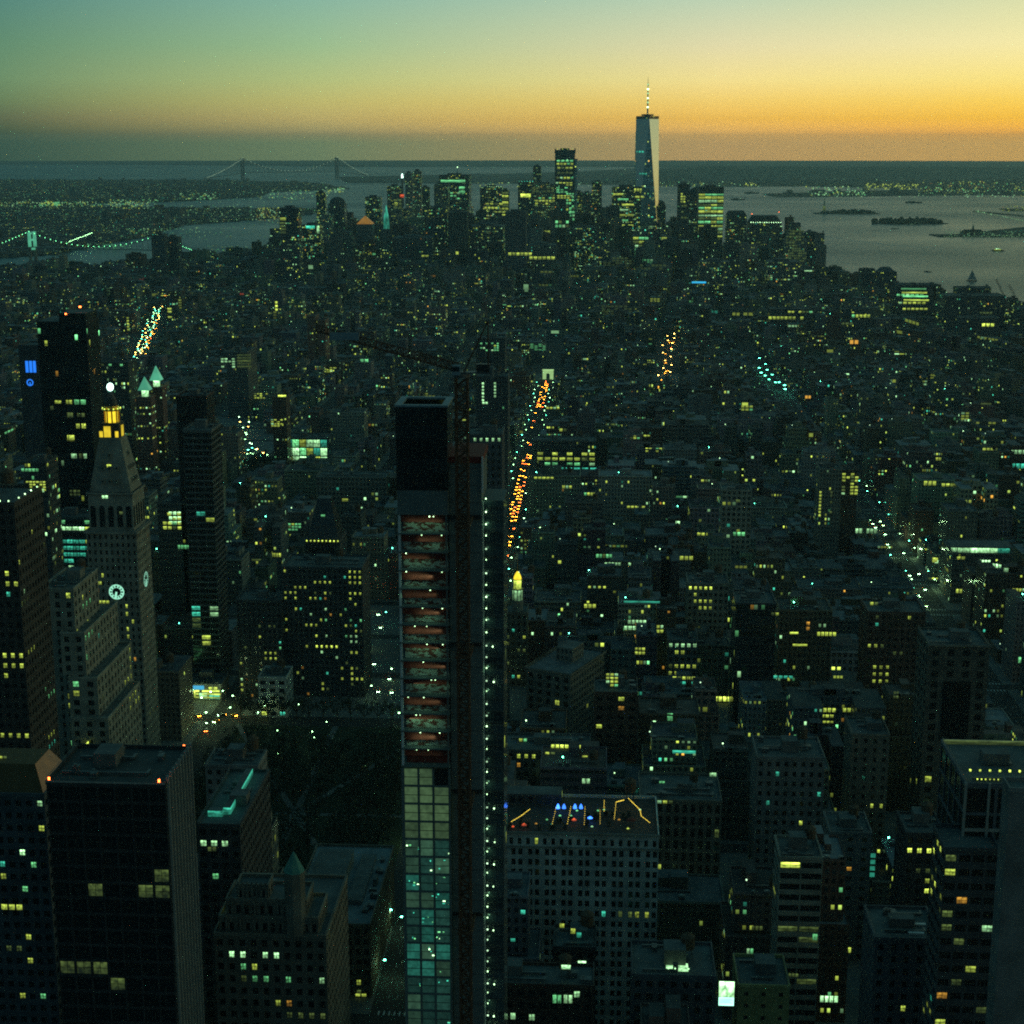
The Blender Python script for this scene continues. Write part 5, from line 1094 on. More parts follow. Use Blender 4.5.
TL = [
('dark slab standing at the left end of downtown beside the river',279,298,208,3700,'loft',SLA,None),
('office block with a white lit crown and pale corner left of the gold pyramid',301,320,225,3950,'office',SLA,None),
('thin tower with a narrow lit strip behind the white crowned block',316,325,192,4700,'office',SLA,None),
('domed dark tower with green lights under its cap',328,344,197,4650,'brightoffice',SLA,'dome'),
('plain block between the domed tower and the teal spire',365,380,197,4800,'office',GRY,None),
('dark wide shoulder tower below the white lantern spire',387,401,186,4700,'apartment',GRY,None),
('left half of the tallest rippled tower pair in the left skyline',405,412,173,4450,'apartment',(.3,.3,.28),None),
('right half of the tallest rippled tower pair in the left skyline',413,421,171,4470,'apartment',(.3,.3,.28),None),
('narrow dark tower right of the rippled pair',421,429,187,4700,'office',SLA,None),
('broad tower with a green lit upper band and a mast',439,469,175,5000,'office',SLA,None),
('shorter tower with a pale crown attached left of the broad masted tower',434,448,184,4800,'apartment',GRY,None),
('dark block with a lit roof edge left of the bright yellow slab',480,502,187,4700,'brightoffice',SLA,None),
('narrow slab glowing bright yellow beside the dark block',501,509,190,4720,'brightoffice',(.2,.2,.05),None),
('dark tower with a green lamp crown and one yellow lit floor',518,534,182,4900,'office',SLA,None),
('slender dark tower standing tall left of the bright glass tower',533,541,166,5100,'office',SLA,None),
('speckled wide block below the slender dark tower',534,556,184,4900,'apartment',GRY,None),
('tall glass tower with yellow lit floors and four roof corner pins',555,575,150,4700,'curtain',SLA,None),
('narrow block right behind the tall yellow floored glass tower',575,583,192,4800,'office',SLA,None),
('pale speckled block between the glass tower and the thin capped one',582,592,193,4750,'apartment',GRY,None),
('thin capped tower alone against the water left of the tallest tower',592,602,182,4900,'office',SLA,None),
('wide office full of yellow and green floors left of the tallest tower',612,641,187,4450,'brightoffice',SLA,None),
('lower lit shoulder left of the wide yellow green office',606,620,207,4420,'office',SLA,None),
('round shouldered dark block right of the foot of the tallest tower',652,666,200,4550,'office',SLA,'dome'),
('low office glowing pale green in front of the tallest tower',633,667,236,4200,'brightoffice',(.14,.16,.12),None),
('dotted dark tower right of the tallest tower across the water gap',678,690,184,4500,'apartment',SLA,None),
('round topped tower touching the green banded tower',690,704,187,4700,'office',SLA,'dome'),
('broad tower glowing with green horizontal bands under a dark cap',699,724,187,4300,'ribbon',(.10,.12,.10),None),
('dark tower with sloping shoulders right of the green banded tower',727,747,211,4650,'office',SLA,'mansard'),
('massive dark block with mansard top and yellow line right of the sloping tower',750,782,216,4450,'office',SLA,'mansard'),
('stepped apartment tower full of small lights at the right end of downtown',786,808,225,4100,'apartment',GRY,'step'),
('windowless dark slab in the middle of downtown',505,526,212,3750,'wall',SLA,None),
('flat topped dark block with a faint bright left edge near the windowless slab',448,467,212,4000,'wall',(.06,.07,.07),None),
('speckled lower office between the flat topped block and the windowless slab',470,503,226,4050,'office',SLA,None),
('dark block with a thin bright corner edge',428,447,208,4050,'office',SLA,None),
('golden pyramid crowned courthouse tower',356,372,216,4150,'brick',GRY,'pyramid'),
('dark twin slab tower standing before the bridge at left',151,164,234,3900,'apartment',SLA,None),
('shorter slab joined right of the tower before the bridge',165,178,237,3950,'apartment',SLA,None),
('dark tower with lit crown just behind the stepped apartment tower',744,757,232,4300,'office',SLA,None),
('dark glass building left of the mansard block with green window row',724,740,243,3900,'brightoffice',SLA,None),
('broad mid rise block with lit rows below the windowless slab',528,556,245,3900,'office',GRY,None),
('pale green glass mid rise below the tall glass tower',556,572,232,4250,'brightoffice',SLA,None),
('shaded mid rise left of the golden pyramid',330,350,232,4100,'office',GRY,None),
('low wide office in front of the wide flat block',392,432,238,3950,'office',SLA,None),
('dark flat office between the water gap towers',664,684,240,4100,'office',SLA,None),
('mid rise with bright rows under the green banded tower',700,730,262,3500,'office',GRY,None),
('dark hotel slab right of the windowless slab',575,600,228,4150,'office',SLA,None),
('squat lit office below the mansard block',768,800,262,3500,'office',GRY,None),
]
TW = {}
for (lb, x0, x1, yt, Y, st_, cl, top) in TL: TW[lb[:20]] = tower(lb, x0, x1, yt, Y, st_, pt(cl), top=top, tm='goldpyrlit' if 'golden' in lb else 'copper')  # golden pyramid roof glows: the light on it is put into the material
def tw(s): return [v for k, v in TW.items() if k.startswith(s[:20])][0]
r_, a, b_, c_, e, z = tw('tall glass tower with'); mb = MB()
for x in (a, b_):
    for y in (c_, e): mb.bar((x,y,z-10), (x,y,z+5), 1.0, 'steel')
mb.build('roof_pin', r_, r_.location); lamprow(r_, a, b_, c_, z+2, 4, 'strong_Y', 1.0)
mb = MB(); mb.box(b_+.1, b_+7, c_+6, e, ZG, z-25, 'mirror', 'roof', rnd=.1, col=(.3,.3,.28)); mb.build('side_wing', r_, r_.location)
r_, a, b_, c_, e, z = tw('broad tower glowing with green')
for k in range(13):
    zz = z-22-k*9; mt = ('strong_G','lit_G','lit_Y','lit_W')[(k*5+1)%4] if k % 4 != 3 else 'lit_D'
    if k > 11: mt = 'strong_G'
    for q in range(4): mb = MB(); w_ = (b_-a)/4; mb.box(a+q*w_+.6, a+(q+1)*w_-.6, c_-.6, c_-.05, zz, zz+(6.2 if k % 3 else 4), mt if (q+k) % 5 else 'lit_Y'); mb.build('lit_floor', r_, r_.location)
r_, a, b_, c_, e, z = tw('narrow slab glowing bright yellow')
for k in range(8): mb = MB(); mb.box(a+2, b_-2, c_-.5, c_-.05, z-12-k*9, z-6-k*9, 'lit_Y' if k % 2 else 'lit_D'); mb.build('lit_floor', r_, r_.location)
r_, a, b_, c_, e, z = tw('broad tower with a green'); mb = MB(); mb.box(a+5, b_-12, c_-.5, c_-.05, z-22, z-15, 'lit_G'); mb.build('lit_floor', r_, r_.location); mb = MB(); mb.bar(((a+b_)/2+10,c_+8,z), ((a+b_)/2+10,c_+8,z+24), .8, 'steel'); mb.cyl((a+b_)/2+10, c_+8, 1.3, z+22, z+25, 'bulb', 6); mb.build('mast', r_, r_.location)
r_, a, b_, c_, e, z = tw('dark wide shoulder'); X = atY(402, 176, 4690).x; mb = MB(); zt = atY(402, 173, 4690).z; mb.cyl(X, 4695, 4, z-60, zt-14, 'wall', 8, r1=2.5, col=GRY); mb.build('spire', r_, r_.location); mb = MB(); mb.cyl(X, 4695, 3.0, zt-14, zt-2, 'white', 8, r1=1.5); mb.build('lantern', r_, r_.location)
r_, a, b_, c_, e, z = tw('dark tower with a green lamp'); lamprow(r_, a, b_, c_, z+1, 6, 'strong_T', 1.1); mb = MB(); mb.box(a+8, b_-10, c_-.6, c_-.05, z-45, z-35, 'strong_Y'); mb.build('lit_floor', r_, r_.location)
r_, a, b_, c_, e, z = tw('dark block with a lit roof edge'); lamprow(r_, a+18, b_, c_, z+.5, 7, 'strong_W', .9)
r_, a, b_, c_, e, z = tw('office block with a white'); mb = MB(); mb.box(a+12, a+34, c_-.5, c_-.05, z-8, z-2, 'strong_T'); mb.box(b_-8, b_-2, c_-.5, c_-.05, z-20, z-2, 'strong_W'); mb.build('lit_crown', r_, r_.location)
r_, a, b_, c_, e, z = tw('massive dark block'); lamprow(r_, a, b_, c_-.3, z-18, 14, 'bulb', .9); beacon(r_, 752, 214, c_, 1.0); beacon(r_, 779, 212, c_, 1.0)
r_, a, b_, c_, e, z = tw('low office glowing pale')
for k in range(5):
    for q in range(6): mb = MB(); w_ = (b_-a)/6; mb.box(a+q*w_+.8, a+(q+1)*w_-.8, c_-.5, c_-.05, z-9-k*10, z-3-k*10, ('lit_Y','lit_G','lit_D','lit_G','lit_W')[(k*2+q*3)%5]); mb.build('window', r_, r_.location)
r_, a, b_, c_, e, z = tw('wide office full')
for k in range(9): mb = MB(); o_ = (k*7) % 5*6; mb.box(a+4+o_, min(b_-3, a+30+o_+k*3), c_-.5, c_-.05, z-22-k*14, z-17-k*14, ('lit_Y','lit_G','lit_Y','lit_W')[k%4]); mb.build('lit_floor', r_, r_.location)
# teal lit spire
p = atY(386.5, 228, 4300); sp_ = thing('spire_tower', 'small slender tower with a glowing teal spire in front of the left skyline', 'tower', (p.x, 4300, ZG)); mb = MB(); mb.box(p.x-13, p.x+13, 4291, 4309, ZG, p.z-2, 'brick', 'roof', rnd=.3, col=GRY); mb.build('wall', sp_, sp_.location)
mb = MB(); z2 = atY(386.5,216,4300).z; z3 = atY(386.5,205,4300).z; mb.cyl(p.x, 4300, 8, p.z-2, z2, 'lit_T', 8, r1=6.5); mb.cyl(p.x, 4300, 6, z2, z3, 'lit_T', 8, r1=.4); mb.build('spire', sp_, sp_.location); HR.append((p.x-14,p.x+14,4285,4315))
# the tallest tower: square base, eight tall triangles, square top turned 45 degrees, mast
Yw = 4568; pW = atY(646, 200, Yw); ztop = atY(646, 116, Yw-20).z; X = pW.x; wt = thing('skyscraper', 'tallest tapering glass tower with a bright sunset lit facet and a needle mast', 'tower', (X, Yw, ZG)); rot = R(8)
def sqr(hd, a0, z): return [(X+hd*cos(a0+i*pi/2), Yw+hd*sin(a0+i*pi/2), z) for i in range(4)]
B = sqr(44.5, R(225)+rot, 57); T = sqr(32.0, R(270)+rot, ztop-8); mb = MB()
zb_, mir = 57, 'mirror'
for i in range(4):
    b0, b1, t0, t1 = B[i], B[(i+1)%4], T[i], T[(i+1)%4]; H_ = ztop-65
    mb.face([b0,b1,t0], mir, [(0,0),(63,0),(31,H_)], .37, (.05,.07,.07)); mb.face([b1,t1,t0], 'mirror_lit', [(31,0),(60,H_),(0,H_)], .17, (.14,.16,.16))  # upright facets darker, inverted ones brighter: sunset light put into the colours
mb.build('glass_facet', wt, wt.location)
mb = MB(); mb.prism([q[:2] for q in B], ZG, 57, 'curtain', None, rnd=.9, col=(.15,.17,.16)); mb.build('podium', wt, wt.location)
mb = MB(); mb.prism([q[:2] for q in T], ztop-8, ztop, 'curtain', 'roof', rnd=.2, col=(.2,.22,.22)); mb.build('parapet', wt, wt.location)
mb = MB(); mb.cyl(X, Yw, 17, ztop+1, ztop+5, 'steel', 20); mb.cyl(X, Yw, 8, ztop, ztop+1, 'steel', 12); lamps = [(X+17*cos(t), Yw+17*sin(t)) for t in [i*pi/5 for i in range(10)]]
mb.build('ring_platform', wt, wt.location)
zm = atY(646, 77, Yw).z; mb = MB(); mb.cyl(X, Yw, 2.3, ztop+5, zm-40, 'boatwhite', 8, r1=1.5); mb.cyl(X, Yw, 1.5, zm-40, zm, 'boatwhite', 8, r1=.3); mb.build('mast', wt, wt.location)
for k in range(6): z = ztop+22+k*12; mb = MB(); mb.cyl(X, Yw, 2.6, z, z+4, 'bulb' if k % 2 == 0 else 'strong_W', 8); mb.build('mast_lamp', wt, wt.location)
HR.append((X-50, X+50, Yw-50, Yw+50)); HERO.append((wt, 'the tallest tower', 646, 120))

# ------------------------------------------------------------------ bridges
def catenary(P, Q, sag, n): return [(P[0]+(Q[0]-P[0])*t, P[1]+(Q[1]-P[1])*t, P[2]+(Q[2]-P[2])*t-4*sag*t*(1-t)) for t in [i/n for i in range(n+1)]]
def bridge(name, lb, T1, T2, zt_, zd_, ends, tm, wdt, r, cab, litt, nlamp, wall='stone', lampm='cable'):
    br = thing(name, lb, 'bridge', ((T1[0]+T2[0])/2, (T1[1]+T2[1])/2, 0)); d = Vector((T2[0]-T1[0], T2[1]-T1[1], 0)).normalized(); n = Vector((-d.y, d.x, 0))*wdt/2
    for T_ in (T1, T2):
        mb = MB(); c0 = Vector((T_[0], T_[1], 0))
        for s_ in (-1, 1):
            q = c0+n*s_; mb.box(q.x-tm, q.x+tm, q.y-tm, q.y+tm, 0, zd_, wall); mb.box(q.x-tm, q.x+tm, q.y-tm, q.y+tm, zd_, zt_, litt if T_ is T1 else wall)
        for zz in (zt_-tm*1.2, zd_+(zt_-zd_)*.45, zd_-6): 
            a, b_ = c0-n, c0+n; a.z = b_.z = zz; mb.bar(a, b_, tm*.8, litt if T_ is T1 else wall)
        mb.build('bridge_tower', br, br.location)
    mb = MB(); E1, E2 = ends; L = [Vector((*E1, zd_*.35)), Vector((T1[0],T1[1],zd_)), Vector((T2[0],T2[1],zd_)), Vector((*E2, zd_*.35))]
    for i in range(3):
        a, b_ = L[i], L[i+1]; q = [a-n, b_-n, b_+n, a+n]; mb.face(q, 'steel'); mb.face([v-Vector((0,0,r*3)) for v in q[::-1]], 'steel')
        for s_ in (0, 1): u, v = (q[0], q[1]) if s_ == 0 else (q[3], q[2]); mb.face([u, v, v-Vector((0,0,r*3)), u-Vector((0,0,r*3))], 'steel')
    mb.build('deck', br, br.location)
    for s_ in (-1, 1):
        mb = MB(); lm = MB()
        for (P, Q, sag) in (((L[0].x,L[0].y,L[0].z+2),(T1[0],T1[1],zt_),(zt_-zd_)*.12),((T1[0],T1[1],zt_),(T2[0],T2[1],zt_),zt_-zd_-5),((T2[0],T2[1],zt_),(L[3].x,L[3].y,L[3].z+2),(zt_-zd_)*.12)):
            off = n*s_; pts = [(p[0]+off.x, p[1]+off.y, p[2]) for p in catenary(P, Q, sag, nlamp)]
            for i in range(nlamp):
                mb.bar(pts[i], pts[i+1], r, cab)
                if i: mb.bar(pts[i], (pts[i][0], pts[i][1], zd_ if (P[2] == Q[2]) else min(pts[i][2], zd_)-1), r*.4, 'steel')
            if litt != wall or True:
                if s_ < 0:
                    for p in pts[1:]: lm.cyl(p[0], p[1], r*1.6, p[2], p[2]+r*3.2, lampm, 5)
        mb.build('main_cable', br, br.location)
        if s_ < 0: o = lm.build('cable_lamps_glow', br, br.location); tag(o, kind='stuff')
    return br
T1 = atZ(33.5, 261, 0); T2 = atZ(163, 265, 0)
T2 = T1 + (T2-T1); 
e1 = atZ(-50, 268, 0); e2 = atZ(204, 258, ZG)
bridge('suspension_bridge', 'suspension bridge outlined by green cable lamps with one glowing tower at far left', (T1.x,T1.y), (T2.x,T2.y), 84, 41, ((e1.x,e1.y),(e2.x,e2.y)), 3.6, 24, .5, 'steel', 'greenlit', 24)
T1 = atZ(243, 170, 0); s_ = 15600/T1.y; T1 = Vector(( -0.1625*0,0,0)) if False else ll(40.6096,-74.0385); T2 = ll(40.6040,-74.0500)
q1, q2 = atY(243,180,T1[1]), atY(337,180,T2[1]); T1, T2 = (q1.x, T1[1]), (q2.x, T2[1]); e1, e2 = atY(205,180,T1[1]-500), atY(366,180,T2[1]+500)
bridge('suspension_bridge', 'huge distant suspension bridge with pale cables between two grey towers on the horizon', T1, T2, 205, 70, ((e1.x,T1[1]-500),(e2.x,T2[1]+500)), 7, 30, 1.7, 'frame_pale', 'steel', 26, 'steel', 'paleglow')  # glowing beads added along these far cables to make them show pale
# lit ramp beside the near bridge
a, b_ = atZ(66, 245, 20), atZ(94, 234, 20); d = b_-a; rp_ = thing('elevated_road', 'brightly lit elevated road curving up beside the green bridge', 'road', tuple(a)); mb = MB(); n = Vector((-d.y, d.x, 0)).normalized()*7; mb.face([a-n,b_-n,b_+n,a+n], 'asphalt'); 
mb.build('deck', rp_, rp_.location); mb = MB()
for i in range(40): p = a+d*(i/40); mb.bar(p, p+Vector((0,0,6)), .25, 'steel'); mb.cyl(p.x, p.y, .55, p.z+6, p.z+7, 'lamp', 5)
mb.build('road_lamps', rp_, rp_.location)['kind'] = 'stuff'
# statue on its pedestal
p = LIB+Vector((-88, -4, 0)); p = atZ(824, 213, ZG); st = thing('statue', 'tall robed statue with one raised arm on a lit stone pedestal on the left island', 'statue', (p.x,p.y,ZG)); x, y = p.x, p.y; z = ZG
tag(slab('ground', [(x+55*cos(i*pi/6), y+55*sin(i*pi/6)) for i in range(12)], 'land', z0=-1.5, z1=ZG-.004), kind='structure')
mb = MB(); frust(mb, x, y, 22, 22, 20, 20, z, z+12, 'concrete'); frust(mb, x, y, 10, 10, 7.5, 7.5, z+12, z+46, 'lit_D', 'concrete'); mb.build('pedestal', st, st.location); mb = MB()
for (r0, r1, z0, z1) in ((5.5,4.6,46,60),(4.6,3.6,60,70),(3.6,3.8,70,76),(3.8,1.4,76,80),(1.3,1.3,80,81),(1.9,2.2,81,84),(2.2,.8,84,86)): mb.cyl(x, y, r0, z+z0, z+z1, 'copper', 10, r1=r1)
for i in range(7): t_ = R(-60+i*20); mb.bar((x+1.8*sin(t_),y-.2,z+85.5), (x+4*sin(t_),y-.2,z+85.5+3*cos(t_)), .22, 'copper')
mb.bar((x-2.8,y,z+76), (x-5,y,z+83), .95, 'copper'); mb.bar((x-5,y,z+83), (x-4.6,y,z+91), .7, 'copper'); mb.cyl(x-4.6, y, 1.3, z+91, z+92, 'copper', 8); mb.bar((x+3,y,z+75), (x+4,y-2,z+69), .9, 'copper'); mb.box(x+2.6, x+5, y-3.2, y-2.6, z+66, z+71, 'copper'); mb.build('figure', st, st.location)
mb = MB(); mb.cyl(x-4.6, y, .9, z+92, z+95, 'strong_Y', 6, r1=.2); mb.build('torch', st, st.location)
st.scale = (.74,)*3
# terminal hall with clock turret on the lit pier
p = atZ(972, 234, ZG); th_ = thing('ferry_terminal', 'low terminal hall with a pointed turret on the lit pier across the river', 'building', (p.x,p.y,ZG+1)); mb = MB(); mb.box(p.x-40, p.x+45, p.y-10, p.y+25, ZG+1, 12, 'brick', 'roof', rnd=.5, col=BR); mb.build('hall', th_, th_.location); mb = MB(); frust(mb, p.x, p.y-4, 40, 7, 30, .5, 12.1, 19, 'wall', col=(.06,.07,.06)); mb.build('roof', th_, th_.location)
mb = MB(); mb.box(p.x-4, p.x+4, p.y-14.5, p.y-10.1, ZG+1, 24, 'wall', 'roof', col=BR); mb.cyl(p.x, p.y-12, 4, 24, 40, 'copper', 6, r1=.2); mb.build('turret', th_, th_.location)
# boats
def boat(lb, px, py, L, lit=True, sail=False, grp=None, rz=0):
    p = atZ(px, py, 0); o = thing('sailboat' if sail else 'ferry_boat', lb, 'boat', (p.x,p.y,0), grp); o.rotation_euler.z = rz; W_ = L*.13
    mb = MB(); hull = [(-L/2,-W_),(L*.3,-W_),(L/2,0),(L*.3,W_),(-L/2,W_)]; mb.prism([(a*.92,b_*.8) for a, b_ in hull], -.5, L*.07, 'carblack', 'wood', top=hull); me = mb.build('hull', o, (0,0,0))
    if sail:
        mb = MB(); mb.bar((0,0,L*.07), (0,0,L*1.15), L*.012, 'wood'); mb.bar((0,0,L*.12), (-L*.42,0,L*.12), L*.01, 'wood'); mb.build('mast', o, (0,0,0))
        mb = MB(); mb.face([(-.1,.05,L*.14),(-L*.42,.05,L*.14),(-.1,.05,L*1.12)], 'cloth'); mb.face([(-.1,.12,L*1.12),(-L*.42,.12,L*.14),(-.1,.12,L*.14)], 'cloth'); mb.build('mainsail', o, (0,0,0))
        mb = MB(); mb.face([(.3,.05,L*.95),(L*.44,.05,L*.1),(.3,.05,L*.14)], 'cloth'); mb.face([(.3,.1,L*.14),(L*.44,.1,L*.1),(.3,.1,L*.95)], 'cloth'); mb.build('jib_sail', o, (0,0,0))
    else:
        mb = MB(); q_ = 1 if lit else .35; mb.box(-L*.36, L*.25*q_-L*.1*(1-q_), -W_*.75, W_*.75, L*.07, L*(.07+.08*q_), 'boatwhite' if lit else 'steel'); mb.box(-L*.25, L*.12*q_-L*.05*(1-q_), -W_*.6, W_*.6, L*(.07+.08*q_), L*(.07+.14*q_), 'boatwhite' if lit else 'steel'); mb.build('cabin', o, (0,0,0))
        if lit:
            mb = MB()
            for s_ in (-1, 1): mb.box(-L*.34, L*.23, s_*W_*.76-.05, s_*W_*.76+.05, L*.09, L*.13, 'strong_Y')
            mb.box(-L*.2, L*.08, -W_*.65, -W_*.61, L*.165, L*.2, 'strong_W'); mb.build('window', o, (0,0,0))
boat('ferry with bright yellow lit cabin near the right edge of the river', 998, 251, 40); boat('small dark sailboat with pale sails below the ferry', 972, 281, 26, sail=True)
boat('dark barge shaped boat right of the green banded tower', 738, 200, 90, False); boat('long dark ship farther right of the downtown towers', 752, 193.5, 110, False, rz=.2); boat('dark tug beside the right wooded island', 895, 229, 32, False)
boat('tiny dark boat in midriver left of the sailboat', 928, 272, 22, False); boat('long low ship beyond the left island', 914, 203, 100, False)
# wakes on the river: foam streaks on the water
m, t, b = newmat('foam'); b.inputs['Base Color'].default_value = (.35,.4,.38,1); b.inputs['Roughness'].default_value = .5
mb = MB()
for pts, wv in ((((806,234),(850,240),(900,246),(960,250),(993,251)),5),(((806,236),(880,244),(940,248)),2.5)):
    P = [atZ(*q, .03) for q in pts]
    for i in range(len(P)-1):
        d = (P[i+1]-P[i]); n = Vector((-d.y,d.x,0)).normalized()*wv; n2_ = n*1.1; mb.face([P[i]-n, P[i]+n, P[i+1]+n2_, P[i+1]-n2_][::-1], 'foam')
tag(mb.build('wake', fixed=True), kind='stuff')
# waterfront cranes at the right edge
def wcrane(lb, bx, by, tx, ty, Y):
    a, b_ = atY(bx, by, Y), atY(tx, ty, Y); o = thing('lattice_crane', lb, 'crane', (a.x, Y, ZG)); mb = MB()
    for dx in (-1.2,1.2): mb.bar((a.x+dx,Y-1,ZG), (a.x+dx,Y-1,a.z), .35, 'steel'); mb.bar((a.x+dx,Y+1,ZG), (a.x+dx,Y+1,a.z), .35, 'steel')
    mb.build('mast', o, o.location); mb = MB(); mb.box(a.x-2, a.x+3, Y-2, Y+2, a.z, a.z+4, 'steel'); mb.build('cab', o, o.location)
    mb = MB(); n = 14; pv = None
    for i in range(n+1):
        p = Vector((a.x,Y,a.z+2)).lerp(b_, i/n); q = [p+Vector((-.9,0,-.9)), p+Vector((.9,0,.9))]
        if pv: mb.bar(pv[0], q[0], .32, 'steel'); mb.bar(pv[1], q[1], .32, 'steel'); mb.bar(pv[i%2], q[1-i%2], .2, 'steel')
        pv = q
    mb.build('boom', o, o.location)
wcrane('left of two leaning construction cranes at the right shoreline', 1004, 297, 996, 279, 2950); wcrane('right of two leaning construction cranes at the right shoreline', 1019, 305, 1009, 285, 2900)
# riverside blocks at right
for (lb, ph, x0, x1, yt, Y, sty, cl, dp) in (
 ('broad dark waterfront block with curved glass roof line at the right shore','the broad waterfront block',946,1006,296,2820,'office',SLA,60),
 ('upper dark terrace block rising behind the broad waterfront block','the upper terrace block',958,990,288,2900,'office',SLA,40),
 ('stepped office with three bright green yellow floors near the shore','the three floored green office',898,934,285,3050,'office',SLA,50),
 ('square dark tower block beside the shoreline trees','the square shore block',861,875,269,3450,'office',SLA,30),
 ('dark dome shaped block right of the square shore block','the dome shaped block',877,897,272,3350,'office',SLA,40),
 ('wide low block with a bright white roof lamp strip below the stepped apartment tower','the white strip block',793,814,270,3650,'loft',SLA,40),
 ('low office with yellow lit bands and a cyan band at centre right','the cyan band office',770,812,309,2700,'ribbon',SLA,40),
 ('low office with two lit rows right of the cyan band office','the two row office',842,870,309,2750,'office',SLA,30),
 ('lit curved base building before the broad waterfront block','the curved base building',960,1000,318,2600,'office',SLA,40)):
    HB[ph] = hb('office_building', lb, ph, x0, x1, yt, Y, dp, sty, None, pt(cl), tk=False, n=1)
r_, a, b_, c_, e, z = HB['the dome shaped block']; mb = MB(); frust(mb, (a+b_)/2, (c_+e)/2, (b_-a)*.42, 16, (b_-a)*.2, 8, z, z+9, 'wall', col=SLA); mb.build('crown', r_, r_.location)
r_, a, b_, c_, e, z = HB['the white strip block']; mb = MB(); mb.box(a+6, b_-4, c_-.4, c_-.05, z-3.5, z-.8, 'strong_W'); mb.build('lit_strip', r_, r_.location)
r_, a, b_, c_, e, z = HB['the three floored green office']
for k in range(4): mb = MB(); mb.box(a+6+k*2, b_-14+k*2, c_-.4, c_-.05, z-9-k*7, z-6-k*7, ('lit_G','lit_Y','strong_G','lit_Y')[k]); mb.build('lit_floor', r_, r_.location)
# cyan roof canopy lit far off
p, q = atY(692, 281.5, 3300), atY(706, 284, 3300); o = thing('lit_canopy', 'small flat cyan glowing roof strip in the middle of the dark district', 'canopy', (p.x, 3300, ZG)); mb = MB()
for x in (p.x+1, q.x-1): mb.bar((x,3305,ZG), (x,3305,p.z-1), .6, 'steel')
mb.build('post', o, o.location); mb = MB(); mb.box(p.x, q.x, 3300, 3308, p.z-3.5, p.z-.5, 'cyanlit'); mb.build('panel', o, o.location)

# ------------------------------------------------------------------ generic city
gen_city()
def corners(g, s=1.0):
    return [(g['x']+a*cos(g['rot'])-b_*sin(g['rot']), g['y']+a*sin(g['rot'])+b_*cos(g['rot'])) for a, b_ in ((-g['w']/2*s,-g['d']/2*s),(g['w']/2*s,-g['d']/2*s),(g['w']/2*s,g['d']/2*s),(-g['w']/2*s,g['d']/2*s))]
# which generic buildings show largest: rays from the camera
bpy.context.view_layer.update()
V, Fc, own = [], [], []
for gi, g in enumerate(gens):
    c4 = corners(g); b0 = len(V); V += [(x, y, ZG) for x, y in c4]+[(x, y, g['h']) for x, y in c4]
    for f in ((0,1,5,4),(1,2,6,5),(2,3,7,6),(3,0,4,7),(4,5,6,7)): Fc.append(tuple(b0+i for i in f)); own.append(gi)
for o in list(COL.objects):
    if o.type == 'MESH' and o.name.split('.')[0] in ('wall','roof','core_wall','shaft','safety_screen','sheathing_panel','glazed_bay'):
        M = Matrix.Translation(o.parent.location) if o.parent else Matrix.Identity(4); b0 = len(V); V += [tuple(M @ v.co) for v in o.data.vertices]
        for f in o.data.polygons: Fc.append(tuple(b0+i for i in f.vertices)); own.append(-1)
bv = BVHTree.FromPolygons(V, Fc); cnt = {}
for py in range(240, 1024, 3):
    for px in range(1, 1024, 3):
        h_ = bv.ray_cast(E0, ray(px, py), 9000)
        if h_[2] is not None and own[h_[2]] >= 0: cnt[own[h_[2]]] = cnt.get(own[h_[2]], 0)+1
nh = sum(1 for o in COL.objects if o.get('category') in ('building',))
IND = sorted(cnt, key=lambda i: -cnt[i])[:300-nh]
IND = set(i for i in IND if cnt[i] >= 2); bv = None
print('generic', len(gens), 'individual', len(IND), 'named', nh)

def emit(mb, g, detail):
    rr = random.Random(int(g['rnd']*1e6)); c4 = corners(g); h = g['h']; rc = rr.choice(((.08,.10,.11),(.06,.07,.08),(.04,.04,.04),(.12,.14,.15),(.10,.08,.07),(.05,.06,.06),(.20,.22,.23))); sty = g['sty']
    k = dict(rnd=g['rnd'], col=g['c'], rcol=rc); rot = g['rot']; w_, d_ = g['w'], g['d']
    def loc(a, b_): return (g['x']+a*cos(rot)-b_*sin(rot), g['y']+a*sin(rot)+b_*cos(rot))
    def rb(a0, a1, b0, b1): return [loc(a0,b0), loc(a1,b0), loc(a1,b1), loc(a0,b1)]
    tiers = [(c4, ZG, h)]
    if h > 42 and g['f1'] < .45:
        h1 = h*rr.uniform(.62,.8); i_ = rr.uniform(.08,.16); tiers = [(c4, ZG, h1), (rb(-w_*(.5-i_), w_*(.5-i_), -d_*(.5-i_), d_*(.5-i_*.4)), h1, h)]
    elif g['f1'] > .72 and w_ > 16:      # light court: U plan
        u = w_*.18; poly = [loc(-w_/2,-d_/2), loc(w_/2,-d_/2), loc(w_/2,d_/2), loc(u,d_/2), loc(u,-d_*.05), loc(-u,-d_*.05), loc(-u,d_/2), loc(-w_/2,d_/2)]
        if g['f1'] > .86: poly = [loc(-w_/2,-d_/2), loc(-u,-d_/2), loc(-u,d_*.05), loc(u,d_*.05), loc(u,-d_/2), loc(w_/2,-d_/2), loc(w_/2,d_/2), loc(-w_/2,d_/2)]
        tiers = [(poly, ZG, h)]
    return tiers, k, rb, loc, rc, sty
def bulk(rr, g):
    w_, d_ = g['w'], g['d']; return [(rr.uniform(-.3,.1)*w_, rr.uniform(-.1,.2)*d_, rr.uniform(.15,.3)*w_, rr.uniform(.2,.35)*d_, rr.uniform(2.5,5.5)) for _ in range(1 if w_ < 14 else 2)]
far_mb = MB(); INDR = []
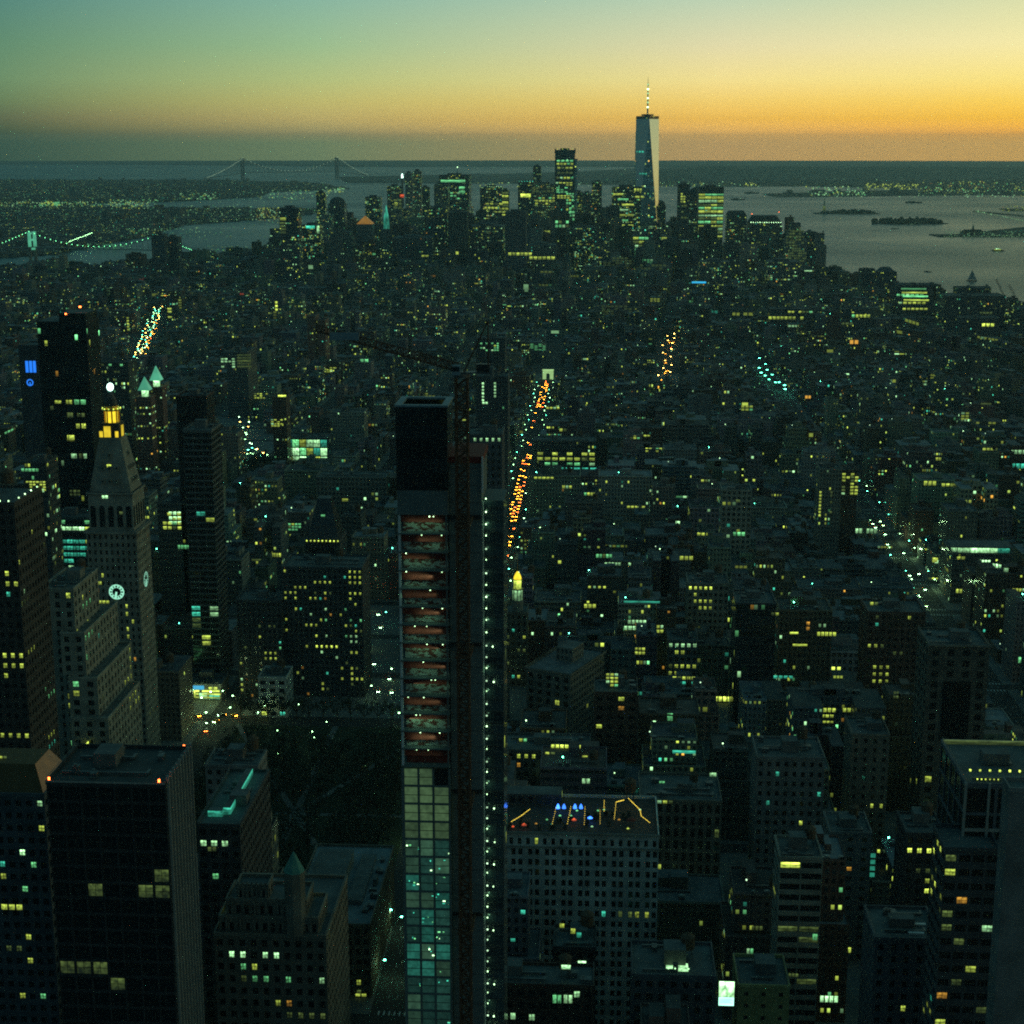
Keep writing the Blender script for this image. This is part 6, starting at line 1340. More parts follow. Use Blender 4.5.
for gi, g in enumerate(gens):
    det = gi in IND; tiers, k, rb, loc, rc, sty = emit(None, g, det); rr = random.Random(int(g['rnd']*7e5)); h = g['h']; top = tiers[-1]
    if not det:
        for (poly, z0, z1) in tiers: far_mb.prism(poly, z0, z1, sty, 'roof', **k)
        for (a, b_, ww, dd, hh) in bulk(rr, g)[:2 if g['y'] < 2500 else 1]:
            far_mb.prism(rb(a, a+ww, b_, b_+dd), h, h+hh, 'wall', 'roof', rnd=g['rnd'], col=pt(g['c'],.9), rcol=rc)
        if g['f2'] < .3 and g['y'] < 2600:
            x, y = loc(g['w']*.3, g['d']*.1); far_mb.cyl(x, y, 1.9, h+2.5, h+6, 'wood', 7); far_mb.cyl(x, y, 2, h+6, h+7.2, 'wood', 7, r1=.1)
        continue
    nm = {'brick':'brick_building','loft':'loft_building','apartment':'apartment_building'}.get(sty, 'office_building')
    o = thing(nm, None, 'building', (g['x'], g['y'], ZG)); mb, rfb = MB(), MB()
    for (poly, z0, z1) in tiers:
        if len(rfb.f): rfb.build('terrace', o, o.location); rfb = MB()
        mb.prism(poly, z0, z1, sty, None, **k)
        p_ = .9; n = len(poly)
        # parapet: inner face ring + recessed roof
        cxm, cym = sum(p[0] for p in poly)/n, sum(p[1] for p in poly)/n
        if n == 4:
            inn = [(p[0]+(cxm-p[0])*.03, p[1]+(cym-p[1])*.03) for p in poly]
            for i in range(n): rfb.face([(*poly[i],z1),(*poly[(i+1)%n],z1),(*inn[(i+1)%n],z1),(*inn[i],z1)], 'wall', None, 0, pt(g['c'],1.2)); rfb.face([(*inn[i],z1),(*inn[(i+1)%n],z1),(*inn[(i+1)%n],z1-p_),(*inn[i],z1-p_)], 'wall', None, 0, g['c'])
            rfb.face([(*q,z1-p_) for q in inn], 'roof', None, 0, rc)
        else: rfb.face([(*q,z1) for q in poly], 'roof', None, 0, rc); p_ = 0
    mb.build('wall', o, o.location)
    rfb.build('roof', o, o.location)
    zr = h-p_; feats = []
    for (a, b_, ww, dd, hh) in bulk(rr, g):
        if len(top[0]) > 4: b_ = g['d']*(-.4 if g['f1'] < .86 else .12); dd = g['d']*.25
        m2 = MB(); m2.prism(rb(a, a+ww, b_, b_+dd), zr, zr+hh, 'wall', 'roof', rnd=g['rnd'], col=pt(g['c'],.9), rcol=rc); m2.build('bulkhead', o, o.location)
    hastank = g['f2'] < .42 and g['w'] > 11
    if hastank: x, y = loc(g['w']*.3, -g['d']*.28 if g['f1'] < .86 else g['d']*.3); tank(o, x, y, zr, rr.uniform(.85,1.2))
    if cnt[gi] > 18:
        for q in range(rr.choice((2,3,4))):
            m2 = MB(); a, b_ = rr.uniform(-.4,.3)*g['w'], (-.38 if g['f1'] < .86 else .2)*g['d']; s_ = rr.uniform(1.2,2.6); m2.prism(rb(a, a+s_, b_, b_+s_), zr, zr+1.5, 'steel', 'steel'); x, y = loc(a+s_/2, b_+s_/2); m2.cyl(x, y, s_*.3, zr+1.5, zr+1.8, 'frame_pale', 8); m2.build('roof_unit', o, o.location)
        m2 = MB(); a, b_, l_ = rr.uniform(-.4,-.1)*g['w'], (rr.uniform(-.35,-.1) if g['f1'] < .86 else .3)*g['d'], rr.uniform(.3,.5)*g['w']
        m2.prism(rb(a, a+l_, b_, b_+.6), zr+.3, zr+.9, 'steel', 'steel'); m2.prism(rb(a, a+.6, b_+.6, b_+2.5), zr+.3, zr+.9, 'steel', 'steel'); m2.prism(rb(a+l_*.5, a+l_*.5+.3, b_+.1, b_+.5), zr, zr+.3, 'steel', 'steel'); m2.build('duct', o, o.location)
        if g['rnd'] < .35:
            m2 = MB(); x, y = loc(a, b_+1.2); m2.bar((x,y,zr), (x,y,zr+2.2), .06, 'steel'); m2.cyl(x, y, .28, zr+2.2, zr+2.7, rr.choice(('bulb','bulbdim','lampteal')), 6); m2.build('roof_lamp', o, o.location)
        m2 = MB(); tp_ = tiers[0][0] if len(tiers) == 1 else tiers[-1][0]
        A, B_ = tp_[0], tp_[1]; nx_, ny_ = sin(rot_ := g['rot']), -cos(rot_); 
        m2.prism([(A[0]+nx_*.55, A[1]+ny_*.55), (B_[0]+nx_*.55, B_[1]+ny_*.55), (B_[0]+nx_*.02, B_[1]+ny_*.02), (A[0]+nx_*.02, A[1]+ny_*.02)], h-1.1, h-.3, 'wall', 'wall', col=pt(g['c'],1.25), rcol=pt(g['c'],1.25), bottom=True); m2.build('cornice', o, o.location)
    INDR.append((o, g, hastank, len(tiers) > 1, cnt[gi]))
for (xa, xb, ya, yb) in (): pass
o = far_mb.build('distant_buildings', fixed=True); tag(o, 'thousands of small dark city blocks with scattered lit windows filling the middle distance', 'buildings', kind='stuff'); far_mb = None
# labels of the individual blocks: nearest named neighbour in view, relation and order
ORD = ['nearest','second','third','fourth','fifth','sixth','seventh','eighth','ninth','tenth','eleventh','twelfth','thirteenth','fourteenth','fifteenth','sixteenth','seventeenth','eighteenth','nineteenth','twentieth','twenty first','twenty second','twenty third','twenty fourth','twenty fifth']
LMK = [(x, y, p) for (_, p, x, y) in HERO if p]
rel = {}
for o, g, tk_, st_, cn in INDR:
    px, py = proj(g['x'], g['y'], g['h']); best = min(LMK, key=lambda l: (l[0]-px)**2+((l[1]-py)*1.3)**2)
    dx, dy = px-best[0], py-best[1]; r = ('left of' if dx < 0 else 'right of') if abs(dx) > abs(dy) else ('beyond' if dy < 0 else 'in front of')
    rel.setdefault((best[2], r), []).append((hypot(dx, dy), o, g, tk_, st_))
for (ph, r), L in rel.items():
    L.sort(key=lambda q: q[0])
    for i, (_, o, g, tk_, st_) in enumerate(L):
        size = 'tall' if g['h'] > 58 else 'low' if g['h'] < 30 else 'mid rise'
        ft = ' with water tank' if tk_ else ' with setback' if st_ else ''
        lb = '%s %s block%s, %s %s %s' % (size, g['cn'], ft, ORD[min(i, 24)] if len(L) > 1 or True else '', r, ph)
        w_ = lb.split()
        if len(w_) > 16: lb = '%s %s block, %s %s %s' % (size, g['cn'], ORD[min(i, 24)], r, ph); w_ = lb.split()
        if len(w_) > 16: lb = ' '.join(w_[:16])
        o['label'] = lb

# ------------------------------------------------------------------ pavements, road markings, park
mb = MB()
for k in range(-6, 24):
    y0 = S23+k*DS+5; y1 = y0+DS-10
    for i in range(8, 17):
        a, b_ = AVS[i]+9, AVS[i+1]-9
        if i == 10 and k in (-3,-2,-1): continue
        if AVS[i] >= 480 and y0 > 1560: continue
        if y0 > 2250: continue
        mb.box(a, b_, y0, y1, ZG, ZG+.15, 'pave')
tag(mb.build('pavement', fixed=True), kind='structure')
mb = MB()
for x in (-79.5, -76, -72.5, 237, 241, 245):
    y = 560
    while y < 1700: mb.face([(x-.08,y,ZG+.004),(x+.08,y,ZG+.004),(x+.08,y+3,ZG+.004),(x-.08,y+3,ZG+.004)], 'paint'); y += 12
for k in range(-6, 12):
    for xc in (-76, 241):
        for s_ in (4, -4):
            for q in range(7): xx = xc-6+q*2; yy = S23+k*DS+s_*1.6; mb.face([(xx,yy-1.5,ZG+.004),(xx+.6,yy-1.5,ZG+.004),(xx+.6,yy+1.5,ZG+.004),(xx,yy+1.5,ZG+.004)], 'paint')
tag(mb.build('road_markings', fixed=True), kind='structure')
mb = MB(); mb.box(PARK[0], PARK[1], PARK[2], PARK[3], ZG, ZG+.15, 'grass'); tag(mb.build('lawn', fixed=True), kind='structure')
mb = MB(); cxp, cyp = (PARK[0]+PARK[1])/2, (PARK[2]+PARK[3])/2
for (ax_, ay_, bx_, by_) in ((PARK[0],PARK[2],PARK[1],PARK[3]),(PARK[0],PARK[3],PARK[1],PARK[2]),(PARK[0],cyp,PARK[1],cyp),(cxp,PARK[2],cxp,PARK[3])):
    d = Vector((bx_-ax_, by_-ay_, 0)).normalized(); n = Vector((-d.y, d.x, 0))*1.6; z = ZG+.16+.004*len(mb.f)
    mb.face([(ax_-n.x,ay_-n.y,z),(bx_-n.x,by_-n.y,z),(bx_+n.x,by_+n.y,z),(ax_+n.x,ay_+n.y,z)], 'pave')
tag(mb.build('path', fixed=True), kind='structure')

# trees: trunk with limbs + crown of many leaf clumps
def tree_meshes(seed):
    rr = random.Random(seed); mb = MB(); mb.cyl(0, 0, .35, 0, 5, 'bark', 7, r1=.25); H_ = rr.uniform(13, 17)
    limbs = []
    for i in range(7):
        t_ = 2*pi*i/7+rr.random(); L = rr.uniform(3, 5.2); e_ = (L*cos(t_), L*sin(t_), rr.uniform(8, H_-2)); mb.bar((0,0,rr.uniform(3.5,5)), e_, .13, 'bark'); limbs.append(e_)
    mb.bar((0,0,5), (0,0,H_-3), .18, 'bark'); limbs.append((0,0,H_-2)); trunk = mb; mb = MB()
    for i in range(16):
        e_ = limbs[i % len(limbs)]; c0 = Vector((e_[0]+rr.gauss(0,1), e_[1]+rr.gauss(0,1), e_[2]+rr.gauss(0,1.3))); r = rr.uniform(1.3, 2.3)
        for q in range(26):
            d = Vector((rr.gauss(0,1), rr.gauss(0,1), rr.gauss(0,.8))).normalized(); p = c0+d*r*rr.uniform(.6,1.1); u = Vector((rr.gauss(0,1),rr.gauss(0,1),rr.gauss(0,1))).normalized(); v = u.cross(d).normalized()*rr.uniform(.25,.5); u = u*rr.uniform(.3,.55)
            mb.face([p-u, p-v, p+u, p+v], 'leaf')
    return trunk, mb
TM = []
for s_ in range(4):
    a, b_ = tree_meshes(s_); o1, o2 = a.build('trunk'), b_.build('crown'); TM.append((o1.data, o2.data)); bpy.data.objects.remove(o1); bpy.data.objects.remove(o2)
def tree(x, y, lb, grp, s_=1.0):
    o = thing('park_tree', lb, 'tree', (x, y, ZG), grp); k = RN.randrange(4); o.rotation_euler.z = RN.random()*6; o.scale = (s_,)*3
    for nm, me in zip(('trunk','crown'), TM[k]): c_ = bpy.data.objects.new(nm, me); COL.objects.link(c_); c_.parent = o
rr = random.Random(4)
for i in range(9):
    for j in range(15):
        x, y = PARK[0]+7+i*12.2+rr.uniform(-3,3), PARK[2]+7+j*13.6+rr.uniform(-4,4)
        if rr.random() < .05 or (abs(x-cxp) < 8 and abs(y-cyp) < 10): continue
        edge = 'street edge' if (i in (0,8) or j == 14) else 'middle'
        tree(x, y, 'dark leafy tree in the %s of the unlit city park' % edge if edge == 'middle' else 'dark leafy tree along the street edge of the unlit city park', 'park trees, '+edge, rr.uniform(.85,1.2))
for i in range(26):
    p = atZ(rr.uniform(250, 284), rr.uniform(470, 486), ZG)
    tree(p.x, p.y, 'dark tree in the clump before the glowing glass hall', 'trees before the glass hall', 1.2)
for i in range(16):
    tree(PARK[0]+i*8.0, PARK[3]+8+rr.uniform(-2,3), 'dark leafy tree along the street edge of the unlit city park', 'park trees, street edge', rr.uniform(.8,1.1))
# fountain clearing light in the park and lamps
def lamp_post(lb, x, y, mat, grp, h=9, r=.55, E=0, colr=(.6,1,.5), z=ZG):
    key = (mat, h, r)
    if key not in LAMPS:
        mb = MB(); mb.cyl(0, 0, .14, 0, h, 'steel', 6, r1=.08); mb.bar((0,0,h-.2), (1.6,0,h+.2), .07, 'steel'); o1 = mb.build('post').data
        mb = MB(); mb.cyl(1.6, 0, r, h-.25, h+.1, mat, 8, r1=r*.5); o2 = mb.build('lamp_head').data
        for o in [q for q in COL.objects if q.data in (o1, o2)]: bpy.data.objects.remove(o)
        LAMPS[key] = (o1, o2)
    o = thing('street_lamp', lb, 'street lamp', (x, y, z), grp); o.rotation_euler.z = RN.choice((0, pi))
    for nm, me in zip(('post','lamp_head'), LAMPS[key]): c_ = bpy.data.objects.new(nm, me); COL.objects.link(c_); c_.parent = o
    if E:
        l = bpy.data.lights.new('street_light', 'POINT'); l.energy = E; l.color = colr; l.shadow_soft_size = .5; lo = bpy.data.objects.new('street_light', l); COL.objects.link(lo); lo.parent = o; lo.location = (1.6, 0, h-.8)
LAMPS = {}
# along the orange avenue
for k in range(44):
    y = 700+k*34
    for s_ in (-1, 1):
        if y < 2240: lamp_post('street lamp with a green white head %s of the orange avenue' % ('on the left kerb' if s_ < 0 else 'on the right kerb'), -76+s_*9.5, y, 'lamp' if (k+s_) % 3 else 'lampteal', 'lamps of the orange avenue, '+('left' if s_ < 0 else 'right'), E=700 if y < 1250 and k % 2 == 0 else 0)
for k in range(26):
    y = 1115+k*24
    for s_ in (-1, 1):
        if y < 1560 and RN.random() < .62: lamp_post('street lamp with a teal white head along the green avenue at right', 241+s_*10, y, 'lampteal' if k % 2 else 'lamp', 'lamps of the green avenue', r=.5, E=1500 if y < 1400 and k % 2 == 0 else 0, colr=(.55,1,.45))
for (px, py) in ((758,366),(764,372),(768,378),(773,383),(780,391),(786,398),(760,376),(770,388),(762,381),(766,384),(774,391),(783,394)):
    p = atZ(px, py, ZG); lamp_post('bright teal lamp in the lit gap of the green avenue far off', p.x, p.y, 'lampteal', 'far lamps of the green avenue', r=1.9, h=12)
for px, py in ((196,704),(205,712),(214,706),(190,722),(180,735),(226,705),(236,710),(246,713),(204,727),(262,720),(210,738),(228,722)):
    p = atZ(px, py, ZG); lamp_post('street lamp lighting the open square below the corner shop', p.x, p.y, 'lamp', 'lamps of the lit square', E=500, colr=(.7,1,.45))
for px, py in ((257,769),(282,775),(312,758),(280,716),(302,724),(281,751),(330,742),(310,752),(363,787)):
    p = atZ(px, py, ZG); lamp_post('park lamp shining between the dark trees', p.x, p.y, 'lamp', 'park lamps', h=12, r=.28, E=40, colr=(.8,1,.4))
for i in range(len(BWAY)-1):
    for k in range(3):
        x = BWAY[i][0]+(BWAY[i+1][0]-BWAY[i][0])*k/3; y = BWAY[i][1]+(BWAY[i+1][1]-BWAY[i][1])*k/3; lamp_post('green glowing lamp on the street left of the unfinished tower', x+RN.choice((-7,7)), y, 'lampteal' if k % 2 else 'lamp', 'lamps left of the unfinished tower', E=200 if k % 2 == 0 else 0, colr=(.65,1,.4))
for px, py in ((250,436),(244,445),(252,453),(262,463),(257,468),(238,426),(240,463),(252,464),(246,464),(259,459),(239,431),(242,437),(241,449),(247,449),(254,458),(260,466),(266,465),(250,460),(245,457),(248,431)):
    p = atZ(px, py, ZG); lamp_post('bright lamp at the square left of the glowing glass hall', p.x, p.y, RN.choice(('lampteal','lampamber','lamp')), 'lamps left of the glass hall', r=1.0, h=11)
for px, py in ((395,929),(398,936),(402,981),(381,980),(661,882),(666,886),(670,891),(676,880),(672,910),(666,927),(674,952),(661,951),(688,969),(662,879)):
    p = atZ(px, py, ZG); lamp_post('street lamp in the dark gap beside the rooftop bar block' if px > 500 else 'teal street lamp at the left foot of the unfinished tower', p.x, p.y, 'lamp' if px > 500 else 'lampteal', 'lamps by the bar block' if px > 500 else 'lamps by the tower foot', E=300, colr=(.6,1,.5), h=9)

# ------------------------------------------------------------------ cars
def car_mesh(paint):
    mb = MB(); hull = [(-.9,-2.2),(.9,-2.2),(.95,2.2),(-.95,2.2)]
    mb.prism(hull, .3, .95, paint, paint, top=[(-.88,-2.2),(.88,-2.2),(.92,2.15),(-.92,2.15)]); mb.prism([(-.85,-1.5),(.85,-1.5),(.85,1.0),(-.85,1.0)], .95, 1.5, 'glass_dark', paint, top=[(-.7,-1.0),(.7,-1.0),(.7,.5),(-.7,.5)])
    for x in (-.92,.92):
        for y in (-1.4,1.4): mb.bar((x-.08,y,.32), (x+.08,y,.32), .3, 'tyre')
    for x in (-.6,.6): mb.box(x-.28, x+.28, -2.3, -2.21, .55, .85, 'tail' if paint != 'carwhite' else 'tail2'); mb.box(x-.25, x+.25, 2.21, 2.3, .5, .75, 'head')
    o = mb.build('car'); me = o.data; bpy.data.objects.remove(o); return me
CM = [car_mesh(p) for p in ('carblack','caryellow','carwhite','carblack')]
ncar = 0
def car(x, y, rz, lb, grp, z=ZG, s_=1.0):
    global ncar
    if ncar >= 296: return
    ncar += 1; o = bpy.data.objects.new('parked_car' if 'parked' in lb else 'car', RN.choice(CM)); COL.objects.link(o); o.location = (x, y, z+.01); o.rotation_euler.z = rz; tag(o, lb, 'car', grp)
rr = random.Random(12)
# tail lights of the jam: cars face away (south, +y)
for lane in range(3):
    y = 880
    while y < 2230:
        p_ = .85 if 1180 < y < 1560 else .3 if y < 1180 else .45 if y < 1760 else .16 if y < 2000 else .5
        if rr.random() < p_: car(-80+lane*3.2, y, rr.uniform(-.05,.05), 'car with glowing orange tail lights in the jam on the bright avenue', 'cars in the orange avenue jam')
        y += rr.uniform(11, 20)
def along(P, n, offs, rz, lb, grp):
    for k in range(n):
        f = rr.random()*(len(P)-1); i = int(f); q = f-i; a, b_ = P[i], P[i+1]; d = Vector((b_[0]-a[0], b_[1]-a[1])).normalized(); t_ = rr.choice(offs)
        car(a[0]+(b_[0]-a[0])*q+d.y*t_, a[1]+(b_[1]-a[1])*q-d.x*t_, atan2(d.y, d.x)-pi/2+rz, lb, grp)
along(BOWERY, 30, (3,5,7), 0, 'car with red tail lights on the busy far left avenue', 'red lit cars on the far left avenue'); along(BOWERY, 26, (-2,-4,-6), pi, 'car with white green headlights on the busy far left avenue', 'oncoming cars on the far left avenue')
along(ORANGE, 14, (-3,0,3), 0, 'car with orange tail lights on the short far orange street', 'cars on the far orange street'); along(SMALLST, 8, (-3,3), 0, 'car on the tiny lit street below the glass tower', 'cars on the tiny lit street')
along(UNION, 10, (-4,4), 0, 'car rounding the square left of the glass hall', 'cars by the glass hall'); along([(241,1115),(241,1400)], 14, (-6,-2,2,6), pi, 'oncoming car with white headlights on the green avenue', 'cars on the green avenue')
along(BWAY, 8, (-4,4), 0, 'car on the dim street left of the unfinished tower', 'cars left of the unfinished tower')
for (px, py) in ((206,731),(216,722),(199,716),(222,716),(262,713),(234,716)): p = atZ(px, py, ZG); car(p.x, p.y, rr.random()*3, 'car crossing the lit open square', 'cars on the lit square')
# far street glow is carried by bigger lamps along the far streets
for P, mats, grp, n in ((BOWERY, ('lampteal','lamp','lampteal','lampamber'), 'lamps of the far left avenue', 60), (ORANGE, ('lampamber',), 'lamps of the far orange street', 16), (SMALLST, ('lampamber','lampteal'), 'lamps of the tiny lit street', 8)):
    for k in range(n):
        f = k/(n-1)*(len(P)-1)*.999; i = int(f); q = f-i; a, b_ = P[i], P[i+1]; d = Vector((b_[0]-a[0], b_[1]-a[1])).normalized(); s_ = rr.uniform(3,9)*(1 if k % 2 else -1)
        lamp_post('street lamp among the '+grp, a[0]+(b_[0]-a[0])*q+d.y*s_, a[1]+(b_[1]-a[1])*q-d.x*s_, rr.choice(mats), grp, r=1.25, h=11)

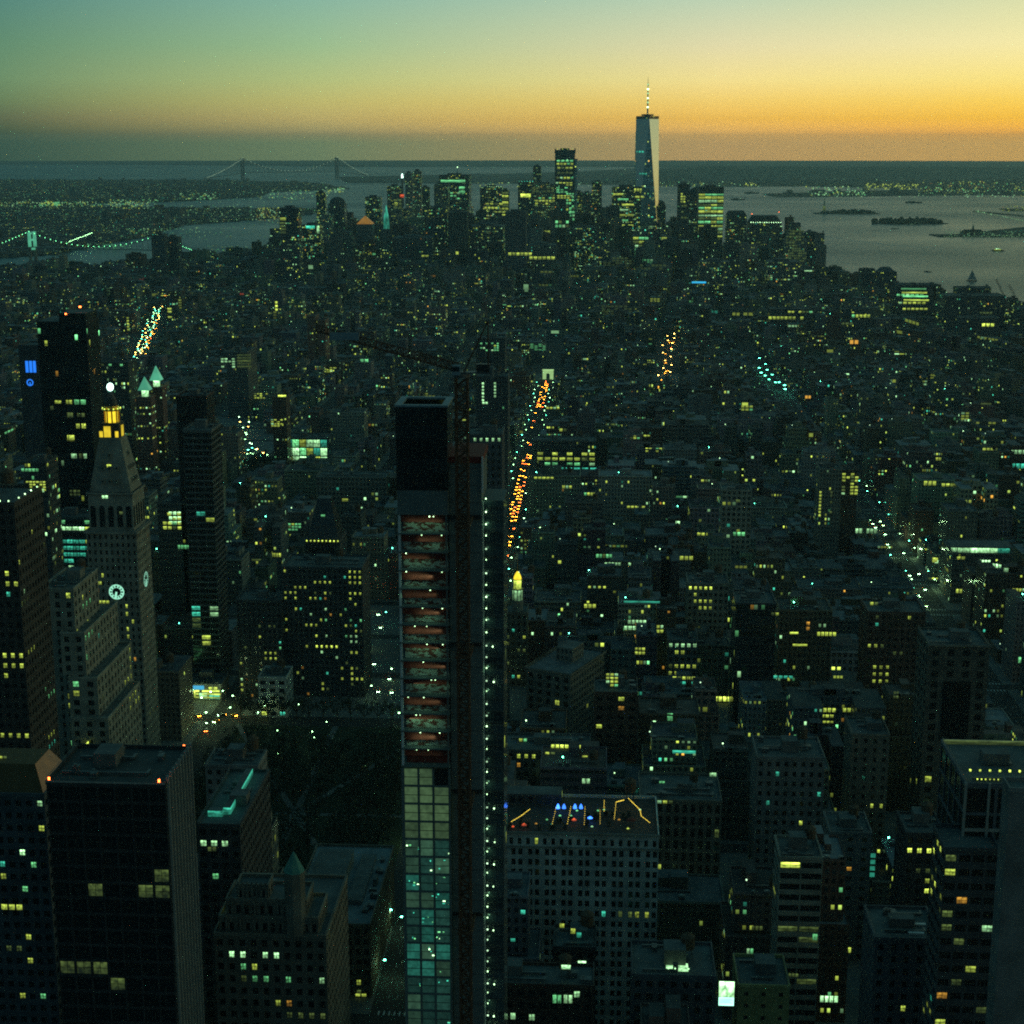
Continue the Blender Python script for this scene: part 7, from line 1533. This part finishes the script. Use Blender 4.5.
# ------------------------------------------------------------------ lit windows where the photograph shows them
S = [ # x, y, w, h, nx, ny, colour (lower = strong)
(7,568,14,5,3,1,'Y'),(8,585,15,5,4,1,'Y'),(18,566,4,6,1,1,'Y'),(10,654,22,5,5,1,'Y'),(12,663,20,4,5,1,'Y'),(8,671,16,4,4,1,'Y'),(28,650,12,7,4,1,'Y'),(14,739,26,4,6,1,'Y'),(25,600,8,8,2,1,'D'),(3,762,7,4,2,1,'Y'),
(50,693,11,4,3,1,'G'),(74,693,18,5,4,1,'Y'),(73,684,3,5,1,1,'G'),(54,734,10,5,2,1,'Y'),(54,744,10,3,2,1,'T'),(87,604,10,5,3,1,'G'),(88,636,9,5,3,1,'G'),(88,743,4,3,1,1,'y'),
(101,578,4,3,2,1,'Y'),(100,583,3,3,1,1,'Y'),(104,605,10,3,3,1,'Y'),(130,664,3,90,1,12,'Y'),(127,611,3,10,1,2,'Y'),(135,618,3,3,1,1,'Y'),(109,466,4,3,1,1,'y'),(105,497,6,3,2,1,'w'),(121,513,3,3,1,1,'Y'),(137,702,6,4,3,1,'Y'),(122,652,4,4,2,1,'Y'),
(58,402,6,3,1,1,'Y'),(69,402,6,4,2,1,'Y'),(80,402,12,5,2,1,'G'),(70,415,6,5,1,1,'D'),(81,415,8,4,2,1,'D'),(81,426,10,5,2,1,'Y'),(71,438,7,6,1,1,'Y'),(74,456,5,5,1,1,'W'),(83,456,8,5,2,1,'Y'),(75,493,10,7,3,2,'D'),(52,408,3,4,1,1,'D'),
(70,528,36,6,9,1,'w'),(60,515,22,4,6,1,'G'),(66,545,40,5,9,1,'T'),(68,557,40,4,9,1,'T'),(52,547,16,7,3,1,'D'),
(12,907,18,5,3,1,'Y'),(29,939,10,6,2,1,'y'),(12,947,20,4,4,1,'D'),(32,958,10,6,2,1,'Y'),(24,856,7,8,2,2,'w'),(37,867,8,8,2,2,'G'),(5,860,8,8,2,1,'T'),
(140,886,9,13,1,1,'D'),(157,884,12,17,1,1,'D'),(101,889,10,3,1,1,'D'),(70,971,12,12,1,1,'D'),(88,971,10,11,1,1,'D'),(107,971,11,11,1,1,'D'),(125,987,6,5,1,1,'D'),(139,822,4,4,1,1,'T'),
(217,840,28,4,6,1,'W'),(217,877,15,5,3,1,'G'),(212,849,8,4,2,1,'D'),(234,958,38,6,9,1,'w'),(268,959,24,6,6,1,'w'),(241,969,12,4,3,1,'G'),(288,975,18,5,4,1,'G'),(262,980,16,4,4,1,'G'),(246,980,12,4,3,1,'D'),(304,1013,46,5,9,1,'D'),(320,977,5,5,1,1,'W'),(361,991,8,8,2,2,'D'),(361,1004,10,7,2,2,'Y'),
(566,967,8,4,1,1,'w'),(582,967,7,4,1,1,'w'),(557,999,8,8,2,1,'G'),(568,999,8,8,2,1,'W'),(579,999,9,8,2,1,'W'),(513,1016,4,6,1,1,'W'),(529,1016,5,6,1,1,'W'),
(586,781,8,5,2,1,'W'),(662,787,5,4,1,1,'G'),(665,799,15,3,3,1,'Y'),(713,775,6,5,1,1,'W'),(727,850,10,9,1,1,'A'),(725,828,8,28,1,4,'D'),(757,932,10,4,3,1,'D'),(750,951,6,5,2,1,'G'),(755,958,26,2,6,1,'Y'),
(539,841,4,6,1,1,'Y'),(523,912,4,4,1,1,'T'),(540,931,4,4,1,1,'W'),(562,931,4,5,1,1,'Y'),(573,931,4,5,1,1,'Y'),(579,940,4,5,1,1,'T'),(513,940,4,3,1,1,'T'),(639,913,4,4,1,1,'Y'),(646,911,5,4,1,1,'Y'),(629,913,4,4,1,1,'D'),(622,913,4,4,1,1,'D'),(608,912,5,5,1,1,'T'),
(775,778,16,4,4,1,'T'),(774,799,14,4,3,1,'T'),(819,793,6,4,2,1,'T'),(835,786,18,3,4,1,'Y'),(904,782,26,5,5,1,'Y'),(933,781,26,2,5,1,'Y'),(873,809,18,4,5,1,'Y'),(890,833,6,12,1,2,'y'),(880,848,6,8,1,1,'y'),(871,865,7,24,1,4,'T'),
(794,868,13,6,4,1,'y'),(793,878,3,3,1,1,'Y'),(799,926,22,6,7,1,'D'),(802,935,24,4,7,1,'D'),(815,937,4,6,1,1,'G'),(790,975,14,3,5,1,'D'),(800,983,18,4,6,1,'D'),(829,999,15,6,4,1,'w'),(849,950,3,5,1,1,'Y'),(852,870,8,5,2,1,'A'),
(925,847,32,6,5,1,'y'),(929,871,20,3,4,1,'D'),(929,881,18,4,4,1,'Y'),(929,888,14,5,3,1,'y'),(903,1009,13,6,3,1,'Y'),(926,1008,6,5,2,1,'Y'),(932,1014,4,4,1,1,'Y'),
(951,858,8,5,2,1,'D'),(950,870,8,7,2,1,'Y'),(948,894,12,8,3,1,'Y'),(965,907,4,9,1,1,'Y'),(945,916,10,6,2,1,'D'),(948,930,8,6,2,1,'D'),(962,942,4,7,1,1,'D'),(959,985,3,6,1,1,'D'),
(986,566,8,4,3,1,'w'),(976,566,8,4,3,1,'w'),(997,566,8,4,3,1,'w'),(966,566,7,4,3,1,'w'),(1006,566,4,4,1,1,'W'),(961,558,8,3,2,1,'Y'),(868,531,24,5,7,1,'W'),(885,545,14,2,5,1,'Y'),(935,560,5,5,1,1,'Y'),(933,579,9,3,3,1,'Y'),(959,591,6,4,2,1,'Y'),(1016,590,14,3,5,1,'Y'),(998,646,6,4,2,1,'Y'),(832,634,18,4,5,1,'Y'),
(838,683,9,5,3,1,'y'),(825,710,20,4,5,1,'Y'),(849,710,12,4,3,1,'Y'),(825,716,16,3,4,1,'Y'),(828,722,10,2,3,1,'Y'),(837,736,12,2,1,1,'Y'),(794,633,8,2,1,1,'y'),(800,645,14,2,1,1,'Y'),(808,626,3,10,1,2,'A'),(775,614,8,3,2,1,'Y'),(778,677,28,3,6,1,'T'),(788,699,4,3,1,1,'w'),(874,604,8,4,2,1,'Y'),
(880,676,14,20,4,5,'Y'),(897,655,8,5,2,2,'D'),(873,648,8,5,3,1,'Y'),(896,687,5,8,2,2,'D'),(1020,660,3,6,1,1,'Y'),(983,1016,12,4,3,1,'D'),
(604,556,16,4,5,1,'G'),(610,564,26,3,8,1,'W'),(590,606,12,4,3,1,'Y'),(700,586,26,4,7,1,'y'),(706,604,16,4,4,1,'Y'),(694,598,3,4,1,1,'Y'),(637,622,18,4,5,1,'W'),(637,628,16,4,4,1,'W'),(660,629,7,9,2,2,'Y'),(640,651,10,8,3,2,'Y'),
(683,646,23,3,5,1,'W'),(680,652,12,3,3,1,'Y'),(684,664,22,3,5,1,'Y'),(680,670,14,3,3,1,'Y'),(684,678,22,3,5,1,'Y'),(684,683,22,3,5,1,'T'),(727,699,25,5,6,1,'y'),(730,634,5,6,2,2,'Y'),(612,680,12,14,3,4,'Y'),(620,693,16,4,3,1,'Y'),(622,708,18,4,3,1,'A'),(597,724,7,4,1,1,'Y'),(660,699,4,4,1,1,'Y'),(670,717,5,8,1,1,'G'),(725,738,10,6,2,2,'A'),(684,752,22,3,1,1,'T'),(727,727,7,2,1,1,'D'),
(562,747,38,5,9,1,'y'),(550,758,10,4,2,1,'Y'),(523,758,10,4,3,1,'Y'),(585,760,5,3,1,1,'Y'),(523,743,8,3,2,1,'Y'),(516,705,14,14,3,3,'T'),(684,558,18,4,4,1,'Y'),(741,568,12,5,3,1,'Y'),(739,534,12,4,3,1,'G'),(677,523,6,4,2,1,'w'),(636,507,18,2,5,1,'Y'),(614,546,20,2,5,1,'Y'),(701,534,8,3,2,1,'Y'),(631,602,36,2,1,1,'T'),
(566,454,58,3,8,1,'Y'),(566,459,58,3,8,1,'Y'),(566,464,58,3,8,1,'G'),(577,469,40,3,5,1,'T'),(550,478,32,2,8,1,'Y'),(567,487,10,3,3,1,'Y'),(590,494,12,3,4,1,'Y'),(538,347,16,7,4,4,'G'),(520,432,6,3,1,1,'Y'),(553,408,14,2,4,1,'Y'),(647,392,17,5,7,2,'D'),(563,430,8,3,2,1,'Y'),
(640,437,20,5,6,2,'Y'),(652,450,20,5,6,2,'Y'),(708,481,14,3,4,1,'Y'),(747,408,12,6,3,2,'Y'),(745,404,6,3,1,1,'y'),(738,501,4,3,1,1,'D'),
(790,318,42,3,11,1,'Y'),(800,312,24,2,7,1,'Y'),(798,323,20,2,5,1,'T'),(793,326,10,2,3,1,'w'),(910,295,26,2,6,1,'G'),(912,303,26,2,6,1,'Y'),(915,309,24,2,6,1,'Y'),(912,322,14,3,4,1,'Y'),(899,332,6,3,1,1,'Y'),(854,342,9,4,2,1,'a'),(861,316,18,3,5,1,'Y'),(845,324,16,3,4,1,'D'),(988,325,12,3,3,1,'y'),(984,338,26,2,8,1,'Y'),(986,313,12,2,4,1,'D'),
(808,397,6,3,2,1,'a'),(965,416,8,8,2,3,'Y'),(990,423,26,2,7,1,'Y'),(990,450,14,4,4,1,'Y'),(1016,452,18,4,5,1,'W'),(1018,466,12,5,3,1,'T'),(965,451,14,5,4,2,'Y'),(940,459,8,3,3,1,'Y'),(850,484,16,22,4,7,'Y'),(815,488,12,3,4,1,'Y'),(820,504,2,26,1,8,'Y'),(831,504,2,26,1,8,'D'),(811,435,4,4,1,1,'Y'),(950,485,16,3,4,1,'Y'),(932,378,6,8,2,3,'Y'),(892,381,8,3,2,1,'Y'),(843,365,4,3,1,1,'y'),(830,351,6,3,1,1,'Y'),(930,483,12,5,3,1,'Y'),(986,404,10,2,1,1,'D'),
(170,320,4,24,1,9,'Y'),(185,361,14,2,5,1,'Y'),(228,363,14,10,4,4,'W'),(244,361,14,14,1,5,'D'),(112,365,28,2,8,1,'G'),(112,372,28,2,9,1,'D'),(30,470,16,3,5,1,'G'),(36,486,18,10,6,4,'Y'),(12,430,14,2,5,1,'G'),(25,448,30,2,9,1,'D'),(172,521,18,18,4,4,'Y'),(175,518,12,14,3,3,'w'),(184,547,12,4,4,1,'G'),(198,515,8,6,3,3,'T'),(210,520,8,3,2,1,'Y'),(196,612,8,5,3,1,'T'),(196,622,16,10,4,4,'D'),(215,611,5,5,1,1,'W'),(210,640,6,3,1,1,'Y'),
(277,423,12,8,4,4,'Y'),(261,396,14,6,5,3,'Y'),(282,396,8,2,1,1,'y'),(331,370,10,6,3,3,'Y'),(367,361,9,4,2,1,'G'),(344,348,6,4,2,2,'G'),(425,395,20,5,6,2,'Y'),(484,347,8,9,3,4,'G'),(495,347,8,9,3,4,'G'),(483,392,2,20,1,6,'w'),(495,390,2,16,1,5,'W'),(485,403,6,2,2,1,'w'),(485,437,32,2,8,1,'W'),(388,426,4,5,1,1,'y'),(387,541,16,3,5,1,'y'),(264,548,14,4,6,1,'y'),(276,555,10,4,4,1,'Y'),(263,560,14,2,1,1,'D'),(293,527,16,8,5,3,'G'),(303,552,3,12,1,4,'G'),(323,516,4,3,1,1,'G'),(345,500,6,3,1,1,'Y'),(377,460,2,18,1,7,'D'),(344,464,5,3,2,1,'Y'),(353,571,12,4,3,1,'Y'),(355,579,12,3,3,1,'Y'),(354,595,14,4,4,1,'Y'),(325,583,10,3,3,1,'Y'),(302,588,12,3,3,1,'Y'),(313,624,12,3,4,1,'Y'),(328,647,22,3,5,1,'y'),(354,638,6,4,2,1,'W'),(271,655,10,4,3,1,'Y'),(351,674,3,18,1,4,'Y'),(360,678,12,4,3,1,'Y'),(288,594,14,4,3,1,'Y'),(377,601,7,4,2,2,'w'),(378,611,8,12,2,2,'w'),(272,627,10,3,3,1,'D'),
(265,711,9,6,2,1,'y'),(316,710,8,5,2,1,'W'),(284,711,3,5,1,1,'t'),(250,709,22,4,4,1,'t'),(251,706,12,2,1,1,'A'),(213,689,9,4,2,1,'Y'),(240,680,10,3,3,1,'W'),(227,689,6,2,1,1,'r'),(240,686,8,3,1,1,'Y'),
(520,254,24,3,6,1,'Y'),(550,272,20,2,5,1,'Y'),(573,276,12,2,4,1,'Y'),(545,285,14,2,4,1,'Y'),(542,258,26,3,6,1,'Y'),(434,276,26,2,7,1,'A'),(423,276,10,2,2,1,'Y'),(457,253,3,3,1,1,'y'),(425,256,8,2,2,1,'Y'),(310,267,6,4,1,1,'w'),(372,254,8,2,2,1,'Y'),(335,274,10,2,3,1,'G'),(526,288,5,8,1,1,'w'),(555,332,8,3,1,1,'w'),(622,290,16,4,4,2,'G'),(628,298,20,6,5,2,'D'),(655,300,10,4,3,2,'Y'),(613,264,20,4,5,2,'D'),(690,303,10,12,3,4,'G'),(714,309,8,3,2,1,'T'),(736,314,8,3,2,1,'Y'),(762,285,14,8,4,3,'D'),(748,314,10,3,2,1,'Y'),(600,310,40,10,9,4,'D'),(660,270,30,12,8,4,'D'),(690,283,2,1,1,1,'T'),
(275,318,3,14,1,5,'Y'),(278,308,6,14,2,4,'y'),(295,317,30,2,8,1,'Y'),(242,300,4,14,2,6,'r'),(142,280,8,3,2,1,'r'),(110,291,6,8,2,3,'w'),(137,302,10,2,2,1,'G'),(155,295,6,3,1,1,'Y'),(128,310,2,14,1,5,'Y'),(180,304,3,10,1,4,'Y'),
(565,161,17,2,4,1,'G'),(565,164,17,2,5,1,'Y'),(565,168,16,2,4,1,'Y'),(565,173,16,2,4,1,'D'),(565,178,17,2,5,1,'Y'),(564,184,17,4,5,2,'Y'),(562,190,12,6,3,3,'G'),(570,205,8,24,3,8,'G'),(572,214,6,14,2,4,'G'),(562,224,14,8,4,2,'G'),(565,197,16,4,5,2,'Y'),
(543,190,22,6,6,2,'D'),(545,201,20,8,6,3,'Y'),(550,222,22,8,6,3,'D'),(547,232,20,3,6,1,'Y'),(622,262,20,10,5,4,'D'),(645,262,16,6,5,3,'G'),(500,212,12,1,3,1,'Y'),(494,204,18,2,4,1,'Y'),(491,208,14,2,4,1,'Y'),
(640,197,10,2,2,1,'Y'),(638,190,8,3,3,1,'Y'),(643,174,8,2,3,1,'T'),(640,152,8,2,3,1,'T'),(683,198,5,10,2,4,'Y'),(684,212,6,14,2,5,'D'),(795,240,18,20,6,7,'D'),(797,256,18,12,9,5,'D'),(760,243,20,3,5,1,'D'),
(283,219,6,3,1,1,'Y'),(283,228,6,12,1,4,'D'),(398,204,10,10,2,3,'D'),(402,196,4,3,1,1,'r'),(455,196,10,8,3,3,'G'),(462,190,6,8,1,2,'G'),(396,204,3,3,1,1,'y'),
]
bpy.context.view_layer.update(); dg = bpy.context.evaluated_depsgraph_get()
def qm(k): return ('strong_' if k.islower() and k != 'r' else 'lit_')+(k.upper() if k != 'r' else 'r')
UM = {}
def unit(mat):
    if mat not in UM: mb = MB(); mb.box(-.5,.5,-.12,0,-.5,.5,mat); o = mb.build('lit_window'); UM[mat] = o.data; bpy.data.objects.remove(o)
    return UM[mat]
placed = 0; stuffw = []; pend = []
for (sx_, sy_, sw, sh, nx, ny, k) in S:
    hit = False; near = None
    for g in GEO:
        if abs(g[1]-sx_) <= sw/2+1 and abs(g[2]-sy_) <= max(sh/2, 3)+1 and g[2] < 1030:
            d = Vector((g[5][0], g[5][1], g[5][2]+.8))-E0; r_ = sc.ray_cast(dg, E0, d.normalized(), distance=d.length+1.5)
            if not r_[0] or (Vector(r_[1])-E0).length > d.length-4: g[7] = qm(k); hit = True
    if not hit:      # otherwise the closest opening within a few pixels
        C_ = sorted((abs(g[1]-sx_)+abs(g[2]-sy_), i) for i, g in enumerate(GEO) if abs(g[1]-sx_) < 9 and abs(g[2]-sy_) < 7 and not g[7])
        for _, i in C_[:1]:
            g = GEO[i]; d = Vector((g[5][0], g[5][1], g[5][2]+.8))-E0; r_ = sc.ray_cast(dg, E0, d.normalized(), distance=d.length+1.5)
            if not r_[0] or (Vector(r_[1])-E0).length > d.length-4: g[7] = qm(k); hit = True
    if hit: continue
    for (ox, oy) in ((0,0),(-sw*.3,0),(sw*.3,0),(0,sh),(0,-sh)):
        ok, loc_, nrm, idx, ob, _m = sc.ray_cast(dg, E0, ray(sx_+ox, sy_+oy), distance=9000)
        if ok and abs(nrm.z) < .5: break
    if not ok: continue
    rtv = ob
    while rtv.parent: rtv = rtv.parent
    far_ = rtv.get('kind') == 'stuff'
    if rtv.get('kind') == 'structure' or (rtv.get('category') not in ('building','tower','clock tower','buildings')): continue
    nrm = Vector((nrm.x, nrm.y, 0)); 
    if nrm.length < .3: nrm = Vector((0,-1,0))
    nrm.normalize()
    if nrm.dot(loc_-E0) > 0: nrm = -nrm
    if abs(nrm.dot((loc_-E0).normalized())) < .3: continue
    D_ = (loc_-E0).length; m_per = D_/F; U = Vector((-nrm.y, nrm.x, 0)); 
    cosv = max(.35, abs(nrm.dot((loc_-E0).normalized()))); cv = sqrt_ = max(.5, hypot((loc_-E0).x, (loc_-E0).y)/D_)
    W_, H_ = sw*m_per/cosv, sh*m_per/cv; rz = atan2(nrm.y, nrm.x)+pi/2
    for i in range(nx):
        for j in range(ny):
            if nx*ny > 6 and RN.random() < .28: continue
            p = loc_+U*((i+.5)/nx-.5)*W_+Vector((0,0,((j+.5)/ny-.5)*H_))+nrm*.03
            ww, hh = W_/nx*(.72 if nx > 1 else .95), H_/ny*(.62 if ny > 1 else .9)
            mt = qm(k)
            if RN.random() < .2 and k in 'YG': mt = 'lit_'+RN.choice('YWGD')
            pend.append((rtv, mt, p.copy(), rz, ww, hh, far_))
cnt2 = {}
for (rtv, mt, p, rz, ww, hh, far_) in pend:
    cnt2[rtv.name] = cnt2.get(rtv.name, 0)+1
    if far_: stuffw.append((mt, p, rz, ww, hh)); continue
    if cnt2[rtv.name] > 90: continue
    o = bpy.data.objects.new('window', unit(mt)); COL.objects.link(o); o.parent = rtv; o.location = p-rtv.location; o.rotation_euler.z = rz; o.scale = (ww, 1, hh); placed += 1
mb = MB()
for (mt, p, rz, ww, hh) in stuffw:
    ux, uy = cos(rz)*ww/2, sin(rz)*ww/2; nx_, ny_ = sin(rz)*.2, -cos(rz)*.2
    mb.prism([(p.x-ux+nx_,p.y-uy+ny_),(p.x+ux+nx_,p.y+uy+ny_),(p.x+ux,p.y+uy),(p.x-ux,p.y-uy)], p.z-hh/2, p.z+hh/2, mt, mt)
o = mb.build('lit_window', [q for q in COL.objects if q.name == 'distant_buildings'][0], (0,0,0)); tag(o, kind='stuff')
print('lit placed', placed, 'far', len(stuffw), 'geo', len(GEO))
finish_geo()

# ------------------------------------------------------------------ far boroughs: houses and lights nobody could count
rr = random.Random(77); mb = MB(); n_ = 0
while n_ < 6000:
    px, py = rr.uniform(-60, 520), 178+(rr.random()**1.1)*90; p = atZ(px, py, ZG)
    if not inside((p.x, p.y), LI): 
        if rr.random() < .02: n_ += 1
        continue
    n_ += 1; wd = rr.uniform(12, 60); h_ = rr.choice((5,6,7,8,10)) if rr.random() < .985 else rr.uniform(18, 36); cl = pt(rr.choice(WALLC), .7)
    mb.prism(rotbox(p.x, p.y, wd, rr.uniform(15,40), R(rr.choice((12,-20,30)))), ZG, ZG+h_, rr.choice(('brick','apartment','loft')), 'roof', rnd=rr.random(), col=cl, rcol=(.09,.10,.10))
tag(mb.build('distant_houses', fixed=True), 'low borough houses and sheds spread across the river at left', 'houses', kind='stuff')
mb = MB(); n_ = 0
for q in range(900):
    px, py = rr.uniform(600, 1060), rr.uniform(168, 206); p = atZ(px, py, ZG)
    if not (inside((p.x, p.y), SI) or inside((p.x, p.y), NJ)): continue
    if inside((p.x, p.y), SI) and py < 180: continue
    mb.prism(rotbox(p.x, p.y, rr.uniform(20,90), rr.uniform(15,40), R(rr.choice((12,-20,30)))), ZG, ZG+rr.choice((8,10,14,22)), 'brick', 'roof', rnd=rr.random(), col=(.1,.1,.1))
tag(mb.build('distant_houses', fixed=True), 'low sheds and houses on the far right shore beyond the islands', 'houses', kind='stuff')
mb = MB()
def cluster(x0, x1, y0, y1, n, mats, s_=1.0, dz=9):
    for _ in range(int(n*1.6) if n > 20 else n):
        px, py = rr.uniform(x0, x1), rr.uniform(y0, y1); p = atZ(px, py, ZG+dz)
        r = p.length/F*rr.uniform(.26,.58)*s_; mb.cyl(p.x, p.y, r*.25, ZG, p.z, 'steel', 3) if p.length < 9000 else None; mb.cyl(p.x, p.y, r, p.z, p.z+r*1.6, rr.choice(mats), 5)
GL = ('strong_G','strong_Y','strong_W','lit_G','lit_Y','strong_W','lit_W'); 
cluster(0, 330, 183, 240, 420, ('lit_G','lit_Y','lit_W','strong_G','lit_T','lit_W'), .8)
cluster(0, 150, 202, 207, 130, GL, 1.0); cluster(40, 60, 202, 206, 30, ('strong_Y','strong_G'), 1.3); cluster(110, 158, 200, 209, 60, GL, 1.1); cluster(180, 215, 193, 200, 40, GL); cluster(150, 260, 205, 222, 60, ('lit_W','strong_W','lit_G'), .9)
cluster(256, 330, 190, 199, 60, GL, .9); cluster(0, 100, 178, 195, 50, ('lit_G','lit_W'), .8); cluster(256, 280, 208, 223, 60, ('strong_Y','strong_W','strong_Y','lit_A'), 1.1); cluster(325, 345, 188, 193, 24, GL, 1.3); cluster(0, 40, 166, 169, 3, ('strong_Y',), .7)
cluster(130, 165, 229, 234, 26, GL, 1.1); cluster(165, 210, 228, 238, 30, ('lit_W','strong_W','lit_T'), .9); cluster(222, 250, 250, 253, 24, ('strong_G','strong_G','strong_Y'), 1.0); cluster(204, 256, 246, 252, 26, GL, .9); cluster(86, 130, 244, 250, 60, ('strong_G','lit_G'), .8)
cluster(806, 870, 187, 196, 80, GL+('strong_W',), 1.1); cluster(866, 918, 184, 190, 70, ('strong_Y','lit_Y','strong_Y'), 1.0); cluster(918, 1040, 182, 192, 110, ('strong_Y','lit_Y','strong_G','lit_A'), .9); cluster(918, 1040, 188, 197, 60, GL, .9); cluster(830, 1030, 196.5, 197.5, 16, ('strong_W',), .9)
cluster(600, 1040, 163, 183, 46, ('lit_W','strong_W','lit_G'), .7); cluster(660, 760, 182, 187, 44, GL, .8); cluster(470, 600, 183, 187, 34, ('strong_W','strong_Y','lit_G'), .8); cluster(745, 756, 183, 186, 12, ('strong_Y',), 1.0); cluster(300, 560, 163, 168, 16, ('lit_W',), .7)
cluster(976, 1024, 211, 220, 8, ('lit_W',), .6)
for i in range(26): px = 976+i*2.1; cluster(px, px+.3, 211.5+i*.42, 212+i*.42, 1, ('strong_W','lit_W'), 1.3, 6)
for i in range(34): px = 944+i*2.5; cluster(px, px+.6, 235.2+rr.random()*2, 237, 1, ('strong_W','strong_W','lit_W'), 1.2, 4)
cluster(946, 1040, 231, 236, 44, ('strong_W','lit_T','strong_W'), 1.0, 5); cluster(1002, 1040, 206, 212, 30, ('strong_Y','lit_Y','lit_A'), .8); cluster(900, 930, 223, 225, 5, ('lit_W',), .7)
cluster(20, 330, 256, 330, 60, ('strong_W','strong_G','strong_Y','lit_T'), .7, 30); cluster(400, 1000, 290, 420, 150, ('strong_W','strong_G','strong_Y','lit_T','lit_A'), .6, 32)
tag(mb.build('distant_lights', fixed=True), 'countless tiny green and yellow lamps scattered over the far shores', 'lights', kind='stuff')
# ------------------------------------------------------------------ air
m = bpy.data.materials.new('haze'); m.use_nodes = True; t = m.node_tree; t.nodes.clear(); o = N(t, 'ShaderNodeOutputMaterial'); v = N(t, 'ShaderNodeVolumePrincipled')
v.inputs['Color'].default_value = (.64,.93,1,1); v.inputs['Density'].default_value = HAZE; v.inputs['Anisotropy'].default_value = .5; t.links.new(v.outputs[0], o.inputs['Volume'])
me = bpy.data.meshes.new('haze'); bm = bmesh.new(); bmesh.ops.create_cube(bm, size=1); bm.to_mesh(me); bm.free(); me.materials.append(m)
ho = bpy.data.objects.new('haze', me); COL.objects.link(ho); ho.scale = (73000, 73000, 566); ho.location = (0, 0, 566/2-2.5); tag(ho, kind='stuff')
